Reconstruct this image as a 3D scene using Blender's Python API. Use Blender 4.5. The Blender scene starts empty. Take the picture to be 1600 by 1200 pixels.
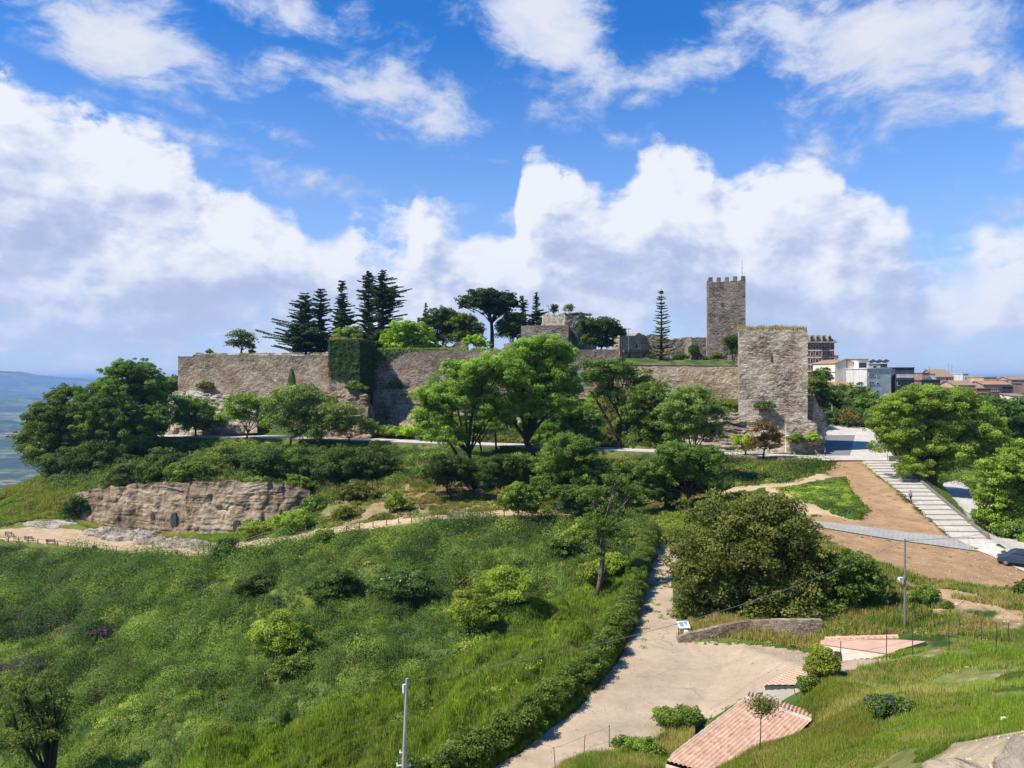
import bpy, bmesh, math, random, time
import numpy as np
from mathutils import Vector, Matrix, Euler
from mathutils.geometry import delaunay_2d_cdt
from mathutils.bvhtree import BVHTree
T0 = time.time()
SC = bpy.context.scene
COL = SC.collection
R = math.radians
FPX = 1200.0
HY = 592.0          # image row of the horizon
def W(px, py, D):   # a point seen at that pixel at forward distance D (eye at the origin, z up, looking along +Y)
    return Vector(((px-800)/FPX*D, D, -(py-HY)/FPX*D))
def XD(px, D): return (px-800)/FPX*D
def ZD(py, D): return -(py-HY)/FPX*D
SUN_EL, SUN_AZ = R(51), R(-113)      # azimuth from +Y clockwise: from the left, a little in front of the walls
SUN_DIR = Vector((math.sin(SUN_AZ)*math.cos(SUN_EL), math.cos(SUN_AZ)*math.cos(SUN_EL), math.sin(SUN_EL)))

# ---------------------------------------------------------------- node helpers
class NT:
    def __init__(s, tree): s.t = tree; s.n = tree.nodes; s.l = tree.links
    def new(s, typ, **kw):
        n = s.n.new(typ)
        for k, v in kw.items(): setattr(n, k, v)
        return n
    def link(s, a, b): s.l.new(a, b)
    def put(s, sock, v):
        if hasattr(v, 'is_output'): s.l.new(v, sock)
        elif v is not None: sock.default_value = v
    def m(s, op, a, b=None, c=None, clamp=False):
        n = s.n.new('ShaderNodeMath'); n.operation = op; n.use_clamp = clamp
        s.put(n.inputs[0], a)
        if b is not None: s.put(n.inputs[1], b)
        if c is not None: s.put(n.inputs[2], c)
        return n.outputs[0]
    def v(s, op, a, b=None, out=0):
        n = s.n.new('ShaderNodeVectorMath'); n.operation = op
        s.put(n.inputs[0], a)
        if b is not None: s.put(n.inputs['Scale'] if op == 'SCALE' else n.inputs[1], b)
        return n.outputs['Value'] if op in ('LENGTH', 'DOT_PRODUCT', 'DISTANCE') else n.outputs[0]
    def xyz(s, x, y, z=0.0):
        n = s.n.new('ShaderNodeCombineXYZ')
        for i, q in enumerate((x, y, z)): s.put(n.inputs[i], q)
        return n.outputs[0]
    def sep(s, v):
        n = s.n.new('ShaderNodeSeparateXYZ'); s.put(n.inputs[0], v); return n.outputs
    def noise(s, vec, scale, detail=4, rough=0.55, dist=0.0, lac=2.0, color=False):
        n = s.n.new('ShaderNodeTexNoise'); n.noise_dimensions = '3D'
        s.put(n.inputs['Vector'], vec); s.put(n.inputs['Scale'], scale); n.inputs['Detail'].default_value = detail
        n.inputs['Roughness'].default_value = rough; n.inputs['Lacunarity'].default_value = lac; n.inputs['Distortion'].default_value = dist
        return n.outputs['Color' if color else 'Fac']
    def voro(s, vec, scale, feature='F1', out='Distance', rand=1.0):
        n = s.n.new('ShaderNodeTexVoronoi'); n.feature = feature
        s.put(n.inputs['Vector'], vec); n.inputs['Scale'].default_value = scale; n.inputs['Randomness'].default_value = rand
        return n.outputs[out]
    def maprange(s, x, a, b, c=0.0, d=1.0, smooth=False):
        n = s.n.new('ShaderNodeMapRange'); n.interpolation_type = 'SMOOTHSTEP' if smooth else 'LINEAR'
        s.put(n.inputs[0], x)
        for i, q in enumerate((a, b, c, d)): s.put(n.inputs[i+1], q)
        return n.outputs[0]
    def mix(s, f, a, b, blend='MIX'):
        n = s.n.new('ShaderNodeMix'); n.data_type = 'RGBA'; n.blend_type = blend
        s.put(n.inputs[0], f)
        for i, q in ((6, a), (7, b)):
            if isinstance(q, (tuple, list)) and len(q) == 3: q = (*q, 1)
            s.put(n.inputs[i], q)
        return n.outputs[2]
    def ramp(s, f, stops, interp='LINEAR'):
        n = s.n.new('ShaderNodeValToRGB'); cr = n.color_ramp; cr.interpolation = interp
        while len(cr.elements) > 1: cr.elements.remove(cr.elements[-1])
        for i, (p, c) in enumerate(stops):
            e = cr.elements[0] if i == 0 else cr.elements.new(p)
            e.position = p; e.color = (*c, 1) if len(c) == 3 else c
        s.put(n.inputs[0], f); return n.outputs[0]
    def attr(s, name, out='Color', typ='GEOMETRY'):
        n = s.n.new('ShaderNodeAttribute'); n.attribute_name = name; n.attribute_type = typ; return n.outputs[out]
# ---------------------------------------------------------------- camera, sky, sun
cam = bpy.data.cameras.new('camera'); camo = bpy.data.objects.new('camera', cam); COL.objects.link(camo)
cam.sensor_width = 36; cam.lens = 27.0; cam.clip_start = 0.1; cam.clip_end = 120000
cam.shift_y = -8/1600.0
camo.location = (0, 0, 0); camo.rotation_euler = (R(90), 0, 0)
SC.camera = camo
SC.view_settings.view_transform = 'Standard'; SC.view_settings.look = 'None'
SC.view_settings.exposure = 0.46; SC.view_settings.gamma = 1.0; SC.view_settings.use_curve_mapping = False

world = bpy.data.worlds.new('World'); SC.world = world; world.use_nodes = True
def AZ(px): return math.atan((px-800)/FPX)
def EL(px, py): return math.atan((HY-py)/math.hypot(FPX, px-800))
def build_world():
    t = NT(world.node_tree); t.n.clear()
    tc = t.new('ShaderNodeTexCoord')
    d = t.v('NORMALIZE', tc.outputs['Generated'])
    x, y, z = t.sep(d)
    az = t.m('ARCTAN2', x, y); el = t.m('ARCSINE', z)
    P = t.xyz(az, el, 0.0)
    sky = t.new('ShaderNodeTexSky', sky_type='NISHITA'); sky.sun_disc = False
    sky.sun_elevation = SUN_EL; sky.sun_rotation = SUN_AZ
    sky.altitude = 950; sky.air_density = 1.0; sky.dust_density = 0.6; sky.ozone_density = 2.0
    hs = t.new('ShaderNodeHueSaturation'); hs.inputs['Saturation'].default_value = SKY_SAT; hs.inputs['Value'].default_value = 1.0; hs.inputs['Hue'].default_value = 0.497
    t.link(sky.outputs[0], hs.inputs['Color'])
    clear = t.v('SCALE', t.mix(1.0, hs.outputs[0], (0.66, 1.75, 2.75), 'MULTIPLY'), SKY_STR)
    # pale veil near the horizon
    veil = t.maprange(el, 0.0, 0.42, 1.0, 0.0)
    veil = t.m('POWER', veil, 1.25)
    clear = t.mix(t.m('MULTIPLY', veil, 0.93), clear, (0.55, 0.67, 0.94))

    # ---- bank of cumulus: its upper edge as a curve of the azimuth
    g = bpy.data.node_groups.new('cloud_bank', 'ShaderNodeTree')
    g.interface.new_socket('P', in_out='INPUT', socket_type='NodeSocketVector')
    g.interface.new_socket('D', in_out='OUTPUT', socket_type='NodeSocketFloat')
    q = NT(g); gi = q.new('NodeGroupInput'); go = q.new('NodeGroupOutput')
    P0 = gi.outputs[0]
    w1 = q.v('SUBTRACT', q.noise(P0, 7.0, 3, 0.5, color=True), (0.5, 0.5, 0.5))
    Pw = q.v('ADD', P0, q.v('SCALE', w1, 0.055))
    s3 = q.sep(Pw)
    tops = [(0,112),(60,165),(130,158),(215,162),(290,205),(318,262),(400,305),(465,328),(484,346),(540,334),(590,348),(628,342),
            (646,300),(700,320),(760,340),(806,322),(830,232),(870,240),(920,262),(965,282),(1000,242),(1050,226),(1105,222),
            (1132,262),(1180,238),(1240,230),(1290,250),(1340,290),(1375,300),(1420,330),(1450,375),(1500,380),(1545,350),(1600,345)]
    fc = q.new('ShaderNodeFloatCurve')
    cu = fc.mapping.curves[0]
    lo, hi = -0.70, 0.70
    pts = [((AZ(a)-lo)/(hi-lo), EL(a, b)/0.45) for a, b in tops]
    pts = [(0.0, pts[0][1]*0.9)] + pts + [(1.0, pts[-1][1])]
    while len(cu.points) < len(pts): cu.points.new(0.5, 0.5)
    for p, (a, b) in zip(cu.points, sorted(pts)): p.location = (a, b); p.handle_type = 'AUTO_CLAMPED' if hasattr(p, 'handle_type') else p.handle_type
    fc.mapping.update()
    q.put(fc.inputs['Value'], q.maprange(s3[0], lo, hi))
    top = q.m('MULTIPLY', fc.outputs[0], 0.45)
    Pn = q.v('MULTIPLY', P0, (1.0, 1.5, 1.0))
    n1 = q.noise(q.v('ADD', Pn, q.v('SCALE', w1, 0.05)), 7.5, 12, 0.60)
    b1 = q.voro(q.v('ADD', Pn, q.v('SCALE', w1, 0.12)), 17.0, 'SMOOTH_F1' if False else 'F1')
    b2 = q.voro(q.v('ADD', Pn, q.v('SCALE', w1, 0.12)), 41.0)
    bil = q.m('ADD', q.m('MULTIPLY', q.m('SUBTRACT', 0.55, b1), 0.55), q.m('MULTIPLY', q.m('SUBTRACT', 0.5, b2), 0.22))
    dist = q.m('DIVIDE', q.m('SUBTRACT', top, s3[1]), 0.05)       # > 0 below the edge
    dist = q.m('MINIMUM', dist, 1.55)
    f = q.m('ADD', dist, q.m('MULTIPLY', q.m('SUBTRACT', n1, 0.5), 3.7))
    f = q.m('ADD', f, q.m('MULTIPLY', bil, 0.9))
    f = q.m('SUBTRACT', f, q.m('MULTIPLY', q.maprange(q.noise(q.v('ADD', Pn, (4.0, 2.0, 0.0)), 6.5, 8, 0.62), 0.58, 0.74), 0.9))
    # holes and thinning towards the horizon
    hz = q.maprange(s3[1], -0.03, 0.13, 1.0, 0.0, smooth=True)
    f = q.m('SUBTRACT', f, q.m('MULTIPLY', hz, 1.0))
    q.link(f, go.inputs[0])
    def bank(vec):
        n = t.new('ShaderNodeGroup'); n.node_tree = g; t.put(n.inputs[0], vec); return n.outputs[0]
    f0 = bank(P)
    f1 = bank(t.v('ADD', P, (-0.014, 0.022, 0.0)))
    f2 = bank(t.v('ADD', P, (-0.03, 0.055, 0.0)))
    cov = t.maprange(f0, 0.0, t.maprange(el, 0.03, 0.22, 1.9, 0.60), 0.0, 1.0, smooth=True)
    sh = t.m('ADD', t.m('MULTIPLY', t.m('SUBTRACT', f0, f1), 0.70), t.m('MULTIPLY', t.m('SUBTRACT', f0, f2), 0.26))
    big = t.noise(t.v('MULTIPLY', P, (1.0, 2.0, 1.0)), 6.0, 8, 0.6)
    sh = t.m('ADD', sh, t.m('MULTIPLY', t.m('SUBTRACT', big, 0.5), 2.6))
    thick = t.maprange(f0, 0.2, 2.2)
    sh = t.m('ADD', t.m('SUBTRACT', sh, t.m('MULTIPLY', thick, 0.55)), 0.77, clamp=True)
    ccol = t.ramp(sh, [(0.0, (0.46, 0.55, 0.80)), (0.35, (0.56, 0.65, 0.88)), (0.66, (0.74, 0.80, 0.97)), (1.0, (0.92, 0.94, 1.02))])
    # ---- high wispy clouds
    wv = t.v('SUBTRACT', t.noise(P, 5.0, 4, 0.5, color=True), (0.5, 0.5, 0.5))
    Pv = t.v('ADD', P, t.v('SCALE', wv, 0.10))
    blobs = [(215,55,170,75,-15,1.05),(330,110,120,35,-20,.55),(450,8,190,45,-8,.9),(575,130,210,62,-8,1.05),(300,175,260,26,-16,.42),
             (520,165,150,25,-8,.5),(835,30,175,105,-28,1.45),(905,110,110,60,-50,.9),(1085,85,150,55,12,.95),(990,155,90,22,-4,.8),
             (1375,50,200,130,-10,1.45),(1290,140,110,50,20,.8),(1455,185,190,85,15,.85),(1590,170,90,80,0,1.1),(1580,260,90,60,10,.8),
             (1450,320,140,60,0,.45),(780,248,60,10,0,.5),(480,290,240,24,-12,.62),(640,330,120,16,-10,.5),(330,225,160,22,-10,.6),(250,150,120,26,-14,.6),(1560,330,80,40,0,.5),
             (1230,5,60,30,0,.8),(700,180,160,22,0,.35),(1390,220,220,60,0,.55)]
    acc = None
    for (cx, cy, rx, ry, rot, w) in blobs:
        mp = t.new('ShaderNodeMapping', vector_type='TEXTURE')
        k = math.cos(AZ(cx))**2/FPX
        mp.inputs['Location'].default_value = (AZ(cx), EL(cx, cy), 0)
        mp.inputs['Rotation'].default_value = (0, 0, R(rot))
        mp.inputs['Scale'].default_value = (rx*k*1.45, ry*k*1.45, 1)
        t.put(mp.inputs['Vector'], Pv)
        r = t.m('SUBTRACT', 1.0, t.v('LENGTH', mp.outputs[0]), clamp=True)
        r = t.m('MULTIPLY', r, w)
        acc = r if acc is None else t.m('MAXIMUM', acc, r)
    rotm = t.new('ShaderNodeMapping'); rotm.inputs['Rotation'].default_value = (0, 0, R(14)); rotm.inputs['Scale'].default_value = (0.72, 1.3, 1)
    t.put(rotm.inputs['Vector'], Pv)
    nw = t.noise(rotm.outputs[0], 9.5, 13, 0.64)
    nb = t.noise(t.v('ADD', rotm.outputs[0], (3.1, 1.7, 0)), 3.5, 4, 0.5)
    fw = t.m('ADD', t.m('MULTIPLY', acc, 1.15), t.m('MULTIPLY', t.m('SUBTRACT', nw, 0.5), 4.2))
    fw = t.m('ADD', fw, t.m('MULTIPLY', t.m('SUBTRACT', nb, 0.5), 1.5))
    covw = t.m('MULTIPLY', t.maprange(fw, 0.22, 1.15, 0.0, 1.0, smooth=True), t.maprange(acc, 0.0, 0.22))
    wcol = t.mix(t.maprange(fw, 0.6, 1.6), (0.50, 0.62, 0.90), (0.80, 0.83, 0.95))
    # ---- flat small clouds low over the horizon
    nl = t.noise(t.v('MULTIPLY', P, (9.0, 30.0, 1.0)), 1.3, 9, 0.6)
    covl = t.m('MULTIPLY', t.maprange(nl, 0.46, 0.66, 0.0, 1.0, smooth=True),
               t.m('MULTIPLY', t.maprange(el, 0.012, 0.035), t.maprange(el, 0.15, 0.08)))
    lcol = t.mix(t.maprange(nl, 0.52, 0.68), (0.50, 0.60, 0.88), (0.84, 0.86, 0.98))
    col = t.mix(covw, clear, wcol)
    col = t.mix(t.m('MULTIPLY', covl, 0.85), col, lcol)
    haze_over = t.maprange(el, 0.0, 0.16, 0.55, 0.0)
    ccol = t.mix(haze_over, ccol, (0.54, 0.64, 0.93))
    col = t.mix(t.m('MULTIPLY', cov, 0.97), col, ccol)
    bg = t.new('ShaderNodeBackground'); t.link(col, bg.inputs['Color']); bg.inputs['Strength'].default_value = 0.70
    out = t.new('ShaderNodeOutputWorld'); t.link(bg.outputs[0], out.inputs['Surface'])
SKY_STR, SKY_SAT = 0.075, 1.2
build_world()
world.cycles.sampling_method = 'MANUAL'; world.cycles.sample_map_resolution = 256
sun = bpy.data.lights.new('sun', 'SUN'); sun.energy = 5.0; sun.angle = R(0.53); sun.color = (1.0, 0.93, 0.82)
suno = bpy.data.objects.new('sun', sun); COL.objects.link(suno)
suno.rotation_euler = SUN_DIR.to_track_quat('Z', 'Y').to_euler()
# ---------------------------------------------------------------- numpy noise
def _hash(ix, iy, seed):
    h = (ix.astype(np.int64)*374761393 + iy.astype(np.int64)*668265263 + seed*1442695041) & 0xffffffff
    h = ((h ^ (h >> 13))*1274126177) & 0xffffffff
    h = (h ^ (h >> 16)) & 0xffffff
    return h/float(0xffffff)
def vnoise(x, y, seed=0):
    ix = np.floor(x); iy = np.floor(y); fx = x-ix; fy = y-iy
    fx = fx*fx*(3-2*fx); fy = fy*fy*(3-2*fy)
    a = _hash(ix, iy, seed); b = _hash(ix+1, iy, seed); c = _hash(ix, iy+1, seed); d = _hash(ix+1, iy+1, seed)
    return (a*(1-fx)+b*fx)*(1-fy)+(c*(1-fx)+d*fx)*fy
def fbm(x, y, s, octv=4, seed=0, gain=0.5):
    x = np.asarray(x, float)*s; y = np.asarray(y, float)*s; a = 1.0; t = 0; n = 0
    for k in range(octv):
        t = t+a*vnoise(x, y, seed+k*17); n += a; a *= gain; x = x*2.03+7.1; y = y*2.03+3.7
    return t/n
def inpoly(px, py, poly):
    px = np.asarray(px, float); py = np.asarray(py, float); r = np.zeros(px.shape, bool); j = len(poly)-1
    for i in range(len(poly)):
        xi, yi = poly[i][0], poly[i][1]; xj, yj = poly[j][0], poly[j][1]
        if yi != yj:
            c = ((yi > py) != (yj > py)) & (px < (xj-xi)*(py-yi)/(yj-yi)+xi)
            r ^= c
        j = i
    return r

# ---------------------------------------------------------------- the land: control points (image column, image row, distance)
LINES = [
 # outer edge of the walkway under the castle (z about -17), the ground just below its retaining wall, its inner edge
 [(240,683,224),(400,684,222),(575,689,210),(700,694,200),(800,697,194),(1000,706,179),(1155,711,171),(1290,718,162)],
 [(238,697,221.5),(400,697,219.5),(575,700,208),(700,705,198),(800,708,192),(1000,716,177.5),(1155,719,169.5),(1290,724,160)],
 [(258,681,230),(400,680,231.5),(575,685,219),(700,689,208),(800,692,201),(1000,700,186),(1155,706.5,177.5),(1240,708,175)],
 # fence line of the lower path
 [(-120,838,150),(0,842,150),(100,852,147),(200,860,143),(300,868,139),(335,869,138),(370,862,137.5),(430,850,136),(500,838,135),(600,823,134),(700,813,133),(800,807,133),(895,805,133),(960,808,130),(1010,815,126)],
 # foot and top of the quarried cliff
 [(60,805,170),(118,808,170.5),(130,812,169.8),(190,825,166),(250,835,162.4),(310,835,159.6),(370,833,157.4),(405,826,156.8),(440,813,157),(480,797,158)],
 [(60,785,172),(118,772,174),(130,770,173.0),(195,758,169.5),(250,754.5,166),(310,753,163),(370,751,161),(430,756,161),(490,768,162)],
 # left shoulder of the hill
 [(-120,800,172),(0,800,173),(30,790,175)],
 [(-120,800,195),(0,769,188),(50,750,190),(90,734,192),(150,705,206),(200,690,220)],
 # terraces
 [(180,735,190),(300,735,185),(420,735,182),(520,735,180),(620,735,178)],
 [(520,790,150),(600,783,148),(700,778,148),(800,775,147),(880,775,146),(950,775,144),(1050,775,140),(1130,772,136)],
 [(600,745,175),(700,745,172),(800,745,166),(900,748,160),(1000,748,158),(1100,742,155)],
 [(600,715,195),(700,718,186),(800,722,180),(900,725,172),(1000,728,168),(1100,728,163),(1200,726,158)],
 # small path and dirt field
 [(1145,767,138),(1230,755,140),(1310,742,145)],
 [(1310,725,158),(1350,721,159)],
 [(1260,790,116),(1350,760,131),(1320,800,110),(1400,800,112)],
 # stairs: left and right edge, foot, ramp
 [(1350,720,159.4),(1415,780,117),(1487,840,98),(1532,862,93),(1600,893,88),(1700,940,80)],
 [(1396,720,159.4),(1465,780,117),(1535,840,98),(1575,858,93),(1660,893,88)],
 # plaza
 [(1285,706,178),(1297,665,235),(1357,673,225),(1378,688,205),(1395,705,180)],
 # road and bank beyond the stairs
 [(1470,758,152),(1510,800,122),(1560,840,102),(1640,880,88)],
 [(1430,738,158),(1500,748,170),(1560,775,140),(1640,830,112),(1760,870,95)],
 # grey path across the field
 [(1242,812,105),(1320,820,103),(1412,832,100.5)],[(1262,822,101.5),(1337,835,98.5),(1415,847,96)],
 # lower dirt field and scrub
 [(1300,852,91),(1400,878,86),(1500,902,82),(1600,922,79),(1750,960,74)],
 [(1300,900,80),(1400,925,76),(1500,948,71),(1600,965,69)],
 [(1330,985,68),(1414,985,67),(1500,985,64),(1600,1000,61),(1750,1020,58)],
 # road and courtyard, z = -23.5: right edge / left edge
 [(1062,862,104.4),(1052,940,81),(1064,1003,68.6),(1150,1008,67.8),(1250,1018,66.2),(1290,1028,64.7)],
 [(1030,849,109.7),(1012,900,91.6),(998,960,76.6),(965,1035,63.7),(905,1105,55),(800,1180,48),(700,1245,43.2),(560,1330,38.2)],
 [(1015,848,109),(985,905,91),(975,950,79),(935,1030,65.5),(880,1090,57),(780,1170,49.5),(640,1255,43)],
 # scrub behind the courtyard wall
 [(1075,870,101),(1066,940,81),(1080,994,70),(1150,985,71),(1250,985,71),(1300,985,71)],
 [(1150,880,98),(1220,850,100)],[(1150,930,84),(1250,920,82)],
 # vegetated slope
 [(950,860,110),(850,870,109),(700,870,113),(600,880,113),(450,905,112),(300,920,119),(100,905,131),(-100,900,135)],
 [(930,930,88),(850,930,90),(700,930,93),(600,940,93),(450,945,99),(300,1000,93),(100,1000,100),(-100,1000,105)],
 [(850,1010,73),(750,1050,67),(600,1050,71),(450,1050,76),(300,1100,74),(100,1100,80),(-100,1100,86)],
 [(750,1120,57),(600,1150,57),(450,1150,62),(300,1200,61),(100,1200,67),(-100,1200,72)],
 [(600,1260,47),(450,1300,48),(200,1350,50),(-100,1400,52),(-400,1400,60)],
 # foreground hill on the right
 [(1062,1200,47),(1090,1110,54.4),(1000,1140,51.4),(870,1195,46.7)],
 [(1040,1235,39),(1100,1208,37.5),(1180,1180,36.5),(1225,1166,37),(1268,1146,38.5),(1305,1090,42),(1292,1052,52)],
 [(1310,1040,52),(1400,1025,54),(1500,1030,50),(1600,1030,48),(1750,1040,46)],
 [(1400,1100,33),(1500,1100,30),(1600,1100,27),(1800,1100,25)],
 [(1100,1240,33),(1200,1215,28),(1300,1185,25),(1400,1180,22),(1500,1165,18.5),(1600,1150,15.5)],
 [(900,1330,35),(700,1380,35),(1000,1350,28),(1200,1360,18),(1400,1320,12.5),(1600,1270,9),(1800,1250,9)],
 [(300,1450,35),(-100,1500,38)],
]
RAW = [  # (x, y, z)
 (0,2.2,-1.9),(-4,2.2,-2.2),(4,2.2,-1.9),(8,4,-3.6),(4,5,-4.6),(0,5,-4.9),(-4,5,-5.2),(0,8,-8.2),(-8,10,-10.5),(6,10,-8.8),(-20,12,-13),(12,3,-2.0),(20,4,-3),(-14,4,-8),
 (-40,20,-26),(40,10,-7),(60,30,-14),(-80,30,-34),(-120,60,-42),(70,50,-18.5),(110,80,-20.5),
 # castle court behind the walls (the jump lies inside the walls)
 (-106,249.4,6.0),(-100,248.6,6.0),(-92,247.5,6.0),(-84,246.8,6),(-76,245.6,6),(-68,244.5,6),(-60,243.2,6.0),(-54,241.8,6),(-47,241.6,6),(-43,241.8,6),(-36,241.0,6),(-28,240.0,6),(-20,238.2,6),(-10,234.3,6),(0,230.2,6),(8,226.2,6),
 (16,216.3,6.0),(22,216,6.0),(28,215,6),(30.5,204,4.0),(36,202.2,4.0),(42,200.6,4.0),(48,199.2,4.0),(54,197.4,4.0),(58,196.2,4.0),(66,192,5.0),(60,205,4.8),(30,210,4.8),
 (-100,300,8),(-40,300,9),(20,280,9),(60,240,5),(75,200,-6),(74,215,-8),
 # foot of the walls
 (-110,246.8,-15),(-106,247.2,-15),(-100,246.6,-15),(-92,245.5,-15),(-84,244.8,-15),(-76,243.5,-15),(-68,242.5,-15),(-60,241.2,-15),(-54,239.8,-14),(-47,239.5,-14),(-43,239.6,-14),(-36,239.0,-14),(-28,238.0,-14),(-20,236,-14),(-10,232,-14),(0,228,-13),(8,224,-12),
 (16,214.3,-12),(22,214,-12),(28,213,-12),(30.5,202.0,-7),(36,200.2,-6.5),(42,198.6,-6.5),(48,197.2,-6.5),(54,195.4,-6.5),(60,193.2,-8),
 # rocky feet above the walkway
 (-112,241,-16.8),(-110,234,-17.0),(-84,238.5,-16.6),(-60,236,-16),(-52,226,-16),(-42,231,-15.5),(-30,229,-15),(-12,221,-15),(10,208,-14.6),(26,194,-13.5),
 (34,193,-8.5),(44,190.5,-8.5),(54,188.6,-8.7),(35,187.6,-15),(47,184.6,-15.6),(56,182.6,-16.2),(64,180,-16.5),(72.4,179,-16.9),
 # town plateau
 (88,245,-11),(120,260,-11),(150,230,-13),(180,200,-15),(100,300,-9),(160,300,-9),(230,300,-9),(340,300,-12),(130,420,-7),(240,420,-6),(420,420,-8),
 (200,650,-5),(420,650,-5),(650,650,-10),(60,330,-5),(150,180,-18),(200,150,-20),(260,200,-18),
 # the hill falls away
 (-110,205,-21),(-125,230,-24),(-130,195,-33),(-150,230,-45),(-115,262,-22),(-140,160,-34),(-150,300,-70),(-170,200,-60),(-180,130,-58),(-160,80,-56),(-230,300,-110),(-260,180,-110),
 (-90,380,-40),(0,400,-40),(-300,500,-180),(-60,600,-150),(100,800,-100),(500,900,-120),(-420,300,-180),(-300,100,-130),
 (-900,1300,-470),(-300,1300,-430),(300,1350,-400),(900,1350,-400),(1300,1300,-420),(-1250,700,-470),(-1250,300,-470),(-700,60,-300),(-300,10,-90),(900,600,-60),(1250,800,-420),(900,300,-60),(1300,300,-420),(400,100,-25),(600,60,-60),(300,20,-15),(1000,100,-300),(-1250,-20,-470),(1300,-20,-470),(0,-20,-2),(100,-20,-6),
]
pts = []
for L in LINES:
    for (a, b, c) in L:
        v = W(a, b, c); pts.append((v.x, v.y, v.z))
    for (p, q2) in zip(L, L[1:]):          # densify so that the lines hold
        u = W(*p); w_ = W(*q2)
        n = int((w_-u).length//9)
        if (w_-u).length < 70:
            for k in range(1, n+1):
                t_ = k/(n+1); v = u.lerp(w_, t_); pts.append((v.x, v.y, v.z))
pts += RAW
keep = []
for p in pts:
    if all((p[0]-o[0])**2+(p[1]-o[1])**2 > 0.8 for o in keep): keep.append(p)
cd = delaunay_2d_cdt([Vector((p[0], p[1])) for p in keep], [], [], 0, 1e-4)
tin_xy = np.array([(v.x, v.y) for v in cd[0]]); tin_z = np.array([keep[o[0]][2] if o else -20 for o in cd[3]])
NU, NY = 861, 1000
UMAX = 1.0
us = np.linspace(-UMAX, UMAX, NU)
# distances: even in the depth ratio, denser around the steep places
yl = [3.0]
while yl[-1] < 1290:
    y = yl[-1]; s = 0.0058*y
    if 150 < y < 250: s = 0.0036*y
    if 40 < y < 112: s = 0.0046*y
    if y < 30: s = max(0.12, 0.008*y)
    yl.append(y+s)
ys = np.array(yl); NY = len(ys)
GX = us[None, :]*ys[:, None]; GY = np.repeat(ys[:, None], NU, 1); GZ = np.full(GX.shape, np.nan)
for tri in cd[2]:
    a, b, c = (tin_xy[i] for i in tri); za, zb, zc = (tin_z[i] for i in tri)
    y0, y1 = min(a[1], b[1], c[1]), max(a[1], b[1], c[1])
    r0 = max(0, np.searchsorted(ys, y0)-1); r1 = min(NY, np.searchsorted(ys, y1)+1)
    if r1 <= r0: continue
    X = GX[r0:r1]; Y = GY[r0:r1]
    den = (b[1]-c[1])*(a[0]-c[0])+(c[0]-b[0])*(a[1]-c[1])
    if abs(den) < 1e-9: continue
    l1 = ((b[1]-c[1])*(X-c[0])+(c[0]-b[0])*(Y-c[1]))/den
    l2 = ((c[1]-a[1])*(X-c[0])+(a[0]-c[0])*(Y-c[1]))/den
    l3 = 1-l1-l2
    mk = (l1 >= -1e-6) & (l2 >= -1e-6) & (l3 >= -1e-6)
    GZ[r0:r1][mk] = (l1*za+l2*zb+l3*zc)[mk]
GZ[np.isnan(GZ)] = -60
def blur(Z, n):
    for _ in range(n):
        P_ = np.pad(Z, 1, mode='edge')
        Z = (P_[1:-1, 1:-1]*4+P_[:-2, 1:-1]*2+P_[2:, 1:-1]*2+P_[1:-1, :-2]*2+P_[1:-1, 2:]*2+P_[:-2, :-2]+P_[2:, 2:]+P_[:-2, 2:]+P_[2:, :-2])/16
    return Z
ZB = blur(GZ, 5)

def ground_z(x, y, Z=None):
    Z = GZ if Z is None else Z
    x = np.asarray(x, float); y = np.clip(np.asarray(y, float), ys[0]+1e-3, ys[-1]-1e-3)
    r = np.clip(np.searchsorted(ys, y)-1, 0, NY-2); fy = (y-ys[r])/(ys[r+1]-ys[r])
    u = np.clip((x/y+UMAX)/(2*UMAX)*(NU-1), 0, NU-1.001); c = u.astype(int); fx = u-c
    return (Z[r, c]*(1-fx)+Z[r, c+1]*fx)*(1-fy)+(Z[r+1, c]*(1-fx)+Z[r+1, c+1]*fx)*fy
def gz(x, y): return float(ground_z(x, y))
def pg(px, py, dmin=10):     # the ground point seen at a pixel
    u = (px-800)/FPX; c = (u+UMAX)/(2*UMAX)*(NU-1); c0 = int(c); f = c-c0
    prof = GZ[:, c0]*(1-f)+GZ[:, c0+1]*f
    line = -(py-HY)/FPX*ys
    ok = np.where((prof >= line) & (ys > dmin))[0]
    i = ok[0] if len(ok) else NY-1
    if i > 0:
        d0 = line[i-1]-prof[i-1]; d1 = prof[i]-line[i]; t_ = d0/(d0+d1) if d0+d1 > 0 else 1
        y = ys[i-1]+(ys[i]-ys[i-1])*t_
    else: y = ys[i]
    return Vector((u*y, y, float(ground_z(u*y, y))))
GZ = ZB.copy()

def ppoly(lst): return [tuple(pg(a, b)[:2]) for a, b in lst]
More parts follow.
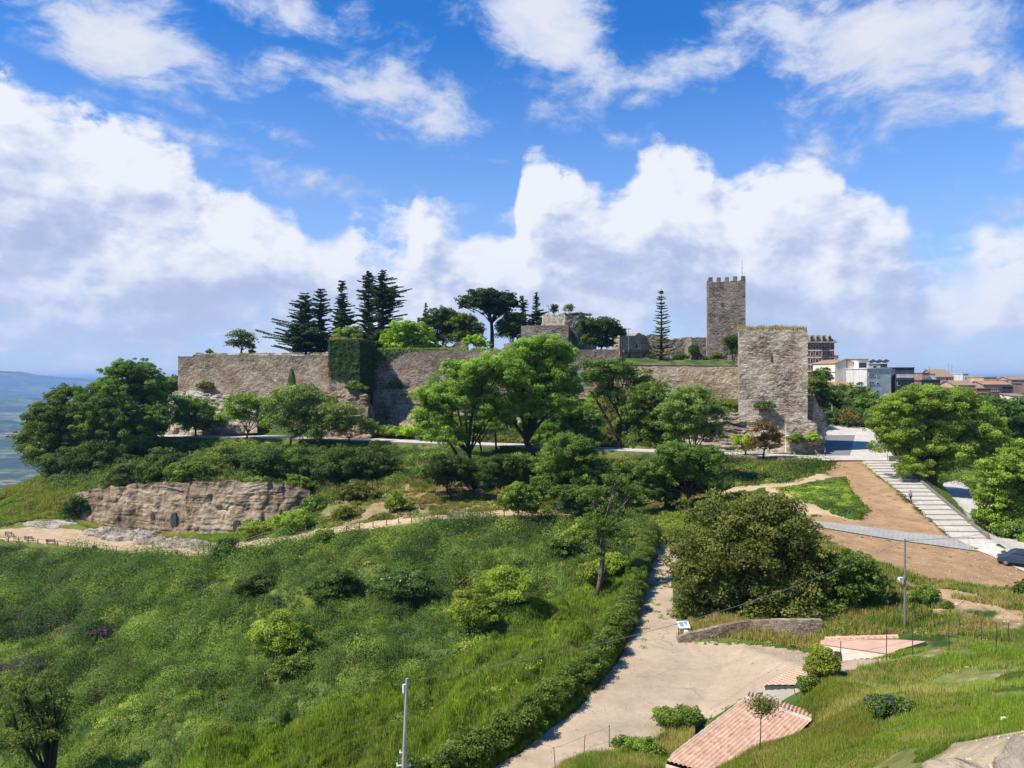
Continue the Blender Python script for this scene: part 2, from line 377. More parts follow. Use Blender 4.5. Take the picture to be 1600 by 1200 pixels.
# named areas, as outlines on the ground
A_ROADL = [(1030,849),(1012,900),(998,960),(965,1035),(905,1105),(800,1180),(760,1199)]
def xy_of(lst): return [(XD(a, c), c) for a, b, c in lst]
COURT = xy_of([(1030,849,109.7),(1012,900,91.6),(998,960,76.6),(965,1035,63.7),(905,1105,55),(800,1180,48),(700,1245,43.2),(560,1330,38.2)]) + \
        [(-4,38),(3.5,45.5),(10,50.5),(13,52),(26,50),(27,63.5)] + xy_of([(1250,1018,66.2),(1150,1008,67.8),(1064,1003,68.6),(1052,940,81),(1048,890,93),(1066,858,105)])
PATH = xy_of([(-120,838,150),(0,842,150),(100,852,147),(200,860,143),(300,868,139),(335,869,138),(370,862,137.5),(430,850,136),(500,838,135),(600,823,134),(700,813,133),(800,807,133),(895,805,133),(905,800,137)]) + \
       ppoly([(895,797),(860,795),(800,797),(700,804),(600,812),(520,822),(470,832),(430,840),(380,848),(300,851),(240,850),(180,843),(130,832),(110,827),(50,824),(0,826),(-120,826)])
FIELD = ppoly([(1308,720),(1350,720),(1415,780),(1487,840),(1532,862),(1598,892),(1640,915),(1600,930),(1500,915),(1420,895),(1370,880),(1330,865),(1290,846),(1262,828),(1240,812),(1290,806),(1345,816),(1356,795),(1336,770),(1322,748),(1290,744),(1295,730)])
SANDY = ppoly([(1195,762),(1225,770),(1300,805),(1345,818),(1290,818),(1250,806),(1225,790),(1200,776)])
PATCH = ppoly([(1208,766),(1320,749),(1332,772),(1354,798),(1342,813),(1300,806),(1262,788),(1230,770)])
TRAIL = ppoly([(1120,768),(1145,764),(1230,752),(1300,740),(1315,745),(1240,758),(1180,768),(1130,775)])
SCRUB = ppoly([(1480,925),(1600,928),(1600,990),(1500,985),(1440,950),(1400,920),(1400,900)])
RD2 = ppoly([(1468,755),(1500,752),(1545,785),(1640,850),(1640,905),(1600,893),(1552,846),(1520,822),(1495,790)])
x_, y_ = GX, GY
m_court = inpoly(x_, y_, COURT); m_path = inpoly(x_, y_, PATH); m_field = inpoly(x_, y_, FIELD); m_rd2 = inpoly(x_, y_, RD2)
m_sandy = inpoly(x_, y_, SANDY); m_patch = inpoly(x_, y_, PATCH); m_trail = inpoly(x_, y_, TRAIL); m_scrub = inpoly(x_, y_, SCRUB)
soft = lambda m_, n=2: blur(m_.astype(float), n)
flat = np.clip(soft(m_court, 6)+soft(m_path, 4)+soft(m_field, 3)+soft(m_rd2, 3), 0, 1)
near = (GY < 330)
rough = (fbm(x_, y_, 0.10, 4, 3)-0.5)*1.6+(fbm(x_, y_, 0.45, 3, 9)-0.5)*0.75
castle = inpoly(x_, y_, [(-112,244),(-60,238),(-10,232),(30,196),(62,190),(74,176),(76,240),(40,340),(-112,340)])
amp = (1-flat)*near*np.where(castle, 0.1, 1.0)*np.clip((GY-14)/30, 0.15, 1)
walk = soft(inpoly(x_, y_, [(-125,215),(-125,238),(-60,233),(10,204),(60,184),(72,186),(80,245),(130,235),(150,140),(75,88),(60,92),(72,158),(30,170),(-16,190),(-40,202),(-90,215)]), 3)
amp = amp*(1-walk)
slopezone = soft(inpoly(x_, y_, [(-200,138),(-100,136),(-60,126),(-40,118),(-10,116),(4,112),(10,85),(6,66),(-8,50),(-20,42),(-60,30),(-200,30)]), 14)
hum = np.abs(fbm(x_+5*fbm(x_, y_, 0.2, 2, 77), y_, 0.33, 4, 41)-0.5)*2
lump = fbm(x_+3*fbm(x_, y_, 0.3, 2, 7), y_*0.8, 0.17, 3, 141)
GZ = ZB+amp*rough+amp*slopezone*((0.9-hum*2.2)*1.0+(lump-0.55)*4.6)
GZ = GZ+flat*(fbm(x_, y_, 0.25, 3, 5)-0.5)*0.10
# the ground stays just under the paving that is laid on it
ZPL = -16.9
def seat(poly, zf, k=2, rise=True):
    global GZ
    m_ = blur(inpoly(GX, GY, poly).astype(float), k); t_ = zf(GX, GY)
    GZ = np.where(m_ > 0.02, GZ*(1-np.clip(m_*2, 0, 1))+t_*np.clip(m_*2, 0, 1), GZ)
def grow(poly, d):
    cx = sum(p[0] for p in poly)/len(poly); cy = sum(p[1] for p in poly)/len(poly)
    return [(x+(x-cx)/max(1e-6, math.hypot(x-cx, y-cy))*d, y+(y-cy)/max(1e-6, math.hypot(x-cx, y-cy))*d) for x, y in poly]
S_L0, S_L1, S_R0, S_R1 = (XD(1347, 159.5), 159.5), (XD(1487, 98), 98), (XD(1398, 159.5), 159.5), (XD(1541, 98), 98)
seat([(S_L0[0]-.2, 160.5), (S_L1[0]-.2, 97.5), (S_R1[0]+.6, 97.5), (S_R0[0]+.6, 160.5)], lambda x, y: -17.15+(-20.5+17.15)*np.clip((159.5-y)/61.5, 0, 1)-0.1)
seat(grow([(XD(1279, 162), 162), (XD(1347, 159.6), 159.6), (XD(1399, 159.6), 159.6), (XD(1393, 172), 172), (XD(1386, 187), 187), (XD(1378, 203), 203), (XD(1357, 228), 228), (XD(1297, 240), 240), (XD(1276, 177), 177)], 0.3), lambda x, y: -17.15+np.clip((y-190)/45, 0, 2)*2.5)
WO_ = [(230,225.5),(400,222),(575,210),(700,200),(800,194),(1000,179),(1155,171),(1290,162.2)]
seat([(XD(a, c), c) for a, c in WO_]+[(XD(a, c)+1.4, c+8.4) for a, c in WO_[::-1]], lambda x, y: -17.2+0*x)
print('terrain', round(time.time()-T0, 1), GZ.shape)
# ---------------------------------------------------------------- materials
MATS = {}
def new_mat(name):
    m = bpy.data.materials.new(name); m.use_nodes = True; t = NT(m.node_tree); t.n.clear(); MATS[name] = m
    out = t.new('ShaderNodeOutputMaterial'); return m, t, out
def finish(t, out, col, rough=0.85, bump=None, bstr=0.4, bdist=0.1, spec=0.2, metal=0.0):
    p = t.new('ShaderNodeBsdfPrincipled'); t.put(p.inputs['Base Color'], col if not isinstance(col, tuple) else (*col, 1)); t.put(p.inputs['Roughness'], rough)
    p.inputs['Specular IOR Level'].default_value = spec; p.inputs['Metallic'].default_value = metal
    if bump is not None:
        b = t.new('ShaderNodeBump'); b.inputs['Strength'].default_value = bstr; b.inputs['Distance'].default_value = bdist
        t.put(b.inputs['Height'], bump); t.link(b.outputs[0], p.inputs['Normal'])
    t.link(p.outputs[0], out.inputs['Surface']); return p
def wpos(t): return t.new('ShaderNodeNewGeometry').outputs['Position']
def opos(t): return t.new('ShaderNodeTexCoord').outputs['Object']
def vary(c, f): return tuple(min(1, q*f) for q in c)
def plain(name, c, rough=0.7, var=0.25, scale=3.0, spec=0.3, metal=0.0, bs=0.2):
    m, t, o = new_mat(name); P = opos(t)
    n = t.noise(P, scale, 5, 0.6); n2 = t.noise(P, scale*7, 3, 0.6)
    k = t.m('ADD', t.m('MULTIPLY', n, 0.7), t.m('MULTIPLY', n2, 0.3))
    col = t.mix(t.maprange(k, 0.3, 0.7), vary(c, 1-var), vary(c, 1+var))
    finish(t, o, col, rough, n2, bs, 0.02, spec, metal); return m
def stone(name, dark, mid, light, sx=1.0, sz=2.4, warm=None, stain=0.0, ztop=10.0, bdist=0.12):
    """rubble masonry in uneven courses; dark lichen stains that run down from the top of the wall"""
    m, t, o = new_mat(name); P = wpos(t)
    s = t.sep(P); h = t.m('ADD', t.m('MULTIPLY', s[0], 1.0), t.m('MULTIPLY', s[1], 0.83))
    wv = t.v('SCALE', t.v('SUBTRACT', t.noise(P, 0.9, 3, 0.5, color=True), (0.5, 0.5, 0.5)), 0.6)
    Q = t.v('ADD', t.xyz(t.m('MULTIPLY', h, sx), t.m('MULTIPLY', s[2], sz), t.m('MULTIPLY', s[1], 0.2)), wv)
    cell = t.voro(Q, 1.0, 'F1', 'Color'); edge = t.voro(Q, 1.0, 'DISTANCE_TO_EDGE', 'Distance')
    cv = t.sep(cell)[0]
    n = t.noise(P, 0.22, 6, 0.62); nf = t.noise(P, 2.6, 6, 0.7); course = t.noise(t.v('MULTIPLY', P, (0.25, 0.25, 2.6)), 1.0, 5, 0.65)
    patchy = t.noise(P, 0.16, 5, 0.65); k = t.m('ADD', t.m('MULTIPLY', cv, 0.34), t.m('ADD', t.m('MULTIPLY', nf, 0.42), t.m('ADD', t.m('MULTIPLY', course, 0.46), t.m('MULTIPLY', t.m('SUBTRACT', patchy, 0.52), 1.1))))
    col = t.ramp(k, [(0.30, dark), (0.50, mid), (0.68, light), (0.95, vary(light, 1.35))])
    if warm: col = t.mix(t.maprange(n, 0.42, 0.68, 0, 0.75), col, t.ramp(k, [(0.3, vary(warm, 0.5)), (0.8, warm)]))
    big = t.noise(t.v('MULTIPLY', P, (0.35, 0.35, 0.10)), 1.0, 5, 0.6)
    if stain:
        d = t.m('SUBTRACT', s[2], ztop)
        st = t.maprange(t.m('ADD', d, t.m('MULTIPLY', big, 9.0)), -1.5, 5.0, 0.0, stain)
        col = t.mix(st, col, t.mix(0.35, vary(dark, 0.9), col))
    mort = t.maprange(edge, 0.0, 0.10, 0.55, 1.0)
    col = t.mix(1.0, col, t.xyz(mort, mort, mort), 'MULTIPLY')
    hgt = t.m('ADD', t.maprange(edge, 0.0, 0.14), t.m('ADD', t.m('MULTIPLY', nf, 1.2), cv))
    finish(t, o, col, 0.92, hgt, 0.7, bdist*0.6, 0.1); return m
def rockm(name, dark, mid, light, strata=3.0, band=None):
    m, t, o = new_mat(name); P = wpos(t)
    w = t.v('SCALE', t.v('SUBTRACT', t.noise(P, 0.35, 4, 0.6, color=True), (0.5, 0.5, 0.5)), 1.6)
    Pw = t.v('ADD', P, w)
    st = t.noise(t.v('MULTIPLY', Pw, (0.12, 0.12, strata)), 1.0, 7, 0.7)
    n = t.noise(P, 1.3, 8, 0.68); big = t.noise(P, 0.13, 4, 0.6)
    cr = t.maprange(t.voro(t.v('MULTIPLY', Pw, (0.5, 0.5, 1.2)), 0.45, 'DISTANCE_TO_EDGE'), 0.0, 0.03, 0.72, 1.0)
    k = t.m('ADD', t.m('MULTIPLY', st, 0.44), t.m('ADD', t.m('MULTIPLY', n, 0.51), t.m('MULTIPLY', t.m('SUBTRACT', big, 0.5), 0.9)))
    col = t.ramp(k, [(0.26, dark), (0.46, mid), (0.66, light), (0.85, vary(light, 1.3))])
    streak = t.noise(t.v('MULTIPLY', P, (1.1, 1.1, 0.12)), 1.0, 5, 0.6)
    col = t.mix(t.maprange(streak, 0.52, 0.7, 0, 0.6), col, vary(dark, 0.8))
    col = t.mix(1.0, col, t.xyz(cr, cr, cr), 'MULTIPLY')
    hgt = t.m('ADD', t.m('MULTIPLY', st, 1.0), t.m('ADD', t.m('MULTIPLY', n, 1.0), cr))
    finish(t, o, col, 0.95, hgt, 0.8, 0.22, 0.05); return m
def leafm(name, trans=0.40, rough=0.55, spec=0.25):
    """foliage: colour from the mesh (own colour of each leaf, some with light and shade painted in), a little light through the leaf"""
    m, t, o = new_mat(name)
    c = t.attr('col')
    oi = t.new('ShaderNodeObjectInfo')
    hs = t.new('ShaderNodeHueSaturation'); t.put(hs.inputs['Color'], c)
    t.put(hs.inputs['Hue'], t.maprange(oi.outputs['Random'], 0, 1, 0.485, 0.515)); t.put(hs.inputs['Value'], t.maprange(oi.outputs['Random'], 0, 1, 0.85, 1.15))
    p = t.new('ShaderNodeBsdfPrincipled'); t.link(hs.outputs[0], p.inputs['Base Color']); p.inputs['Roughness'].default_value = rough
    p.inputs['Specular IOR Level'].default_value = spec
    tr = t.new('ShaderNodeBsdfTranslucent'); t.link(t.mix(1.0, hs.outputs[0], (1.1, 1.25, 0.55), 'MULTIPLY'), tr.inputs['Color'])
    mx = t.new('ShaderNodeMixShader'); mx.inputs[0].default_value = trans
    t.link(p.outputs[0], mx.inputs[1]); t.link(tr.outputs[0], mx.inputs[2]); t.link(mx.outputs[0], o.inputs['Surface']); return m
M_LEAF = leafm('leaf')
M_NEEDLE = leafm('needle', 0.08, 0.6, 0.2)
M_BARK = plain('bark', (0.055, 0.042, 0.032), 0.95, 0.4, 2.0, 0.05, bs=0.6)
M_BARKP = plain('pale_bark', (0.16, 0.13, 0.10), 0.95, 0.35, 2.0, 0.05, bs=0.6)
# ground: soil and short growth, colours carried by the mesh
def ground_mat():
    m, t, o = new_mat('ground'); P = wpos(t); c = t.attr('col')
    n = t.noise(P, 1.1, 8, 0.65); n2 = t.noise(P, 0.22, 4, 0.6); n3 = t.noise(P, 9.0, 3, 0.6)
    k = t.m('ADD', t.m('MULTIPLY', n, 1.1), t.m('ADD', t.m('MULTIPLY', n2, 0.5), t.m('MULTIPLY', n3, 0.3)))
    f = t.maprange(k, 0.65, 1.25, 0.62, 1.38)
    col = t.mix(1.0, c, t.xyz(f, f, f), 'MULTIPLY')
    finish(t, o, col, 0.95, t.m('ADD', n, t.m('MULTIPLY', n3, 0.35)), 0.8, 0.15, 0.05); return m
def dirt_mat(name, a, b, sc=1.0, tracks=False, worn=False):
    m, t, o = new_mat(name); P = wpos(t)
    n = t.noise(P, 0.35*sc, 6, 0.6); n2 = t.noise(P, 3.0*sc, 6, 0.65); n3 = t.noise(P, 14.0*sc, 3, 0.6)
    k = t.m('ADD', t.m('MULTIPLY', n, 0.6), t.m('ADD', t.m('MULTIPLY', n2, 0.3), t.m('MULTIPLY', n3, 0.15)))
    col = t.mix(t.maprange(k, 0.38, 0.66), a, b)
    h = t.m('ADD', n2, t.m('MULTIPLY', n3, 0.5))
    if tracks:
        wv = t.new('ShaderNodeTexWave', wave_type='BANDS', bands_direction='DIAGONAL'); t.put(wv.inputs['Vector'], P)
        wv.inputs['Scale'].default_value = 0.33; wv.inputs['Distortion'].default_value = 9.0; wv.inputs['Detail'].default_value = 3.0; wv.inputs['Detail Scale'].default_value = 0.25
        lt = t.m('MULTIPLY', t.maprange(wv.outputs['Fac'], 0.86, 0.97), t.maprange(n, 0.45, 0.6))
        col = t.mix(t.m('MULTIPLY', lt, 0.5), col, vary(b, 1.3)); h = t.m('ADD', h, t.m('MULTIPLY', lt, 0.8))
    if worn:
        w2_ = t.v('ADD', P, t.v('SCALE', t.noise(P, 0.7, 4, 0.6, color=True), 1.6))
        ck = t.m('MULTIPLY', t.maprange(t.voro(w2_, 0.16, 'DISTANCE_TO_EDGE'), 0.004, 0.014, 1.0, 0.0), t.maprange(t.noise(P, 0.12, 3, 0.5), 0.42, 0.58))
        stn = t.maprange(t.noise(P, 0.17, 7, 0.7), 0.50, 0.66); grit = t.maprange(t.noise(P, 22.0, 2, 0.5), 0.60, 0.70)
        col = t.mix(t.m('MULTIPLY', stn, 0.45), col, vary(a, 0.62)); col = t.mix(t.m('MULTIPLY', ck, 0.40), col, vary(a, 0.35)); col = t.mix(t.m('MULTIPLY', grit, 0.35), col, vary(a, 0.6))
    finish(t, o, col, 0.95, h, 0.6, 0.08, 0.05); return m
M_GROUND = ground_mat()
M_FIELD = dirt_mat('bare_earth', (0.26, 0.158, 0.078), (0.42, 0.275, 0.150), 1.0, True)
M_YARD = dirt_mat('trodden_yard', (0.36, 0.275, 0.185), (0.50, 0.395, 0.275), 0.6, False, True)
M_PATH = dirt_mat('sandy_path', (0.38, 0.27, 0.155), (0.56, 0.42, 0.27), 1.2)
M_ASPH = plain('asphalt', (0.20, 0.19, 0.18), 0.9, 0.2, 1.0, 0.2)
def paving(name, c, sx, sy, rot):
    m, t, o = new_mat(name); P = wpos(t); mp = t.new('ShaderNodeMapping'); mp.inputs['Rotation'].default_value = (0, 0, R(rot)); t.put(mp.inputs['Vector'], P)
    bt = t.new('ShaderNodeTexBrick'); t.put(bt.inputs['Vector'], mp.outputs[0]); bt.inputs['Scale'].default_value = 1.0; bt.inputs['Brick Width'].default_value = sx; bt.inputs['Row Height'].default_value = sy
    bt.inputs['Mortar Size'].default_value = 0.035; bt.inputs['Color1'].default_value = (*vary(c, 1.04), 1); bt.inputs['Color2'].default_value = (*vary(c, 0.93), 1); bt.inputs['Mortar'].default_value = (*vary(c, 0.55), 1)
    n = t.noise(P, 0.35, 7, 0.68); n2 = t.noise(P, 3.5, 5, 0.65); k = t.m('ADD', t.m('MULTIPLY', n, 0.7), t.m('MULTIPLY', n2, 0.3)); f = t.maprange(k, 0.36, 0.64, 0.80, 1.08)
    finish(t, o, t.mix(1.0, bt.outputs['Color'], t.xyz(f, f, t.m('MULTIPLY', f, 0.98)), 'MULTIPLY'), 0.88, n2, 0.2, 0.02, 0.15); return m
M_CONC = paving('pale_paving', (0.56, 0.51, 0.44), 3.2, 1.6, 20)
M_CONC2 = paving('grey_paving', (0.40, 0.375, 0.34), 0.8, 0.4, 75)
M_HOLE = plain('hole_shade', (0.10, 0.09, 0.08), 0.9, 0.1, 1.0, 0.1)  # dark fill of slits, windows and doorways, painted in place of their inner shade
M_CLIFF = rockm('cliff_rock', (0.10, 0.072, 0.046), (0.26, 0.195, 0.128), (0.44, 0.355, 0.25), 2.2)
M_PALEROCK = rockm('pale_rock', (0.13, 0.10, 0.075), (0.33, 0.275, 0.21), (0.53, 0.465, 0.38), 2.2)
M_WALL = stone('castle_wall', (0.13, 0.095, 0.068), (0.34, 0.27, 0.185), (0.52, 0.43, 0.31), 1.9, 4.2, (0.40, 0.255, 0.15), 0.6, 7.5)
M_WALLG = stone('castle_wall_grey', (0.095, 0.078, 0.064), (0.24, 0.195, 0.15), (0.40, 0.33, 0.26), 1.9, 4.2, (0.34, 0.23, 0.15), 0.7, 7.0)
M_BASTION = stone('bastion_stone', (0.11, 0.09, 0.07), (0.36, 0.305, 0.23), (0.54, 0.47, 0.37), 1.7, 3.9, (0.40, 0.29, 0.19), 0.25, 12.0)
M_COURT = stone('court_stone', (0.12, 0.09, 0.065), (0.30, 0.235, 0.17), (0.46, 0.38, 0.29), 1.9, 4.2, (0.42, 0.28, 0.17), 0.0, 0)
M_COURTG = stone('court_stone_grey', (0.10, 0.085, 0.07), (0.24, 0.205, 0.165), (0.38, 0.33, 0.27), 1.9, 4.2, (0.34, 0.25, 0.17), 0.0, 0)
M_RUBBLE = stone('yard_rubble', (0.10, 0.08, 0.06), (0.24, 0.19, 0.14), (0.38, 0.31, 0.24), 4.0, 6.5, (0.3, 0.2, 0.12), 0.0, 0, 0.05)
M_TOWER = stone('tower_stone', (0.06, 0.052, 0.045), (0.19, 0.165, 0.135), (0.32, 0.28, 0.235), 1.9, 4.4, (0.26, 0.19, 0.13), 0.2, 26.0)  # darkened all over to stand for its face getting less sunlight
# ---------------------------------------------------------------- object helpers
rng = np.random.default_rng(11)
def tagit(o, label=None, cat=None, group=None, kind=None):
    if label: o['label'] = label
    if cat: o['category'] = cat
    if group: o['group'] = group
    if kind: o['kind'] = kind
    return o
def empty(name, loc, rz=0.0, **k):
    o = bpy.data.objects.new(name, None); COL.objects.link(o); o.location = loc; o.rotation_euler = (0, 0, rz); o.empty_display_size = 0.2
    return tagit(o, **k)
def np_mesh(name, V, F, mat, col=None, parent=None, smooth=False, world=True, fmat=None):
    """V (n,3); F an (m,3) or (m,4) index array; col one colour per vertex. With a parent, V is in world space and gets shifted to it."""
    V = np.asarray(V, float); F = np.asarray(F, np.int32)
    me = bpy.data.meshes.new(name); n, k = F.shape
    me.vertices.add(len(V)); me.loops.add(n*k); me.polygons.add(n)
    if parent is not None and world:
        mi = np.array(parent.matrix_basis.inverted()); V = V@mi[:3, :3].T+mi[:3, 3]
    me.vertices.foreach_set('co', V.astype(np.float32).ravel())
    me.loops.foreach_set('vertex_index', F.ravel())
    me.polygons.foreach_set('loop_start', np.arange(0, n*k, k, dtype=np.int32))
    me.polygons.foreach_set('use_smooth', np.full(n, smooth))
    if col is not None:
        a = me.color_attributes.new('col', 'FLOAT_COLOR', 'POINT')
        c = np.ones((len(V), 4), np.float32); c[:, :3] = col; a.data.foreach_set('color', c.ravel())
    for q in (mat if isinstance(mat, list) else [mat]): me.materials.append(q)
    if fmat is not None: me.polygons.foreach_set('material_index', np.asarray(fmat, np.int32))
    me.update(calc_edges=True)
    o = bpy.data.objects.new(name, me); COL.objects.link(o)
    if parent is not None: o.parent = parent
    return o
class MB:
    """collects boxes, prisms, tubes as one mesh"""
    def __init__(s): s.v = []; s.f = []
    def box(s, cx, cy, cz, sx, sy, sz, rz=0.0, M=None):
        b = len(s.v); c, sn = math.cos(rz), math.sin(rz)
        for dz in (-.5, .5):
            for dx, dy in ((-.5, -.5), (.5, -.5), (.5, .5), (-.5, .5)):
                x, y = dx*sx, dy*sy; p = Vector((cx+x*c-y*sn, cy+x*sn+y*c, cz+dz*sz)); s.v.append(M@p if M else p)
        s.f += [[b+i for i in q] for q in ((3,2,1,0),(4,5,6,7),(0,1,5,4),(1,2,6,5),(2,3,7,6),(3,0,4,7))]; return s
    def beam(s, p, q, w, h=None):
        p, q = Vector(p), Vector(q); h = h or w; d = (q-p).normalized(); a = d.orthogonal().normalized() if abs(d.z) > .9 else Vector((0, 0, 1)).cross(d).normalized(); e = d.cross(a)
        b = len(s.v)
        for o_ in (p, q):
            for i, j in ((-.5, -.5), (.5, -.5), (.5, .5), (-.5, .5)): s.v.append(o_+a*w*i+e*h*j)
        s.f += [[b+i for i in t] for t in ((3,2,1,0),(4,5,6,7),(0,1,5,4),(1,2,6,5),(2,3,7,6),(3,0,4,7))]; return s
    def tube(s, pts_, rad, n=7):
        pts_ = [Vector(p) for p in pts_]; b = len(s.v); rad = rad if isinstance(rad, (list, tuple)) else [rad]*len(pts_)
        for i, p in enumerate(pts_):
            d = (pts_[min(i+1, len(pts_)-1)]-pts_[max(i-1, 0)]).normalized(); a = d.orthogonal().normalized(); e = d.cross(a)
            for k in range(n): an = 2*math.pi*k/n; s.v.append(p+(a*math.cos(an)+e*math.sin(an))*rad[i])
        for i in range(len(pts_)-1):
            for k in range(n): s.f.append([b+i*n+k, b+i*n+(k+1) % n, b+(i+1)*n+(k+1) % n, b+(i+1)*n+k])
        s.f.append([b+k for k in range(n)][::-1]); s.f.append([b+(len(pts_)-1)*n+k for k in range(n)]); return s
    def poly(s, vs, f): b = len(s.v); s.v += [Vector(v) for v in vs]; s.f += [[b+i for i in q] for q in f]; return s
    def build(s, name, mat, parent=None, smooth=False, bevel=0, world=True):
        me = bpy.data.meshes.new(name); vv = s.v
        if parent is not None and world: mi = parent.matrix_basis.inverted(); vv = [mi@v for v in s.v]
        me.from_pydata([tuple(v) for v in vv], [], s.f); me.materials.append(mat); me.update()
        for p in me.polygons: p.use_smooth = smooth
        o = bpy.data.objects.new(name, me); COL.objects.link(o)
        if parent is not None: o.parent = parent
        if bevel: m = o.modifiers.new('bevel', 'BEVEL'); m.width = bevel; m.segments = 1; m.limit_method = 'ANGLE'
        return o

# ---------------------------------------------------------------- the ground, split into its kinds
XC = (GX[:-1, :-1]+GX[1:, 1:])/2; YC = (GY[:-1, :-1]+GY[1:, 1:])/2
cc = inpoly(XC, YC, COURT); cp = inpoly(XC, YC, PATH) & ~cc; cfi = inpoly(XC, YC, FIELD) & ~cc
cpatch = inpoly(XC, YC, PATCH); cfi &= ~cpatch
cs = (inpoly(XC, YC, SANDY) | inpoly(XC, YC, TRAIL)) & ~cpatch & ~cfi & ~cc
cr = inpoly(XC, YC, RD2) & ~cfi
def g3(*c): return np.array(c)
def lerp3(A, B, f): return A*(1-f[..., None])+B*f[..., None]
n1 = fbm(GX, GY, 0.12, 4, 21); n2 = fbm(GX, GY, 0.35, 4, 31); n3 = fbm(GX, GY, 1.1, 3, 51)
C = np.zeros(GX.shape+(3,)); C[:] = (0.060, 0.100, 0.022)
C = lerp3(C, g3(0.12, 0.16, 0.035), np.clip((n1-0.45)*5, 0, 1))
C = lerp3(C, g3(0.035, 0.062, 0.016), np.clip((n2-0.52)*6, 0, 1))
def zone(poly, k=3): return soft(inpoly(GX, GY, poly), k)
z_terr = zone(ppoly([(500,800),(540,755),(640,750),(660,700),(720,700),(720,745),(800,745),(960,750),(1130,750),(1130,785),(960,795),(895,797),(700,805),(600,813),(520,822)]))
C = lerp3(C, g3(0.30, 0.215, 0.115), z_terr*np.clip((n2-0.36)*4.5+0.25, 0, 1))
C = lerp3(C, g3(0.11, 0.15, 0.035), z_terr*np.clip((n1-0.5)*8, 0, 1)*0.8)
z_s = zone(SCRUB+[]); C = lerp3(C, g3(0.42, 0.29, 0.165), z_s*np.clip((0.60-n2)*8, 0, 1))
z_b = zone(ppoly([(1140,722),(1290,726),(1310,735),(1230,750),(1130,765)])); C = lerp3(C, g3(0.25, 0.17, 0.09), z_b*np.clip((n2-0.48)*6, 0, 1))
z_p = zone(PATCH, 1); C = lerp3(C, g3(0.050, 0.135, 0.022), z_p)
z_y = zone(ppoly([(1262,850),(1290,850),(1320,880),(1350,905),(1330,915),(1290,900)])); C = lerp3(C, g3(0.42, 0.36, 0.16), z_y*0.8)
z_f = zone([(3,44),(12,38),(16,40),(20,50),(30,54),(60,50),(60,5),(8,5),(0,20)], 4); C = lerp3(C, g3(0.17, 0.18, 0.055), z_f*np.clip((n2-0.35)*3+0.2, 0, 1)); C = lerp3(C, g3(0.36, 0.30, 0.16), z_f*np.clip((n3-0.55)*6, 0, 1)*0.7)
z_u = zone(xy_of([(575,684,224),(700,683,210),(800,683,203),(900,690,195.5),(1000,690,188),(1150,690,180),(1150,640,190),(1150,612,192.5),(975,612,211),(900,606,222),(585,604,240)]), 3); C = lerp3(C, g3(0.10, 0.085, 0.045), z_u*0.85)
z_r = zone([(4,22),(8,17.5),(12.5,19.5),(18,20),(18,4),(2,4),(2,12)], 3); C = lerp3(C, g3(0.42, 0.33, 0.21), z_r*np.clip((n2-0.22)*6, 0, 1))
near_path = zone([(x, y-1.6) for x, y in PATH], 5); C = lerp3(C, g3(0.33, 0.25, 0.13), np.clip(near_path-0.15, 0, 1)*np.clip((n3-0.4)*4, 0, 1))
yg = zone(xy_of([(0,842,150),(335,869,138),(335,850,150),(240,840,156),(130,825,164),(0,812,170)]), 2); C = lerp3(C, g3(0.17, 0.19, 0.05), yg*0.8)
far = np.clip((GY-300)/200, 0, 1); C = lerp3(C, g3(0.12, 0.14, 0.05), far)
Vall = np.stack([GX, GY, GZ], -1).reshape(-1, 3); Call = C.reshape(-1, 3)
idx = np.arange(NY*NU).reshape(NY, NU)
Fall = np.stack([idx[:-1, :-1], idx[:-1, 1:], idx[1:, 1:], idx[1:, :-1]], -1)
def ground_part(name, mask, mat):
    f = Fall[mask]; u, inv = np.unique(f, return_inverse=True)
    o = np_mesh(name, Vall[u], inv.reshape(f.shape), mat, Call[u], smooth=True); tagit(o, kind='structure'); return o
ground_part('ground', ~(cc | cp | cfi | cs | cr), M_GROUND)
ground_part('dirt_road', cc, M_YARD); ground_part('path', cp, M_PATH); ground_part('dirt_ground', cfi, M_FIELD)
ground_part('footpath', cs, M_PATH); ground_part('road', cr, M_CONC)

